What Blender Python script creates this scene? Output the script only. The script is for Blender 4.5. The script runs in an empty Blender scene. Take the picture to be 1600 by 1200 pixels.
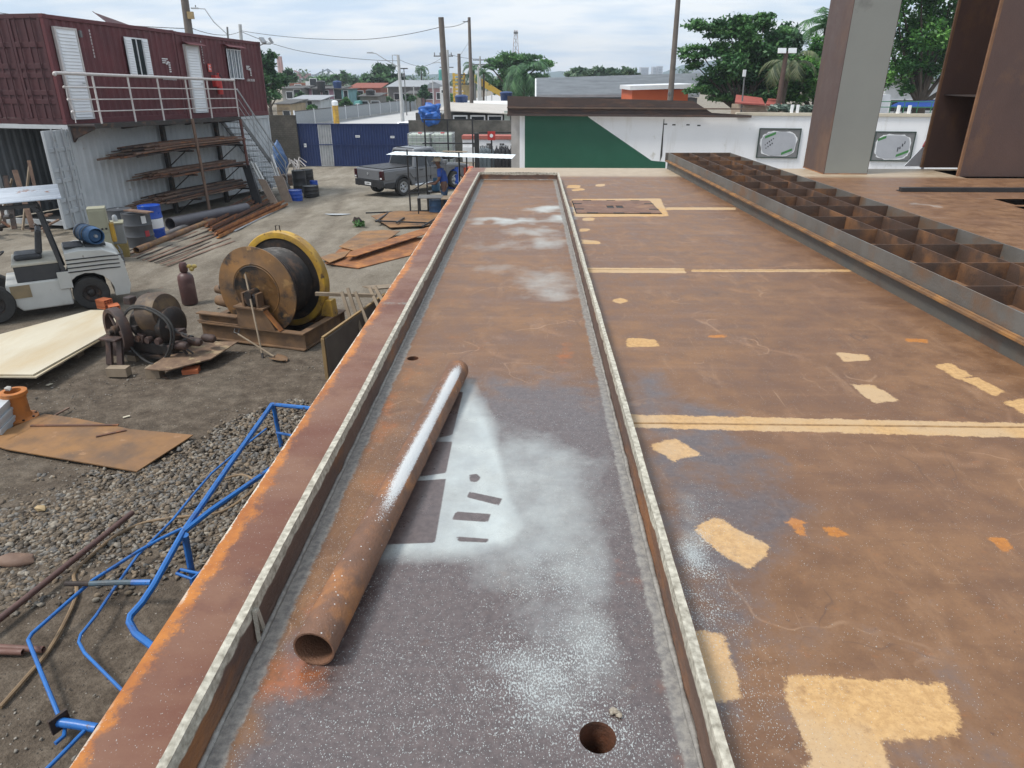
import bpy, bmesh, math, random
import numpy as np
from mathutils import Vector, Matrix, Euler, noise as mnoise
random.seed(7); np.random.seed(7)
SC = bpy.context.scene
COL = SC.collection
R = math.radians
# ------------------------------------------------------------------ camera
CH = 4.3          # camera height over the yard
DK = 2.7          # steel deck height
FPX = 1080.0      # focal length in pixels of the 1600 px wide photograph
TH = math.atan(481/1080.0); PS = R(1.39)
cam = bpy.data.cameras.new("camera"); cam.sensor_width = 36; cam.lens = FPX/1600*36
cam.clip_end = 9000; cam.clip_start = .05
camo = bpy.data.objects.new("camera", cam); COL.objects.link(camo)
camo.location = (0, 0, CH); camo.rotation_euler = (math.pi/2-TH, 0, PS)
SC.camera = camo
# ------------------------------------------------------------------ light
SUN_EL, SUN_AZ = R(58), R(250)
w = bpy.data.worlds.new("World"); SC.world = w; w.use_nodes = True
nt = w.node_tree; nt.nodes.clear()
def N(t, **k):
    n = nt.nodes.new(t)
    for a, b in k.items(): setattr(n, a, b)
    return n
out = N('ShaderNodeOutputWorld'); mix = N('ShaderNodeMixShader')
bs = N('ShaderNodeBackground'); bc = N('ShaderNodeBackground')
sky = N('ShaderNodeTexSky', sky_type='NISHITA', sun_disc=False, sun_elevation=SUN_EL, sun_rotation=SUN_AZ, air_density=1.0, dust_density=2.0)
bs.inputs['Strength'].default_value = .12
nt.links.new(sky.outputs[0], bs.inputs['Color'])
tc = N('ShaderNodeTexCoord'); sp = N('ShaderNodeSeparateXYZ'); nt.links.new(tc.outputs['Generated'], sp.inputs[0])
ab = N('ShaderNodeMath', operation='ABSOLUTE'); nt.links.new(sp.outputs['Z'], ab.inputs[0])
ad = N('ShaderNodeMath', operation='ADD'); ad.inputs[1].default_value = .16; nt.links.new(ab.outputs[0], ad.inputs[0])
dv = N('ShaderNodeVectorMath', operation='DIVIDE'); cb = N('ShaderNodeCombineXYZ')
for i in range(3): nt.links.new(ad.outputs[0], cb.inputs[i])
nt.links.new(tc.outputs['Generated'], dv.inputs[0]); nt.links.new(cb.outputs[0], dv.inputs[1])
ms = N('ShaderNodeVectorMath', operation='MULTIPLY'); ms.inputs[1].default_value = (1.0, 1.6, 1.0); nt.links.new(dv.outputs[0], ms.inputs[0])
nz = N('ShaderNodeTexNoise'); nz.inputs['Scale'].default_value = .9; nz.inputs['Detail'].default_value = 7; nz.inputs['Roughness'].default_value = .55; nz.inputs['Distortion'].default_value = .4
nt.links.new(ms.outputs[0], nz.inputs['Vector'])
rp = N('ShaderNodeValToRGB'); rp.color_ramp.elements[0].position = .34; rp.color_ramp.elements[0].color = (.80,)*3+(1,)
rp.color_ramp.elements[1].position = .56; rp.color_ramp.elements[1].color = (.93,)*3+(1,)
nt.links.new(nz.outputs['Fac'], rp.inputs[0]); nt.links.new(rp.outputs[0], mix.inputs['Fac'])
nz2 = N('ShaderNodeTexNoise'); nz2.inputs['Scale'].default_value = 1.7; nz2.inputs['Detail'].default_value = 5
nt.links.new(ms.outputs[0], nz2.inputs['Vector'])
rc = N('ShaderNodeValToRGB'); rc.color_ramp.elements[0].position = .36; rc.color_ramp.elements[0].color = (.57, .70, .86, 1)
rc.color_ramp.elements[1].position = .62; rc.color_ramp.elements[1].color = (.85, .89, .93, 1)
nt.links.new(nz2.outputs['Fac'], rc.inputs[0]); nt.links.new(rc.outputs[0], bc.inputs['Color']); bc.inputs['Strength'].default_value = .90
nt.links.new(bs.outputs[0], mix.inputs[1]); nt.links.new(bc.outputs[0], mix.inputs[2]); nt.links.new(mix.outputs[0], out.inputs[0])
sl = bpy.data.lights.new("sun", 'SUN'); sl.energy = 2.3; sl.angle = R(14); sl.color = (1, .96, .9)
so = bpy.data.objects.new("sun", sl); COL.objects.link(so)
# the light comes from azimuth SUN_AZ (clockwise from +Y), elevation SUN_EL
dvec = Vector((math.sin(SUN_AZ)*math.cos(SUN_EL), math.cos(SUN_AZ)*math.cos(SUN_EL), math.sin(SUN_EL)))
so.rotation_euler = dvec.to_track_quat('Z', 'Y').to_euler(); so.location = dvec*60
vs = SC.view_settings; vs.view_transform = 'Standard'; vs.look = 'None'; vs.gamma = 1; vs.exposure = 0.44; vs.use_curve_mapping = False

# ------------------------------------------------------------------ back-projection of photo points onto world planes
FW = (-math.sin(PS), math.cos(PS)); RT = (math.cos(PS), math.sin(PS))
def ray(x, y):
    u = (x-800)/FPX; v = (y-600)/FPX
    a = math.cos(TH)-v*math.sin(TH); b = -(math.sin(TH)+v*math.cos(TH))
    return Vector((FW[0]*a+RT[0]*u, FW[1]*a+RT[1]*u, b))
def gz(Y):
    t = min(max((Y-16)/21, 0), 1); return -.6*(3*t*t-2*t*t*t)
def G(x, y, z=None):
    r = ray(x, y)
    if z is None:
        z = 0
        for _ in range(10):
            p = r*((z-CH)/r.z); z = gz(p.y)
    t = (z-CH)/r.z
    return Vector((r.x*t, r.y*t, z))
def D(x, y, Y):
    r = ray(x, y); t = Y/r.y; return Vector((r.x*t, Y, CH+r.z*t))
class Fr:
    """a frame standing on the ground: u forward, n left, z up"""
    def __init__(s, o, h, z=0):
        L = math.hypot(h[0], h[1]); s.u = (h[0]/L, h[1]/L); s.n = (-s.u[1], s.u[0]); s.o = (o[0], o[1]); s.z = z
        s.rz = math.atan2(s.u[1], s.u[0])
    def P(s, px, py, off=0):
        r = ray(px, py); ox = s.o[0]+s.n[0]*off; oy = s.o[1]+s.n[1]*off
        t = (ox*s.n[0]+oy*s.n[1])/(r.x*s.n[0]+r.y*s.n[1])
        X, Y, Z = r.x*t, r.y*t, CH+r.z*t
        return Vector(((X-s.o[0])*s.u[0]+(Y-s.o[1])*s.u[1], off, Z-s.z))

# ------------------------------------------------------------------ materials
MC = {}
def mat(name, c1, c2=None, scale=4, rough=.6, metal=0, bump=.15, bscale=60, c3=None, s3=2.5, t3=.58, w3=.08, stretch=(1, 1, 1), rnd=True, c4=None, s4=9, t4=.62, spec=.5, attr=None, wave=None, contrast=.18, rv=.1):
    if name in MC: return MC[name]
    m = bpy.data.materials.new(name); m.use_nodes = True; MC[name] = m
    t = m.node_tree; ns = t.nodes; L = t.links
    b = ns['Principled BSDF']; b.inputs['Roughness'].default_value = rough; b.inputs['Metallic'].default_value = metal
    b.inputs['Specular IOR Level'].default_value = spec
    co = ns.new('ShaderNodeTexCoord'); vec = co.outputs['Object']
    if rnd:
        oi = ns.new('ShaderNodeObjectInfo'); vm = ns.new('ShaderNodeVectorMath'); vm.operation = 'MULTIPLY_ADD'
        cmb = ns.new('ShaderNodeCombineXYZ')
        for i in range(3): L.new(oi.outputs['Random'], cmb.inputs[i])
        L.new(cmb.outputs[0], vm.inputs[0]); vm.inputs[1].default_value = (37, 53, 29); L.new(vec, vm.inputs[2]); vec = vm.outputs[0]
    vs_ = vec
    if stretch != (1, 1, 1):
        mu = ns.new('ShaderNodeVectorMath'); mu.operation = 'MULTIPLY'; mu.inputs[1].default_value = stretch; L.new(vec, mu.inputs[0]); vs_ = mu.outputs[0]
    def noise(sc, v, det=6):
        n = ns.new('ShaderNodeTexNoise'); n.inputs['Scale'].default_value = sc; n.inputs['Detail'].default_value = det; n.inputs['Roughness'].default_value = .62; L.new(v, n.inputs['Vector']); return n.outputs['Fac']
    c2 = c2 or tuple(x*.72 for x in c1)
    def mr(v, a, b_):
        q = ns.new('ShaderNodeMapRange'); q.inputs[1].default_value = a; q.inputs[2].default_value = b_; L.new(v, q.inputs[0]); return q.outputs[0]
    def mixc(f, A, B):
        q = ns.new('ShaderNodeMix'); q.data_type = 'RGBA'
        for s, val in ((q.inputs[0], f), (q.inputs[6], A), (q.inputs[7], B)):
            if isinstance(val, tuple): s.default_value = val+(1,) if len(val) == 3 else val
            else: L.new(val, s)
        return q.outputs[2]
    col = mixc(mr(noise(scale, vs_), .5-contrast, .5+contrast), c1, c2)
    if attr:
        at = ns.new('ShaderNodeAttribute'); at.attribute_name = attr[0]
        col = mixc(at.outputs['Fac'], col, attr[1])
    if c3: col = mixc(mr(noise(s3, vs_, 8), t3-w3, t3+w3), col, c3)
    if c4: col = mixc(mr(noise(s4, vec, 9), t4-.04, t4+.04), col, c4)
    L.new(col, b.inputs['Base Color'])
    if bump:
        bn = ns.new('ShaderNodeBump'); bn.inputs['Strength'].default_value = bump; bn.inputs['Distance'].default_value = .02
        L.new(noise(bscale, vs_, 4), bn.inputs['Height']); L.new(bn.outputs[0], b.inputs['Normal'])
    rr = mr(noise(scale*2.3, vec, 3), .3, .7)
    q = ns.new('ShaderNodeMapRange'); q.inputs[3].default_value = max(.05, rough-rv); q.inputs[4].default_value = min(1, rough+rv); L.new(rr, q.inputs[0]); L.new(q.outputs[0], b.inputs['Roughness'])
    return m
RUST = mat('rust', (.15, .07, .04), (.085, .045, .032), 5, .75, c3=(.30, .11, .03), s3=3, t3=.60)
RUSTO = mat('orange_rust', (.30, .115, .035), (.17, .07, .03), 3, .8, c3=(.42, .17, .045), s3=2, t3=.57)
RUSTD = mat('dark_rust', (.055, .034, .026), (.028, .022, .02), 4, .75, c3=(.12, .055, .028), s3=3.5, t3=.6)
RUSTB = mat('brown_bar', (.20, .125, .085), (.11, .062, .042), 3, .7, c3=(.27, .17, .11), s3=5, t3=.62)
GREASE = mat('greasy_iron', (.035, .026, .022), (.016, .014, .013), 6, .5, c3=(.12, .065, .035), s3=4, t3=.62, bump=.3)
MAROON = mat('maroon_paint', (.125, .026, .030), (.092, .021, .025), 1.5, .55, bump=.05, c4=(.07, .025, .02), s4=7, t4=.72)
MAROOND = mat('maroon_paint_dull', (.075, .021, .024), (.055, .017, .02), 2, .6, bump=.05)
CWHITE = mat('container_white', (.50, .52, .53), (.40, .42, .43), 1.2, .55, bump=.05, c4=(.30, .25, .19), s4=5, t4=.70)
ALU = mat('white_aluminium', (.78, .79, .80), (.70, .71, .72), 2, .4, bump=.03)
PIPEW = mat('weathered_white_paint', (.62, .58, .55), (.50, .46, .44), 8, .45, bump=.05, c4=(.25, .17, .12), s4=14, t4=.70)
GREYP = mat('grey_steel_paint', (.17, .175, .175), (.12, .12, .12), 3, .55, c4=(.13, .07, .04), s4=6, t4=.66)
BLACK = mat('black_paint', (.018, .018, .02), (.03, .028, .028), 4, .5, bump=.05)
DARK = mat('dark_interior', (.03, .03, .032), (.02, .02, .02), 2, .8, bump=0)
RUBBER = mat('rubber', (.028, .027, .026), (.045, .042, .038), 8, .8, bump=.2)
WOOD = mat('weathered_wood', (.30, .235, .165), (.20, .15, .10), 3, .8, stretch=(1, 1, .2), bump=.3)
CONC = mat('mossy_concrete', (.20, .185, .16), (.09, .085, .075), 1.2, .9, c3=(.05, .05, .042), s3=.9, t3=.55, w3=.15, bump=.4, bscale=25)
GLASS = mat('dark_glass', (.02, .024, .028), (.03, .034, .04), 2, .08, bump=0)
WHITEP = mat('white_wall_paint', (.85, .85, .86), (.81, .81, .82), .8, .7, bump=.05, stretch=(1, 1, .16), c3=(.70, .685, .66), s3=1.6, t3=.64, w3=.09, c4=(.62, .6, .56), s4=1.2, t4=.66)
BLUET = mat('blue_tube_paint', (.02, .155, .47), (.018, .12, .38), 6, .35, bump=.05, c4=(.07, .045, .035), s4=13, t4=.655, c3=(.03, .09, .28), s3=5, t3=.6)
BARK = mat('bark', (.10, .075, .055), (.05, .04, .03), 5, .9, bump=.5, stretch=(1, 1, .3))
POLE = mat('pole_concrete', (.17, .145, .125), (.12, .10, .085), 2, .85, bump=.2)
POLEL = mat('pale_pole_concrete', (.48, .48, .47), (.38, .38, .37), 2, .8, bump=.1)
BRICK = mat('hollow_brick', (.55, .16, .06), (.45, .12, .045), 9, .8, bump=.2)
YELLOW = mat('yellow_paint', (.60, .36, .035), (.40, .23, .03), 4, .55, c3=(.26, .15, .05), s3=3, t3=.56, w3=.12, c4=(.09, .055, .03), s4=7, t4=.63)
BLUEP = mat('blue_plastic', (.012, .075, .40), (.01, .055, .32), 4, .35, bump=.03)
SILVER = mat('galvanised_metal', (.45, .46, .47), (.33, .34, .35), 3, .4, metal=.3, bump=.05)
REDP = mat('red_paint', (.50, .035, .03), (.38, .03, .025), 4, .45, bump=.03)

# ------------------------------------------------------------------ mesh builder
class MB:
    def __init__(s): s.v = []; s.f = []
    def add(s, vs, fs):
        k = len(s.v); s.v += [Vector(p) for p in vs]; s.f += [tuple(i+k for i in q) for q in fs]; return s
    def box(s, c, d, M=None):
        x, y, z = d[0]/2, d[1]/2, d[2]/2; c = Vector(c)
        ps = [Vector(p) for p in ((-x,-y,-z),(x,-y,-z),(x,y,-z),(-x,y,-z),(-x,-y,z),(x,-y,z),(x,y,z),(-x,y,z))]
        if M is not None: ps = [M @ p for p in ps]
        return s.add([p+c for p in ps], [(3,2,1,0),(4,5,6,7),(0,1,5,4),(1,2,6,5),(2,3,7,6),(3,0,4,7)])
    def bx(s, a, b): return s.box([(a[i]+b[i])/2 for i in range(3)], [abs(b[i]-a[i]) for i in range(3)])
    def bar(s, p, q, wd, h, up=(0, 0, 1)):
        p = Vector(p); q = Vector(q); d = (q-p); L = d.length; d.normalize(); up = Vector(up)
        if abs(d.dot(up)) > .98: up = Vector((1, 0, 0))
        y = up.cross(d).normalized(); z = d.cross(y)
        return s.box((p+q)/2, (L, wd, h), Matrix((d, y, z)).transposed())
    def tube(s, pts, r, n=8, caps=True):
        pts = [Vector(p) for p in pts]; m = len(pts); rs = r if isinstance(r, (list, tuple)) else [r]*m
        k = len(s.v); ref = None
        for i, p in enumerate(pts):
            d = (pts[min(i+1, m-1)]-pts[max(i-1, 0)]).normalized()
            if ref is None:
                ref = Vector((0, 0, 1)) if abs(d.z) < .9 else Vector((1, 0, 0))
            x = (ref-d*ref.dot(d)).normalized(); ref = x; y = d.cross(x)
            for j in range(n):
                a = 2*math.pi*j/n; s.v.append(p+(x*math.cos(a)+y*math.sin(a))*rs[i])
        for i in range(m-1):
            for j in range(n):
                s.f.append((k+i*n+j, k+i*n+(j+1) % n, k+(i+1)*n+(j+1) % n, k+(i+1)*n+j))
        if caps:
            s.f.append(tuple(k+j for j in reversed(range(n)))); s.f.append(tuple(k+(m-1)*n+j for j in range(n)))
        return s
    def hollow(s, p, q, r, t, n=20):
        p = Vector(p); q = Vector(q); d = (q-p).normalized(); ref = Vector((0, 0, 1)) if abs(d.z) < .9 else Vector((1, 0, 0))
        x = (ref-d*ref.dot(d)).normalized(); y = d.cross(x); k = len(s.v)
        for c, rr in ((p, r), (q, r), (q, r-t), (p, r-t)):
            for j in range(n):
                a = 2*math.pi*j/n; s.v.append(c+(x*math.cos(a)+y*math.sin(a))*rr)
        for i in range(4):
            for j in range(n): s.f.append((k+i*n+j, k+i*n+(j+1) % n, k+(i+1) % 4*n+(j+1) % n, k+(i+1) % 4*n+j))
        return s
    def lathe(s, prof, n=24, M=None, closed=False, caps=True):
        k = len(s.v); m = len(prof); M = M or Matrix()
        for r, z in prof:
            for j in range(n):
                a = 2*math.pi*j/n; s.v.append(M @ Vector((r*math.cos(a), r*math.sin(a), z)))
        for i in range(m if closed else m-1):
            for j in range(n): s.f.append((k+i*n+j, k+i*n+(j+1) % n, k+(i+1) % m*n+(j+1) % n, k+(i+1) % m*n+j))
        if not closed and caps:
            if prof[0][0] > 1e-4: s.f.append(tuple(k+j for j in reversed(range(n))))
            if prof[-1][0] > 1e-4: s.f.append(tuple(k+(m-1)*n+j for j in range(n)))
        return s
    def prism(s, poly, ext):
        poly = [Vector(p) for p in poly]; e = Vector(ext); n = len(poly)
        nn = sum(((poly[i]-poly[0]).cross(poly[(i+1) % n]-poly[0]) for i in range(1, n-1)), Vector())
        if nn.dot(e) > 0: poly = poly[::-1]
        return s.add(poly+[p+e for p in poly], [tuple(range(n)), tuple(range(2*n-1, n-1, -1))]+[((i+1) % n, i, n+i, n+(i+1) % n) for i in range(n)])
    def quad(s, *p): return s.add(p, [tuple(range(len(p)))])
    def ico(s, c, r, sub=1, jit=0, sc=(1, 1, 1)):
        bm = bmesh.new(); bmesh.ops.create_icosphere(bm, subdivisions=sub, radius=1)
        vs = [Vector(c)+Vector((v.co.x*sc[0], v.co.y*sc[1], v.co.z*sc[2]))*r*(1+random.uniform(-jit, jit)) for v in bm.verts]
        fs = [tuple(v.index for v in f.verts) for f in bm.faces]; bm.free(); return s.add(vs, fs)
    def mesh(s, name):
        me = bpy.data.meshes.new(name); me.from_pydata([tuple(p) for p in s.v], [], s.f); me.update(); return me
    def build(s, name, m, parent=None, smooth=40, bevel=0, world=False):
        if world and parent is not None:
            Mi = MX[parent.name].inverted(); s.v = [Mi @ p for p in s.v]
        me = s.mesh(name); return link(name, me, m, parent, smooth, bevel)
def link(name, me, m, parent=None, smooth=40, bevel=0):
    me.materials.append(m)
    if smooth:
        me.shade_smooth(); me.set_sharp_from_angle(angle=R(smooth))
    o = bpy.data.objects.new(name, me); COL.objects.link(o)
    if parent is not None: o.parent = parent
    if bevel:
        b = o.modifiers.new('bevel', 'BEVEL'); b.width = bevel; b.segments = 2; b.limit_method = 'ANGLE'; b.angle_limit = R(50)
    return o
MX = {}
def tag(o, label, cat, group=None, kind=None):
    if label: o['label'] = label
    if cat: o['category'] = cat
    if group: o['group'] = group
    if kind: o['kind'] = kind
    return o
def thing(name, label, cat, loc=(0, 0, 0), rz=0, group=None, ry=0, rx=0):
    o = bpy.data.objects.new(name, None); COL.objects.link(o); o.empty_display_size = .3
    o.location = loc; o.rotation_euler = (rx, ry, rz)
    MX[o.name] = Matrix.Translation(loc) @ Euler((rx, ry, rz)).to_matrix().to_4x4()
    return tag(o, label, cat, group)
def solo(mb, name, m, label, cat, group=None, smooth=40, bevel=0):
    """one mesh that is a thing of its own, its origin at its base"""
    xs = [p.x for p in mb.v]; ys = [p.y for p in mb.v]; zs = [p.z for p in mb.v]
    c = Vector(((min(xs)+max(xs))/2, (min(ys)+max(ys))/2, min(zs))); mb.v = [p-c for p in mb.v]
    o = mb.build(name, m, None, smooth, bevel); o.location = c
    return tag(o, label, cat, group)
def struct(mb, name, m, smooth=40): return tag(mb.build(name, m, None, smooth), None, None, None, 'structure')
def dup(root, loc, rz=None, label=None, group=None, ry=None):
    def cp(o, par):
        c = o.copy(); COL.objects.link(c)
        if par is not None: c.parent = par
        for ch in [q for q in COL.objects if q.parent == o and q != c]: cp(ch, c)
        return c
    r = cp(root, None); r.location = loc
    e = r.rotation_euler.copy()
    if rz is not None: e.z = rz
    if ry is not None: e.y = ry
    r.rotation_euler = e
    MX[r.name] = Matrix.Translation(loc) @ e.to_matrix().to_4x4()
    if label: r['label'] = label
    if group: r['group'] = group
    return r
def npmesh(name, V, F, attrs=None, fattrs=None):
    me = bpy.data.meshes.new(name); n = len(V); V = np.asarray(V, dtype=np.float32); F = np.asarray(F, dtype=np.int32)
    k = F.shape[1]
    me.vertices.add(n); me.vertices.foreach_set('co', V.ravel()); me.loops.add(F.size); me.loops.foreach_set('vertex_index', F.ravel())
    me.polygons.add(len(F)); me.polygons.foreach_set('loop_start', np.arange(0, F.size, k, dtype=np.int32)); me.polygons.foreach_set('loop_total', np.full(len(F), k, dtype=np.int32))
    for a, d in (attrs or {}).items():
        at = me.attributes.new(a, 'FLOAT', 'POINT'); at.data.foreach_set('value', np.asarray(d, dtype=np.float32))
    for a, d in (fattrs or {}).items():
        at = me.attributes.new(a, 'FLOAT', 'FACE'); at.data.foreach_set('value', np.asarray(d, dtype=np.float32))
    me.update(calc_edges=True); me.validate(); return me
def text_mesh(s, size, M, mb):
    cu = bpy.data.curves.new('t', 'FONT'); cu.body = s; cu.size = size; cu.align_x = 'CENTER'; cu.align_y = 'CENTER'
    o = bpy.data.objects.new('t', cu); COL.objects.link(o)
    dg = bpy.context.evaluated_depsgraph_get(); me = o.evaluated_get(dg).to_mesh()
    mb.add([M @ v.co for v in me.vertices], [tuple(p.vertices) for p in me.polygons])
    bpy.data.objects.remove(o); bpy.data.curves.remove(cu); return mb
def corr(x0, x1, z0, z1, y=0, per=.28, dep=.036, axis='x'):
    """trapezoid corrugated sheet facing -y"""
    mb = MB(); n = max(1, round((x1-x0)/per)); p = (x1-x0)/n; xs = []
    for i in range(n):
        a = x0+i*p; xs += [(a, 0), (a+.25*p, 0), (a+.42*p, dep), (a+.83*p, dep)]
    xs.append((x1, 0)); k = len(xs)
    vs = [(x, y+d, z0) for x, d in xs]+[(x, y+d, z1) for x, d in xs]
    return mb.add(vs, [(i, i+1, k+i+1, k+i) for i in range(k-1)])
# ================================================================== GROUND
def ground():
    xs = np.unique(np.concatenate([np.linspace(-16, 4, 161), np.linspace(-60, 60, 61), np.array([-1900, -600, -200, 200, 600, 1900])]))
    ys = np.unique(np.concatenate([np.linspace(3, 45, 211), np.linspace(-40, 120, 61), np.array([-300, 250, 600, 1600])]))
    X, Y = np.meshgrid(xs, ys); Z = np.zeros_like(X)
    t = np.clip((Y-16)/21, 0, 1); Z = -.6*(3*t*t-2*t*t*t)
    for i in range(Y.shape[0]):
        for j in range(Y.shape[1]):
            if -17 < X[i, j] < 4 and 2 < Y[i, j] < 45: Z[i, j] += .035*mnoise.noise((X[i, j]*.7, Y[i, j]*.7, 0))+.018*mnoise.noise((X[i, j]*2.4, Y[i, j]*2.4, 5))
    V = None; nx = len(xs); ny = len(ys)
    idx = np.arange(nx*ny).reshape(ny, nx); F = np.stack([idx[:-1, :-1], idx[:-1, 1:], idx[1:, 1:], idx[1:, :-1]], -1).reshape(-1, 4)
    # dusty track further out, dark damp soil near the deck
    d = np.clip((Y-9.5)/6, 0, 1)*.7+np.clip((Y-17)/8, 0, 1)*.3
    for off in (-.85, .85, -2.3, -.5):
        xr = -6.3-.075*(Y-13)-.004*(Y-13)**2+off+.15*np.sin(Y*.35+off); e = np.exp(-((X-xr)/.20)**2)*np.clip((Y-11.5)/3, 0, 1)*np.clip((38-Y)/6, 0, 1); Z -= .035*e; d = d-.30*e
    V = np.stack([X, Y, Z], -1).reshape(-1, 3)
    me = npmesh('ground', V, F, {'dust': d.ravel()})
    m = bpy.data.materials.new('yard_soil'); m.use_nodes = True; t = m.node_tree; ns = t.nodes; L = t.links; b = ns['Principled BSDF']; b.inputs['Roughness'].default_value = .95; b.inputs['Specular IOR Level'].default_value = .2
    tc = ns.new('ShaderNodeTexCoord'); at = ns.new('ShaderNodeAttribute'); at.attribute_name = 'dust'
    def noise(sc, det=8, ro=.65, st=None):
        n = ns.new('ShaderNodeTexNoise'); n.inputs['Scale'].default_value = sc; n.inputs['Detail'].default_value = det; n.inputs['Roughness'].default_value = ro
        if st:
            mu = ns.new('ShaderNodeVectorMath'); mu.operation = 'MULTIPLY'; mu.inputs[1].default_value = st; L.new(tc.outputs['Object'], mu.inputs[0]); L.new(mu.outputs[0], n.inputs['Vector'])
        else: L.new(tc.outputs['Object'], n.inputs['Vector'])
        return n.outputs['Fac']
    def ramp(f, *st):
        r = ns.new('ShaderNodeValToRGB'); e = r.color_ramp.elements
        while len(e) < len(st): e.new(.5)
        for q, (p, c) in zip(e, st): q.position = p; q.color = c+(1,) if isinstance(c, tuple) else (c, c, c, 1)
        L.new(f, r.inputs[0]); return r.outputs[0]
    def mx(f, A, B, bt='MIX'):
        q = ns.new('ShaderNodeMix'); q.data_type = 'RGBA'; q.blend_type = bt
        for s, v in ((q.inputs[0], f), (q.inputs[6], A), (q.inputs[7], B)):
            if isinstance(v, (int, float)): s.default_value = v
            elif isinstance(v, tuple): s.default_value = v+(1,)
            else: L.new(v, s)
        return q.outputs[2]
    n1 = noise(.9); n2 = noise(5); n3 = noise(38, 4); n4 = noise(1.6, 8, .7, (1.0, .35, 1))
    near = ramp(n2, (.3, (.065, .05, .037)), (.5, (.115, .09, .067)), (.7, (.18, .145, .11)))
    far = ramp(n4, (.32, (.175, .150, .115)), (.5, (.265, .232, .182)), (.68, (.34, .305, .25)))
    mu = ns.new('ShaderNodeMath'); mu.operation = 'MULTIPLY_ADD'; L.new(n1, mu.inputs[0]); mu.inputs[1].default_value = .9; 
    ad = ns.new('ShaderNodeMath'); ad.operation = 'ADD'; ad.inputs[1].default_value = -.45; L.new(at.outputs['Fac'], ad.inputs[0]); L.new(ad.outputs[0], mu.inputs[2])
    f = ns.new('ShaderNodeClamp'); L.new(mu.outputs[0], f.inputs[0])
    c = mx(f.outputs[0], near, far)
    # small pale and dark pebbles
    vo = ns.new('ShaderNodeTexVoronoi'); vo.inputs['Scale'].default_value = 26; L.new(tc.outputs['Object'], vo.inputs['Vector'])
    pb = ramp(vo.outputs['Distance'], (.16, 1.0), (.26, 0.0))
    sel = ns.new('ShaderNodeSeparateColor'); L.new(vo.outputs['Color'], sel.inputs[0])
    gt = ns.new('ShaderNodeMath'); gt.operation = 'GREATER_THAN'; gt.inputs[1].default_value = .72; L.new(sel.outputs[0], gt.inputs[0])
    m2 = ns.new('ShaderNodeMath'); m2.operation = 'MULTIPLY'; L.new(gt.outputs[0], m2.inputs[0]); L.new(pb, m2.inputs[1])
    pc = ramp(sel.outputs[1], (.2, (.10, .085, .07)), (.8, (.36, .32, .27)))
    c = mx(m2.outputs[0], c, pc)
    g = ramp(n3, (.3, (.7, .7, .7)), (.7, (1.25, 1.25, 1.25))); c = mx(1.0, c, g, 'MULTIPLY')
    L.new(c, b.inputs['Base Color'])
    bn = ns.new('ShaderNodeBump'); bn.inputs['Strength'].default_value = .8; bn.inputs['Distance'].default_value = .03
    a2 = ns.new('ShaderNodeMath'); a2.operation = 'ADD'; L.new(n3, a2.inputs[0]); L.new(m2.outputs[0], a2.inputs[1]); L.new(a2.outputs[0], bn.inputs['Height']); L.new(bn.outputs[0], b.inputs['Normal'])
    tag(link('ground', me, m, None, 0), None, None, None, 'structure')
ground()

def stones(name, pts, label, cols, seed):
    """many low stones as one mesh; pts = (x, y, size)"""
    rs = np.random.RandomState(seed)
    bm = bmesh.new(); bmesh.ops.create_icosphere(bm, subdivisions=1, radius=1)
    bv = np.array([v.co[:] for v in bm.verts]); bf = np.array([[v.index for v in f.verts] for f in bm.faces]); bm.free()
    V = []; F = []; T = []
    for i, (x, y, s) in enumerate(pts):
        p = bv*(1+rs.uniform(-.5, .45, (len(bv), 1)))*np.array([1, rs.uniform(.5, .95), rs.uniform(.35, .65)])*s
        q = np.array(Euler(rs.uniform(-.4, .4, 2).tolist()+[rs.uniform(0, 6.3)]).to_matrix()); p = p@q.T
        V.append(p+np.array([x, y, gz(y)+s*.25])); F.append(bf+i*len(bv)); T += [rs.uniform()]*len(bf)
    me = npmesh(name, np.concatenate(V), np.concatenate(F), None, {'tone': T})
    m = bpy.data.materials.new(name+'_stone'); m.use_nodes = True; t = m.node_tree; b = t.nodes['Principled BSDF']; b.inputs['Roughness'].default_value = .9
    at = t.nodes.new('ShaderNodeAttribute'); at.attribute_name = 'tone'; r = t.nodes.new('ShaderNodeValToRGB'); e = r.color_ramp.elements; e[0].color = cols[0]+(1,); e[1].color = cols[-1]+(1,)
    for k, c in enumerate(cols[1:-1]): q = e.new((k+1)/(len(cols)-1)); q.color = c+(1,)
    t.links.new(at.outputs['Fac'], r.inputs[0])
    nn = t.nodes.new('ShaderNodeTexNoise'); nn.inputs['Scale'].default_value = 40; tcn = t.nodes.new('ShaderNodeTexCoord'); t.links.new(tcn.outputs['Object'], nn.inputs['Vector'])
    mx = t.nodes.new('ShaderNodeMix'); mx.data_type = 'RGBA'; mx.blend_type = 'MULTIPLY'; mx.inputs[0].default_value = .6; t.links.new(r.outputs[0], mx.inputs[6]); t.links.new(nn.outputs['Color'], mx.inputs[7])
    rr = t.nodes.new('ShaderNodeValToRGB'); rr.color_ramp.elements[0].position = .3; rr.color_ramp.elements[0].color = (.5, .5, .5, 1); rr.color_ramp.elements[1].position = .7; rr.color_ramp.elements[1].color = (1.3, 1.3, 1.3, 1)
    t.links.new(nn.outputs['Fac'], rr.inputs[0]); t.links.new(rr.outputs[0], mx.inputs[7])
    t.links.new(mx.outputs[2], b.inputs['Base Color'])
    tag(link(name, me, m, None, 0), label, 'gravel', None, 'stuff')
def inpoly(x, y, P):
    c = False; n = len(P)
    for i in range(n):
        a, b = P[i], P[i-1]
        if (a[1] > y) != (b[1] > y) and x < (b[0]-a[0])*(y-a[1])/(b[1]-a[1])+a[0]: c = not c
    return c
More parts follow.
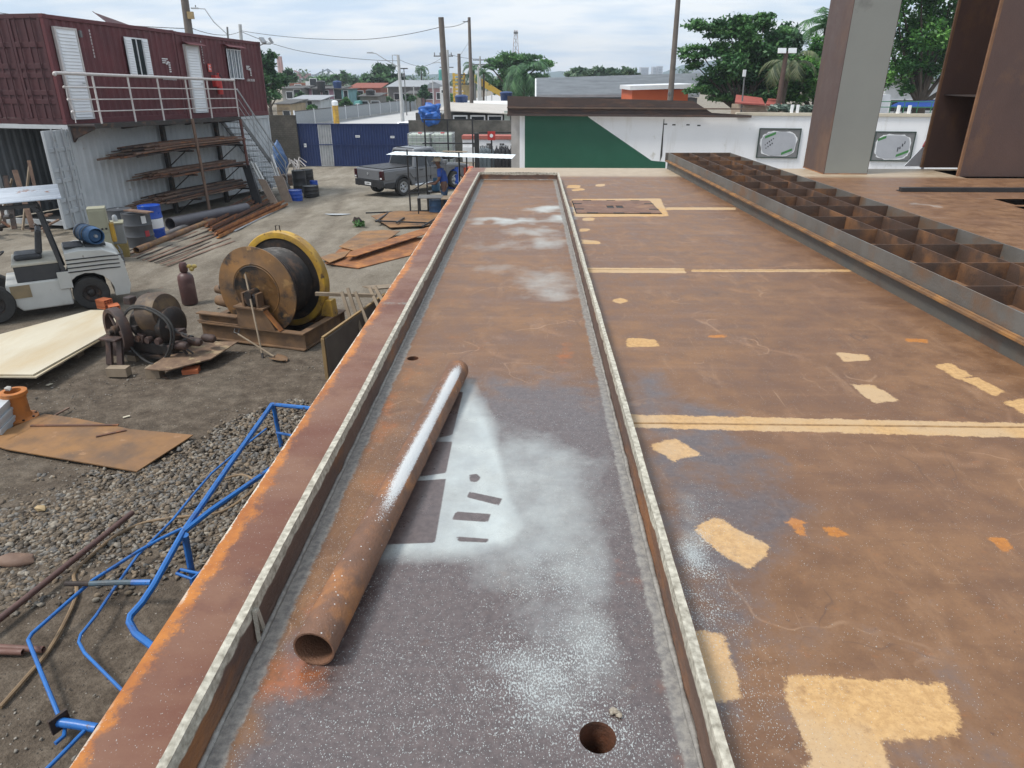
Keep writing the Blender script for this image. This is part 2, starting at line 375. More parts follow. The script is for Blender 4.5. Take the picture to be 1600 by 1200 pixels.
GP = [G(*p) for p in [(-60, 770), (60, 760), (230, 735), (330, 690), (400, 640), (455, 640), (450, 760), (400, 800), (330, 880), (285, 900), (240, 830), (170, 850), (90, 940), (-60, 960)]]
GP = [(p.x, p.y) for p in GP]
rs = np.random.RandomState(3); pts = []
while len(pts) < 10000:
    x = rs.uniform(-9, -2.5); y = rs.uniform(4.2, 9)
    e = .55*mnoise.noise((x*1.3, y*1.3, 2))+.35*mnoise.noise((x*4, y*4, 3))+rs.normal()*.16
    if inpoly(x+e, y+e, GP) and mnoise.noise((x*.9, y*.9, 9)) > -.55: pts.append((x, y, .017+.040*rs.beta(1.3, 3.2)))
stones('gravel', pts, 'heap of loose grey and tan crushed stone spread beside the deck', [(.045, .036, .028), (.125, .097, .068), (.22, .165, .11), (.12, .115, .108), (.30, .26, .205)], 5)
pts = []
while len(pts) < 3200:
    x = rs.uniform(-11, -1.4); y = 3.2+rs.beta(1.2, 1.8)*14
    if mnoise.noise((x*.8, y*.8, 4)) > -.1+.3*(y > 11): pts.append((x, y, .008+.018*rs.beta(1, 3)))
stones('scattered_pebbles', pts, 'small pebbles and stone chips scattered over the dark soil', [(.07, .06, .05), (.17, .15, .12), (.33, .30, .26)], 6)
# rain puddle
mb = MB(); c = G(527, 336); n = 20
mb.add([(c.x+.42*math.cos(a)*(1+.25*math.sin(3*a)), c.y+.16*math.sin(a)*(1+.2*math.cos(2*a)), c.z+.03) for a in [2*math.pi*i/n for i in range(n)]], [tuple(range(n))])
tag(mb.build('puddle', mat('puddle_water', (.35, .36, .36), (.3, .31, .31), 3, .12, bump=0), None, 0), None, None, None, 'structure')

# ================================================================== STEEL DECK
def pixpoly(P, z=DK): return [tuple(G(x, y, z))[:2] for x, y in P]
def sdf(X, Y, P):
    """signed distance (positive inside)"""
    d = np.full(X.shape, 1e9); ins = np.zeros(X.shape, bool); n = len(P)
    for i in range(n):
        ax, ay = P[i]; bx, by = P[i-1]; ex, ey = bx-ax, by-ay
        t = np.clip(((X-ax)*ex+(Y-ay)*ey)/(ex*ex+ey*ey+1e-12), 0, 1)
        d = np.minimum(d, np.hypot(X-ax-ex*t, Y-ay-ey*t))
        cr = ((ay > Y) != (by > Y)); xi = ex*(Y-ay)/(ey if abs(ey) > 1e-9 else 1e-9)+ax; ins ^= cr & (X < xi)
    return np.where(ins, d, -d)
TAN = [[(1216, 1052), (1300, 1058), (1475, 1068), (1503, 1128), (1496, 1150), (1385, 1162), (1395, 1200), (1420, 1290), (1240, 1290), (1225, 1235), (1265, 1190), (1235, 1110)],
 [(1060, 986), (1132, 988), (1163, 1090), (1115, 1098), (1080, 1090)], [(1080, 826), (1115, 806), (1200, 850), (1200, 868), (1170, 890), (1125, 866)],
 [(1012, 695), (1055, 684), (1096, 710), (1052, 722)], [(976, 527), (1025, 530), (1032, 541), (980, 543)], [(953, 469), (970, 465), (986, 470), (970, 475)],
 [(1305, 550), (1355, 554), (1362, 563), (1318, 566)], [(1328, 600), (1368, 601), (1407, 627), (1365, 630)], [(1457, 570), (1485, 567), (1520, 588), (1497, 593)],
 [(1500, 592), (1525, 588), (1572, 612), (1553, 619)], [(1566, 628), (1600, 622), (1660, 650), (1600, 648)],
 [(975, 647), (1750, 664), (1750, 688), (975, 668)], [(915, 418), (1070, 419), (1072, 427), (917, 426)], [(1080, 421), (1330, 421), (1330, 425), (1080, 425)],
 [(893, 311), (1032, 310), (1046, 338), (897, 339)], [(886, 289), (908, 289), (906, 294), (886, 294)], [(930, 288), (946, 287), (945, 291), (930, 292)], [(892, 296), (912, 294), (914, 297), (895, 299)],
 [(910, 340), (930, 340), (928, 345), (910, 345)], [(905, 357), (925, 357), (918, 362), (905, 362)], [(908, 374), (940, 377), (938, 382), (908, 381)], [(1040, 324), (1150, 324), (1150, 328), (1040, 328)]]
ORG = [[(1226, 815), (1238, 808), (1256, 814), (1258, 838), (1244, 830)], [(1288, 824), (1312, 824), (1323, 836), (1318, 842), (1295, 836)], [(1546, 842), (1572, 842), (1586, 856), (1570, 863)], [(1105, 524), (1135, 523), (1135, 527), (1107, 528)], [(1415, 529), (1452, 531), (1450, 536), (1418, 534)]]
MASK = [[(733, 742), (745, 740), (752, 747), (744, 754), (734, 752)], [(712, 838), (765, 842), (762, 848), (716, 846)], [(600, 851), (680, 848), (697, 748), (640, 752)], [(655, 745), (697, 739), (707, 690), (680, 690)], [(685, 684), (707, 680), (724, 612), (712, 612)], [(706, 812), (712, 799), (767, 803), (763, 816)], [(729, 777), (733, 768), (785, 779), (780, 790)]]
PURP = [(965, 572), (1045, 580), (1075, 615), (1150, 640), (1190, 690), (1250, 740), (1285, 790), (1290, 830), (1230, 880), (1210, 960), (1180, 1050), (1150, 1210), (1080, 1210), (1000, 760)]
BL = [(722, 640, .06, .36, .9), (850, 730, .24, .36, .46), (890, 790, .20, .36, .48), (830, 860, .26, .20, .5), (925, 880, .15, .28, .42), (880, 960, .22, .2, .32), (930, 1000, .14, .2, .34), (850, 1070, .18, .18, .36), (760, 1000, .4, .5, .12),
 (1095, 860, .09, .14, .42), (1060, 790, .12, .26, .30), (1150, 960, .25, .25, .16),
 (860, 326, .36, .22, .9), (800, 345, .6, .16, .85), (878, 340, .2, .2, .9), (835, 362, .4, .26, .55), (860, 378, .22, .3, .6), (780, 385, .5, .3, .35), (855, 440, .30, .6, .5), (770, 420, .35, .25, .35), (868, 462, .25, .14, .5), (1470, 340, .5, .1, .25), (1450, 322, .25, .1, .5), (1535, 310, .2, .08, .4)]
OB = [(560, 800, .12, 1.6, .45), (500, 950, .10, .25, .55), (450, 1060, .10, .12, .95), (610, 640, .12, .7, .6), (880, 560, .14, .35, .7), (730, 530, .5, .4, .35), (700, 470, .4, .2, .4), (1040, 1120, .08, .5, .5), (990, 900, .06, .6, .42), (640, 570, .2, .25, .55), (925, 1150, .09, .05, .5), (820, 420, .6, .15, .25)]
HOLES = [(G(934, 1152, DK), .049), (G(645, 560, DK), .036)]
X0D, X1D, Y0D, Y1D = -1.15, 12.0, -2.5, 13.75
CL, CR, CT, CHH = -.832, .466, .013, .125       # coaming planes, plate thickness, height
YEND = 12.05
SPP = [(698, 604), (735, 594), (765, 640), (792, 690), (812, 760), (850, 830), (800, 862), (700, 876), (590, 872), (600, 850), (640, 750), (690, 670)]
FK = [(850, 1060, .22, .22, .8), (910, 1000, .16, .2, .7), (880, 900, .25, .2, .55), (930, 1140, .2, .16, .6), (780, 1080, .35, .3, .4), (640, 1100, .5, .4, .3), (1100, 870, .10, .14, .95), (1080, 950, .2, .25, .45), (1080, 800, .14, .2, .35), (560, 900, .3, .4, .25), (1150, 1100, .3, .25, .25), (470, 1000, .15, .4, .18)]
def deck_attrs(X, Y):
    patch = np.full(X.shape, -9.0)
    for P in TAN: patch = np.maximum(patch, sdf(X, Y, pixpoly(P)))
    # the hatch plate is cut out of its tan surround
    org = np.full(X.shape, -9.0)
    for P in ORG: org = np.maximum(org, sdf(X, Y, pixpoly(P)))
    msk = np.full(X.shape, -9.0)
    for P in MASK: msk = np.maximum(msk, sdf(X, Y, pixpoly(P)))
    spr = np.zeros(X.shape)
    wx = np.array([mnoise.noise((x*4.5, y*2.2, 1))+.5*mnoise.noise((x*11, y*6, 4)) for x, y in zip(X, Y)]); wy = np.array([mnoise.noise((x*3.5, y*2.5, 8))+.5*mnoise.noise((x*9, y*7, 6)) for x, y in zip(X, Y)])
    X_, Y_ = X+wx*.07, Y+wy*.10*np.clip(Y/3, .6, 2.5)
    def gs(b):
        c = G(b[0], b[1], DK); return b[4]*np.exp(-((X_-c.x)/b[2])**2-((Y_-c.y)/b[3])**2)
    for b in BL: spr = np.maximum(spr, gs(b))+.25*np.minimum(spr, gs(b))
    inside = (X > CL) & (X < CR)
    film = np.clip(sdf(X+wx*.018, Y+wy*.03, pixpoly(SPP))/.13+.45, 0, 1); xr = X+.10+.13*(Y-2.4)+wx*.03; film *= np.exp(-(np.maximum(0, xr)/.13)**2); spr = np.maximum(spr, film*(.86+.14*wx))
    haz = np.clip(sdf(X+wx*.10, Y+wy*.16, pixpoly([(735, 620), (800, 670), (880, 680), (955, 720), (965, 900), (930, 980), (820, 930), (740, 890), (690, 870), (720, 740)]))/.55+.42, 0, 1); haz = haz*haz*(3-2*haz); spr = np.maximum(spr, haz*(.62+.12*wx))
    flk = .05+.13*inside*np.clip((4-Y), 0, 1)
    for b in FK: flk = np.maximum(flk, gs(b))
    lft = np.array([b[0] < 1000 for b in BL])
    orange = np.zeros(X.shape)
    for b in OB: orange = np.maximum(orange, gs(b)*inside)
    pur = np.clip(sdf(X, Y, pixpoly(PURP))/.30+.5, 0, 1)*.66
    tr = np.clip((4.3-Y)/1.2, 0, 1)*np.clip((X+.68)/.2+np.clip((2.2-Y)/.8, 0, .8), 0, 1)*inside
    pur = np.maximum(pur, .95*tr)
    pur = np.maximum(pur, .35*(X > CR)*np.clip((2.6-Y)/1, 0, 1)*np.clip((2.2-X)/1, 0, 1))
    left = (X < CL)
    edge = np.where(left, .085-(X-X0D), -9)      # >0 inside the orange edge strip
    far = np.clip((Y-(YEND+.35))/.3, 0, 1)
    flange = left*1.0
    prm = np.minimum(.055-np.abs(X-(CL+.0)), 9)   # grey primer runs along each coaming foot
    prm = np.where(inside, np.maximum(.075-(X-CL), .065-(CR-X)), np.where(X < 0, .02-(CL-X), .02-(X-CR)))
    prm = np.where((Y > -3) & (Y < YEND), prm, -.3)
    prm = np.maximum(prm, np.where(inside, .05-np.abs(Y-YEND), -9))
    # white butt joint across the flange strip
    prm = np.maximum(prm, np.where(left, .022-np.abs(Y-G(620, 474, DK).y), -9))
    return dict(patch=patch, org=org, msk=msk, spray=spr, orange=orange, purple=pur, edge=edge, far=far, flange=flange, primer=prm, fleck=flk)
def deck_material():
    m = bpy.data.materials.new('rusty_deck_plate'); m.use_nodes = True; t = m.node_tree; ns = t.nodes; L = t.links; b = ns['Principled BSDF']
    tc = ns.new('ShaderNodeTexCoord')
    def st(v, s):
        mu = ns.new('ShaderNodeVectorMath'); mu.operation = 'MULTIPLY'; mu.inputs[1].default_value = s; L.new(v, mu.inputs[0]); return mu.outputs[0]
    OBJ = tc.outputs['Object']
    def noise(sc, det=8, ro=.62, s=None, dist=0):
        n = ns.new('ShaderNodeTexNoise'); n.inputs['Scale'].default_value = sc; n.inputs['Detail'].default_value = det; n.inputs['Roughness'].default_value = ro; n.inputs['Distortion'].default_value = dist
        L.new(st(OBJ, s) if s else OBJ, n.inputs['Vector']); return n.outputs['Fac']
    def A(nm):
        a = ns.new('ShaderNodeAttribute'); a.attribute_name = nm; return a.outputs['Fac']
    def ma(op, a, b_=None, c=None):
        q = ns.new('ShaderNodeMath'); q.operation = op
        for i, v in enumerate((a, b_, c)):
            if v is None: continue
            if isinstance(v, (int, float)): q.inputs[i].default_value = v
            else: L.new(v, q.inputs[i])
        return q.outputs[0]
    def mr(v, a, b_, c=0, d=1, sm=True):
        q = ns.new('ShaderNodeMapRange'); q.interpolation_type = 'SMOOTHSTEP' if sm else 'LINEAR'
        for i, x in enumerate((a, b_, c, d)):
            if isinstance(x, (int, float)): q.inputs[i+1].default_value = x
            else: L.new(x, q.inputs[i+1])
        L.new(v, q.inputs[0]); return q.outputs[0]
    def mx(f, a, b_):
        q = ns.new('ShaderNodeMix'); q.data_type = 'RGBA'
        for s, v in ((q.inputs[0], f), (q.inputs[6], a), (q.inputs[7], b_)):
            if isinstance(v, tuple): s.default_value = v+(1,)
            elif isinstance(v, (int, float)): s.default_value = v
            else: L.new(v, s)
        return q.outputs[2]
    nb = noise(.9, 6); nm = noise(4.5, 9, .68); nf = noise(38, 6, .7); vf = noise(150, 3, .6); sk = noise(1.3, 7, .65, (.5, 4.0, 1)); sk2 = noise(2.2, 8, .7, (3.0, .8, 1), .6)
    base = mx(mr(nm, .34, .66), (.148, .072, .033), (.235, .122, .057))
    base = mx(ma('MULTIPLY', mr(nb, .40, .62), .6), base, (.150, .078, .046))
    base = mx(ma('MULTIPLY', mr(sk, .48, .7), .40), base, (.28, .148, .072))
    base = mx(ma('MULTIPLY', mr(sk2, .54, .74), .42), base, (.34, .20, .11))
    base = mx(ma('MULTIPLY', mr(nf, .5, .75), .35), base, (.10, .052, .035))
    def iso(sc, wd, seed_, s=None):
        n_ = noise(sc, 3, .5, s, .5); return ma('MULTIPLY', mr(ma('ABSOLUTE', ma('SUBTRACT', n_, seed_)), 0, wd, 1, 0), mr(noise(1.7, 4), .48, .62))
    base = mx(ma('MULTIPLY', iso(1.1, .006, .46), .5), base, (.40, .25, .15)); base = mx(ma('MULTIPLY', iso(2.6, .007, .55, (1, .5, 1)), .5), base, (.085, .05, .036)); base = mx(ma('MULTIPLY', iso(.7, .02, .52), .25), base, (.36, .20, .11))
    sc1 = mr(noise(1, 4, .6, (55, 2.2, 1)), .655, .70); sc2 = mr(noise(1, 4, .6, (3.0, 60, 1), .2), .66, .71); sc3 = mr(noise(1, 3, .6, (30, 22, 1)), .68, .74)
    base = mx(ma('MULTIPLY', ma('MULTIPLY', ma('MAXIMUM', sc1, sc2), mr(noise(2.1, 4), .45, .6)), .5), base, (.36, .225, .13)); base = mx(ma('MULTIPLY', sc3, .55), base, (.07, .04, .03))
    base = mx(ma('MULTIPLY', mr(noise(12, 8, .75), .58, .70), .45), base, (.30, .115, .035)); base = mx(ma('MULTIPLY', mr(vf, .5, .72), .28), base, (.085, .045, .03))
    # far end, dustier
    base = mx(ma('MULTIPLY', A('far'), .85), base, mx(mr(nm, .35, .65), (.38, .29, .185), (.47, .385, .28)))
    # flange strip: banded red brown and mill scale grey
    fl = mx(mr(noise(1.4, 7, .65, (.5, 1.1, 1)), .34, .68), (.150, .056, .032), (.225, .118, .072))
    fl = mx(ma('MULTIPLY', mr(nm, .5, .72), .5), fl, (.10, .042, .036))
    base = mx(A('flange'), base, fl)
    # mill scale / paint film, purple grey
    pu = mr(ma('ADD', A('purple'), ma('MULTIPLY', ma('SUBTRACT', nm, .5), 1.5)), .30, .80)
    purc = mx(mr(nf, .35, .65), (.060, .046, .047), (.104, .080, .078))
    base = mx(ma('MULTIPLY', pu, .92), base, purc)
    # orange rust
    orm = mr(ma('ADD', A('orange'), ma('MULTIPLY', ma('SUBTRACT', nm, .5), 1.7)), .42, .95)
    orc = mx(mr(nf, .3, .7), (.42, .115, .018), (.27, .085, .024))
    base = mx(ma('MULTIPLY', orm, .8), base, orc)
    jn = ma('MULTIPLY', ma('SUBTRACT', noise(11, 8, .7), .5), .10); jf = ma('MULTIPLY', ma('SUBTRACT', noise(70, 4, .7), .5), .05)
    jag = ma('ADD', jn, jf)
    tanm = mr(ma('ADD', A('patch'), ma('MULTIPLY', jag, .75)), -.004, .010)
    tanm = ma('MULTIPLY', tanm, mr(noise(16, 8, .72), .26, .46, .50, 1)); tanm = ma('MULTIPLY', tanm, mr(noise(90, 4, .7), .22, .45, .45, 1))
    tanc = mx(mr(nf, .3, .7), (.58, .36, .155), (.42, .245, .10)); tanc = mx(mr(nb, .42, .58), tanc, (.48, .33, .185)); tanc = mx(ma('MULTIPLY', mr(vf, .55, .75), .5), tanc, (.30, .17, .075))
    base = mx(tanm, base, tanc)
    om = mr(ma('ADD', A('org'), ma('MULTIPLY', jag, .8)), -.006, .008)
    base = mx(om, base, mx(mr(nf, .3, .7), (.46, .18, .03), (.34, .125, .024)))
    em = ma('MULTIPLY', mr(ma('ADD', ma('ADD', A('edge'), -.034), ma('ADD', ma('MULTIPLY', jag, 1.5), ma('MULTIPLY', ma('SUBTRACT', noise(1.6, 5), .5), .16))), -.01, .03), .88)
    base = mx(em, base, mx(mr(nm, .35, .65), (.56, .20, .025), (.36, .115, .022)))
    wl = mr(ma('ADD', A('edge'), ma('MULTIPLY', jag, .45)), .078, .084)
    base = mx(ma('MULTIPLY', wl, mr(nb, .40, .50)), base, (.60, .54, .44))
    # white paint overspray: a film where it is dense, speckle where it is thin
    spn = ma('ADD', A('spray'), ma('MULTIPLY', ma('SUBTRACT', noise(6, 8, .72), .5), .62))
    sp1 = ma('MULTIPLY', mr(spn, .20, .98, 0, 1, False), .9)
    sp1 = ma('MULTIPLY', sp1, mr(noise(420, 2, .5), .28, .52, .72, 1))
    dro = ns.new('ShaderNodeTexVoronoi'); dro.inputs['Scale'].default_value = 72; L.new(st(OBJ, (1.5, .75, 1)), dro.inputs['Vector'])
    drs = ns.new('ShaderNodeSeparateColor'); L.new(dro.outputs['Color'], drs.inputs[0])
    dr2 = ns.new('ShaderNodeTexVoronoi'); dr2.inputs['Scale'].default_value = 240; L.new(st(OBJ, (1.3, .8, 1)), dr2.inputs['Vector'])
    d2s = ns.new('ShaderNodeSeparateColor'); L.new(dr2.outputs['Color'], d2s.inputs[0])
    thr = ma('SUBTRACT', ma('ADD', .93, ma('MULTIPLY', noise(7, 4), .16)), ma('MULTIPLY', A('fleck'), .62))
    sz = ma('MULTIPLY', drs.outputs[1], .24)
    fn = ma('ADD', noise(150, 3, .6, (1.35, .75, 1), .3), ma('MULTIPLY', A('fleck'), .25)); fn = ma('ADD', fn, ma('MULTIPLY', ma('SUBTRACT', noise(17, 4), .5), .22))
    sk_a = ma('MULTIPLY', mr(fn, .68, .73), .85)
    sk_b = ma('MULTIPLY', ma('GREATER_THAN', d2s.outputs[0], thr), mr(dr2.outputs['Distance'], .22, .36, 1, 0))
    spk = ma('MULTIPLY', ma('MAXIMUM', sk_a, sk_b), .8)
    allsp = ma('MAXIMUM', sp1, spk)
    nomask = mr(ma('ADD', A('msk'), ma('MULTIPLY', jf, .10)), -.003, .004, 1, 0)
    allsp = ma('MULTIPLY', allsp, nomask)
    base = mx(allsp, base, mx(mr(nm, .3, .7), (.56, .605, .575), (.46, .505, .50)))
    pm = mr(ma('ADD', A('primer'), ma('MULTIPLY', jag, .55)), -.004, .012)
    base = mx(ma('MULTIPLY', pm, .9), base, mx(mr(nf, .36, .64), (.30, .28, .245), (.16, .15, .14)))
    L.new(base, b.inputs['Base Color'])
    ro = mr(nm, .3, .7, .42, .62); ro = ma('ADD', ro, ma('MULTIPLY', tanm, .25)); ro = ma('SUBTRACT', ro, ma('MULTIPLY', pu, .20)); L.new(ro, b.inputs['Roughness'])
    L.new(ma('ADD', .45, ma('MULTIPLY', pu, .55)), b.inputs['Specular IOR Level'])
    h = ma('ADD', ma('MULTIPLY', nf, .12), ma('MULTIPLY', vf, .06)); h = ma('ADD', h, ma('MULTIPLY', noise(2.2, 3), 1.2)); h = ma('ADD', h, ma('MULTIPLY', spk, .12)); h = ma('ADD', h, ma('MULTIPLY', pm, .15))
    bn = ns.new('ShaderNodeBump'); bn.inputs['Strength'].default_value = .35; bn.inputs['Distance'].default_value = .012; L.new(h, bn.inputs['Height']); L.new(bn.outputs[0], b.inputs['Normal'])
    return m
DECKM = deck_material()
DT = thing('steel_deck', 'long rusty steel deck plate with a raised rimmed channel and tan bare patches', 'steel deck', (0, 0, DK))
def build_deck():
    f = lambda y: max(.014, .0075*(y+.4))
    ys = [Y0D, -1.5, -.5, .3, .8]
    y = .95
    while y < Y1D: ys.append(y); y += .0095*max(1, (y/1.6)**1.25)
    ys.append(Y1D)
    xs = list(np.arange(X0D, .75, .0125))+list(np.arange(.75, 3.4, .02))+list(np.arange(3.4, 9.0, .05))+[10, X1D]
    cuts = []
    for c, r in HOLES:
        q = r*1.35; xs += [c.x-q, c.x+q]; ys += [c.y-q, c.y+q]; cuts.append((c.x-q, c.x+q, c.y-q, c.y+q))
    # two dark openings by the right hand columns
    OPN = [(G(1600, 283, DK).x-.75, 12, 12.45, 13.55), (G(1556, 312, DK).x, 12, 9.75, 10.25), (G(1575, 320, DK).x, 12, 9.0, 9.62)]
    for o in OPN: xs += [o[0]]; ys += [o[2], o[3]]; cuts.append(o)
    xs = np.array(sorted(set(np.round(xs, 5)))); ys = np.array(sorted(set(np.round(ys, 5))))
    xs = xs[np.concatenate([[True], np.diff(xs) > 1e-4])]; ys = ys[np.concatenate([[True], np.diff(ys) > 1e-4])]
    X, Y = np.meshgrid(xs, ys); idx = np.arange(X.size).reshape(X.shape)
    cx = (xs[:-1]+xs[1:])/2; cy = (ys[:-1]+ys[1:])/2; CX, CY = np.meshgrid(cx, cy); keep = np.ones(CX.shape, bool)
    for a in cuts: keep &= ~((CX > a[0]) & (CX < a[1]) & (CY > a[2]) & (CY < a[3]))
    F = np.stack([idx[:-1, :-1], idx[:-1, 1:], idx[1:, 1:], idx[1:, :-1]], -1)[keep]
    V = np.stack([X.ravel(), Y.ravel(), np.zeros(X.size)], -1); nv = len(V); VX = [V]; FX = [F]
    for c, r in HOLES:
        q = r*1.35; n = 40; ring = []; sq = []
        for i in range(n):
            a = 2*math.pi*i/n; ca, sa = math.cos(a), math.sin(a); k = q/max(abs(ca), abs(sa)); ring.append((c.x+r*ca, c.y+r*sa, 0)); sq.append((c.x+k*ca, c.y+k*sa, 0))
        FX.append(np.array([[nv+i, nv+n+i, nv+n+(i+1) % n, nv+(i+1) % n] for i in range(n)])); VX.append(np.array(ring+sq)); nv += 2*n
    V = np.concatenate(VX); F = np.concatenate(FX); at = deck_attrs(V[:, 0], V[:, 1])
    me = npmesh('deck_plate', V, F, at); link('deck_plate', me, DECKM, DT, 0)
    # drain pipes under the two holes
    for c, r in HOLES:
        mb = MB().lathe([(r, 0), (r, -.012), (r*1.04, -.013), (r*1.04, -.30), (r*.9, -.301)], 40, Matrix.Translation((c.x, c.y, 0)), caps=False); mb.f = [q[::-1] for q in mb.f]
        mb.build('drain_hole', mat('drain_rust', (.16, .06, .03), (.08, .04, .025), 20, .8, bump=.3), DT)
    # side plates and the plating under the deck
    mb = MB(); mb.quad((X0D, Y0D, 0), (X0D, Y0D, -2.2), (X0D, Y1D, -2.2), (X0D, Y1D, 0)); mb.quad((X0D, Y1D, 0), (X0D, Y1D, -2.2), (X1D, Y1D, -2.2), (X1D, Y1D, 0))
    mb.quad((X0D, Y0D, -2.2), (X1D, Y0D, -2.2), (X1D, Y1D, -2.2), (X0D, Y1D, -2.2)); mb.quad((X1D, Y0D, 0), (X1D, Y1D, 0), (X1D, Y1D, -2.2), (X1D, Y0D, -2.2))
    mb.quad((X0D, Y0D, 0), (X1D, Y0D, 0), (X1D, Y0D, -2.2), (X0D, Y0D, -2.2))
    mb.build('side_plate', RUSTD, DT, 0)
    for x in (-.6, 3.5, 8):
        for y in (0, 5.5, 11.5): MB().bx((x-.3, y-.3, -2.7), (x+.3, y+.3, -2.201)).build('support_block', CONC, DT)
build_deck()
def coaming_mat():
    m = mat('coaming_steel', (.135, .082, .058), (.085, .052, .040), 5, .6, c3=(.24, .10, .035), s3=3.0, t3=.60, bump=.3, stretch=(1, .5, 1.5), rnd=False)
    m = m.copy(); m.name = 'coaming_primer'; t = m.node_tree; ns = t.nodes; L = t.links; b = ns['Principled BSDF']
    old = b.inputs['Base Color'].links[0].from_socket
    at = ns.new('ShaderNodeAttribute'); at.attribute_name = 'band'; tc = ns.new('ShaderNodeTexCoord'); n = ns.new('ShaderNodeTexNoise'); n.inputs['Scale'].default_value = 9; n.inputs['Detail'].default_value = 7; L.new(tc.outputs['Object'], n.inputs['Vector'])
    a = ns.new('ShaderNodeMath'); a.operation = 'MULTIPLY_ADD'; a.inputs[1].default_value = .075; L.new(n.outputs['Fac'], a.inputs[0]); L.new(at.outputs['Fac'], a.inputs[2])
    q = ns.new('ShaderNodeMapRange'); q.inputs[1].default_value = .030; q.inputs[2].default_value = .040; L.new(a.outputs[0], q.inputs[0])
    n2 = ns.new('ShaderNodeTexNoise'); n2.inputs['Scale'].default_value = 45; n2.inputs['Detail'].default_value = 5; L.new(tc.outputs['Object'], n2.inputs['Vector'])
    r = ns.new('ShaderNodeValToRGB'); r.color_ramp.elements[0].position = .3; r.color_ramp.elements[0].color = (.24, .215, .165, 1); r.color_ramp.elements[1].position = .65; r.color_ramp.elements[1].color = (.55, .515, .42, 1); L.new(n2.outputs['Fac'], r.inputs[0])
    mx = ns.new('ShaderNodeMix'); mx.data_type = 'RGBA'; L.new(q.outputs[0], mx.inputs[0]); L.new(old, mx.inputs[6]); L.new(r.outputs[0], mx.inputs[7]); L.new(mx.outputs[2], b.inputs['Base Color'])
    return m
COAM = coaming_mat()
def coaming(p, q, side, name='coaming'):
    """upright plate from p to q (deck coordinates), primer band along its lumpy top; side = direction of the channel"""
    p = Vector(p); q = Vector(q); Lg = (q-p).length; d = (q-p)/Lg; nrm = Vector((-d.y, d.x))*side
    n = int(Lg/.035); V = []; B = []
    prof = [(.012, 0), (.0, .018), (.0, CHH*.45), (.0, CHH*.72), (-.004, CHH-.012), (-.003, CHH), (-.015-CT, CHH+.001), (-.018-CT, CHH-.014), (-CT, CHH*.7), (-CT, 0)]
    for i in range(n+1):
        s = Lg*i/n; c = p+d*s
        for k, (o, z) in enumerate(prof):
            e = mnoise.noise((s*2.6, k*.5, p.x*3))*.006+mnoise.noise((s*11, k*.6, p.x))*.0018 if 3 < k < 8 else 0
            wv = mnoise.noise((s*.8, 0, 7+p.x))*.004
            r = c+nrm*(o+e+wv); V.append((r.x, r.y, max(0, z+(e if k in (4, 5, 6, 7) else 0)))); B.append({0: -.2, 1: -.07, 2: -.045, 3: .004, 4: .03, 5: .03, 6: .03, 7: .02, 8: -.02, 9: -.2}[k])
    m = len(prof); F = [(i*m+k, (i+1)*m+k, (i+1)*m+k+1, i*m+k+1) for i in range(n) for k in range(m-1)]
    if side > 0: F = [f[::-1] for f in F]
    me = npmesh(name, V, F, {'band': B}); o = link(name, me, COAM, DT, 55)
    # weld bead at the foot
    mb = MB(); pts = []; rr = []
    for i in range(int(Lg/.03)+1):
        s = i*.03; c = p+d*s+nrm*(.016+.003*mnoise.noise((s*9, 1, 2))); pts.append((c.x, c.y, .004)); rr.append(.008+.004*mnoise.noise((s*14, 3, p.x)))
    mb.tube(pts, rr, 6); mb.build('weld_bead', mat('weld_grey', (.33, .31, .275), (.17, .155, .14), 30, .7, bump=.4, rnd=False), DT, 60)
coaming((CL, Y0D+.3), (CL, YEND), -1); coaming((CR, Y0D+.3), (CR, YEND), 1); coaming((CL, YEND), (CR, YEND), -1)
# little joint bracket on the left coaming
mb = MB(); y = G(405, 985, DK).y
mb.bar((CL+.004, y, .004), (CL+.004, y-.02, .10), .014, .02); mb.bar((CL+.012, y-.05, .004), (CL+.004, y-.03, .11), .012, .012)
mb.build('joint_bracket', mat('primer_grey', (.42, .385, .31), (.30, .27, .22), 20, .75, bump=.4), DT)
# transverse weld seams
mb = MB()
for y, xa, xb, r in ((3.12, CR+.03, 11.9, .007), (6.155, CR+.03, 2.8, .004)):
    mb = MB(); mb.tube([(x, y+.004*mnoise.noise((x*5, y, 0)), -.001) for x in np.arange(xa, xb, .05)], [r*(1+.4*mnoise.noise((x*20, y, 1))) for x in np.arange(xa, xb, .05)], 6)
    mb.build('weld_bead', mat('weld_seam', (.40, .25, .11), (.22, .13, .065), 30, .8, bump=.4), DT)
# cut-out hatch plate with toothed rim and two small square holes
a, b_, c, d = [G(*p, DK) for p in ((902, 336), (1030, 333), (1010, 314), (898, 316))]
hx0, hx1, hy0, hy1 = a.x, 1.68, 8.95, 9.93
mb = MB(); z0, z1 = .004, .010
mx_, my_ = (hx0+hx1)/2, (hy0+hy1)/2
gx = [hx0, mx_-.11, mx_-.015, mx_+.015, mx_+.11, hx1]; gy = [hy0, my_-.12, my_+.06, hy1]
for i in range(5):
    for j in range(3):
        if j == 1 and i in (1, 3): continue
        mb.bx((gx[i], gy[j], z0), (gx[i+1], gy[j+1], z1))
mb.build('hatch_plate', mat('hatch_rust', (.20, .098, .055), (.13, .066, .04), 5, .6, c3=(.27, .14, .07), s3=3, t3=.6), DT, 0)
mb = MB()
for i in (1, 3): mb.bx((gx[i], gy[1], .003), (gx[i+1], gy[2], .0045))
for k in range(3):
    x = hx0+.2+k*(hx1-hx0-.4)/2; mb.bx((x-.07, hy0-.012, .003), (x+.07, hy0+.03, .0115)); mb.bx((x-.06, hy1-.03, .003), (x+.06, hy1+.01, .0115))
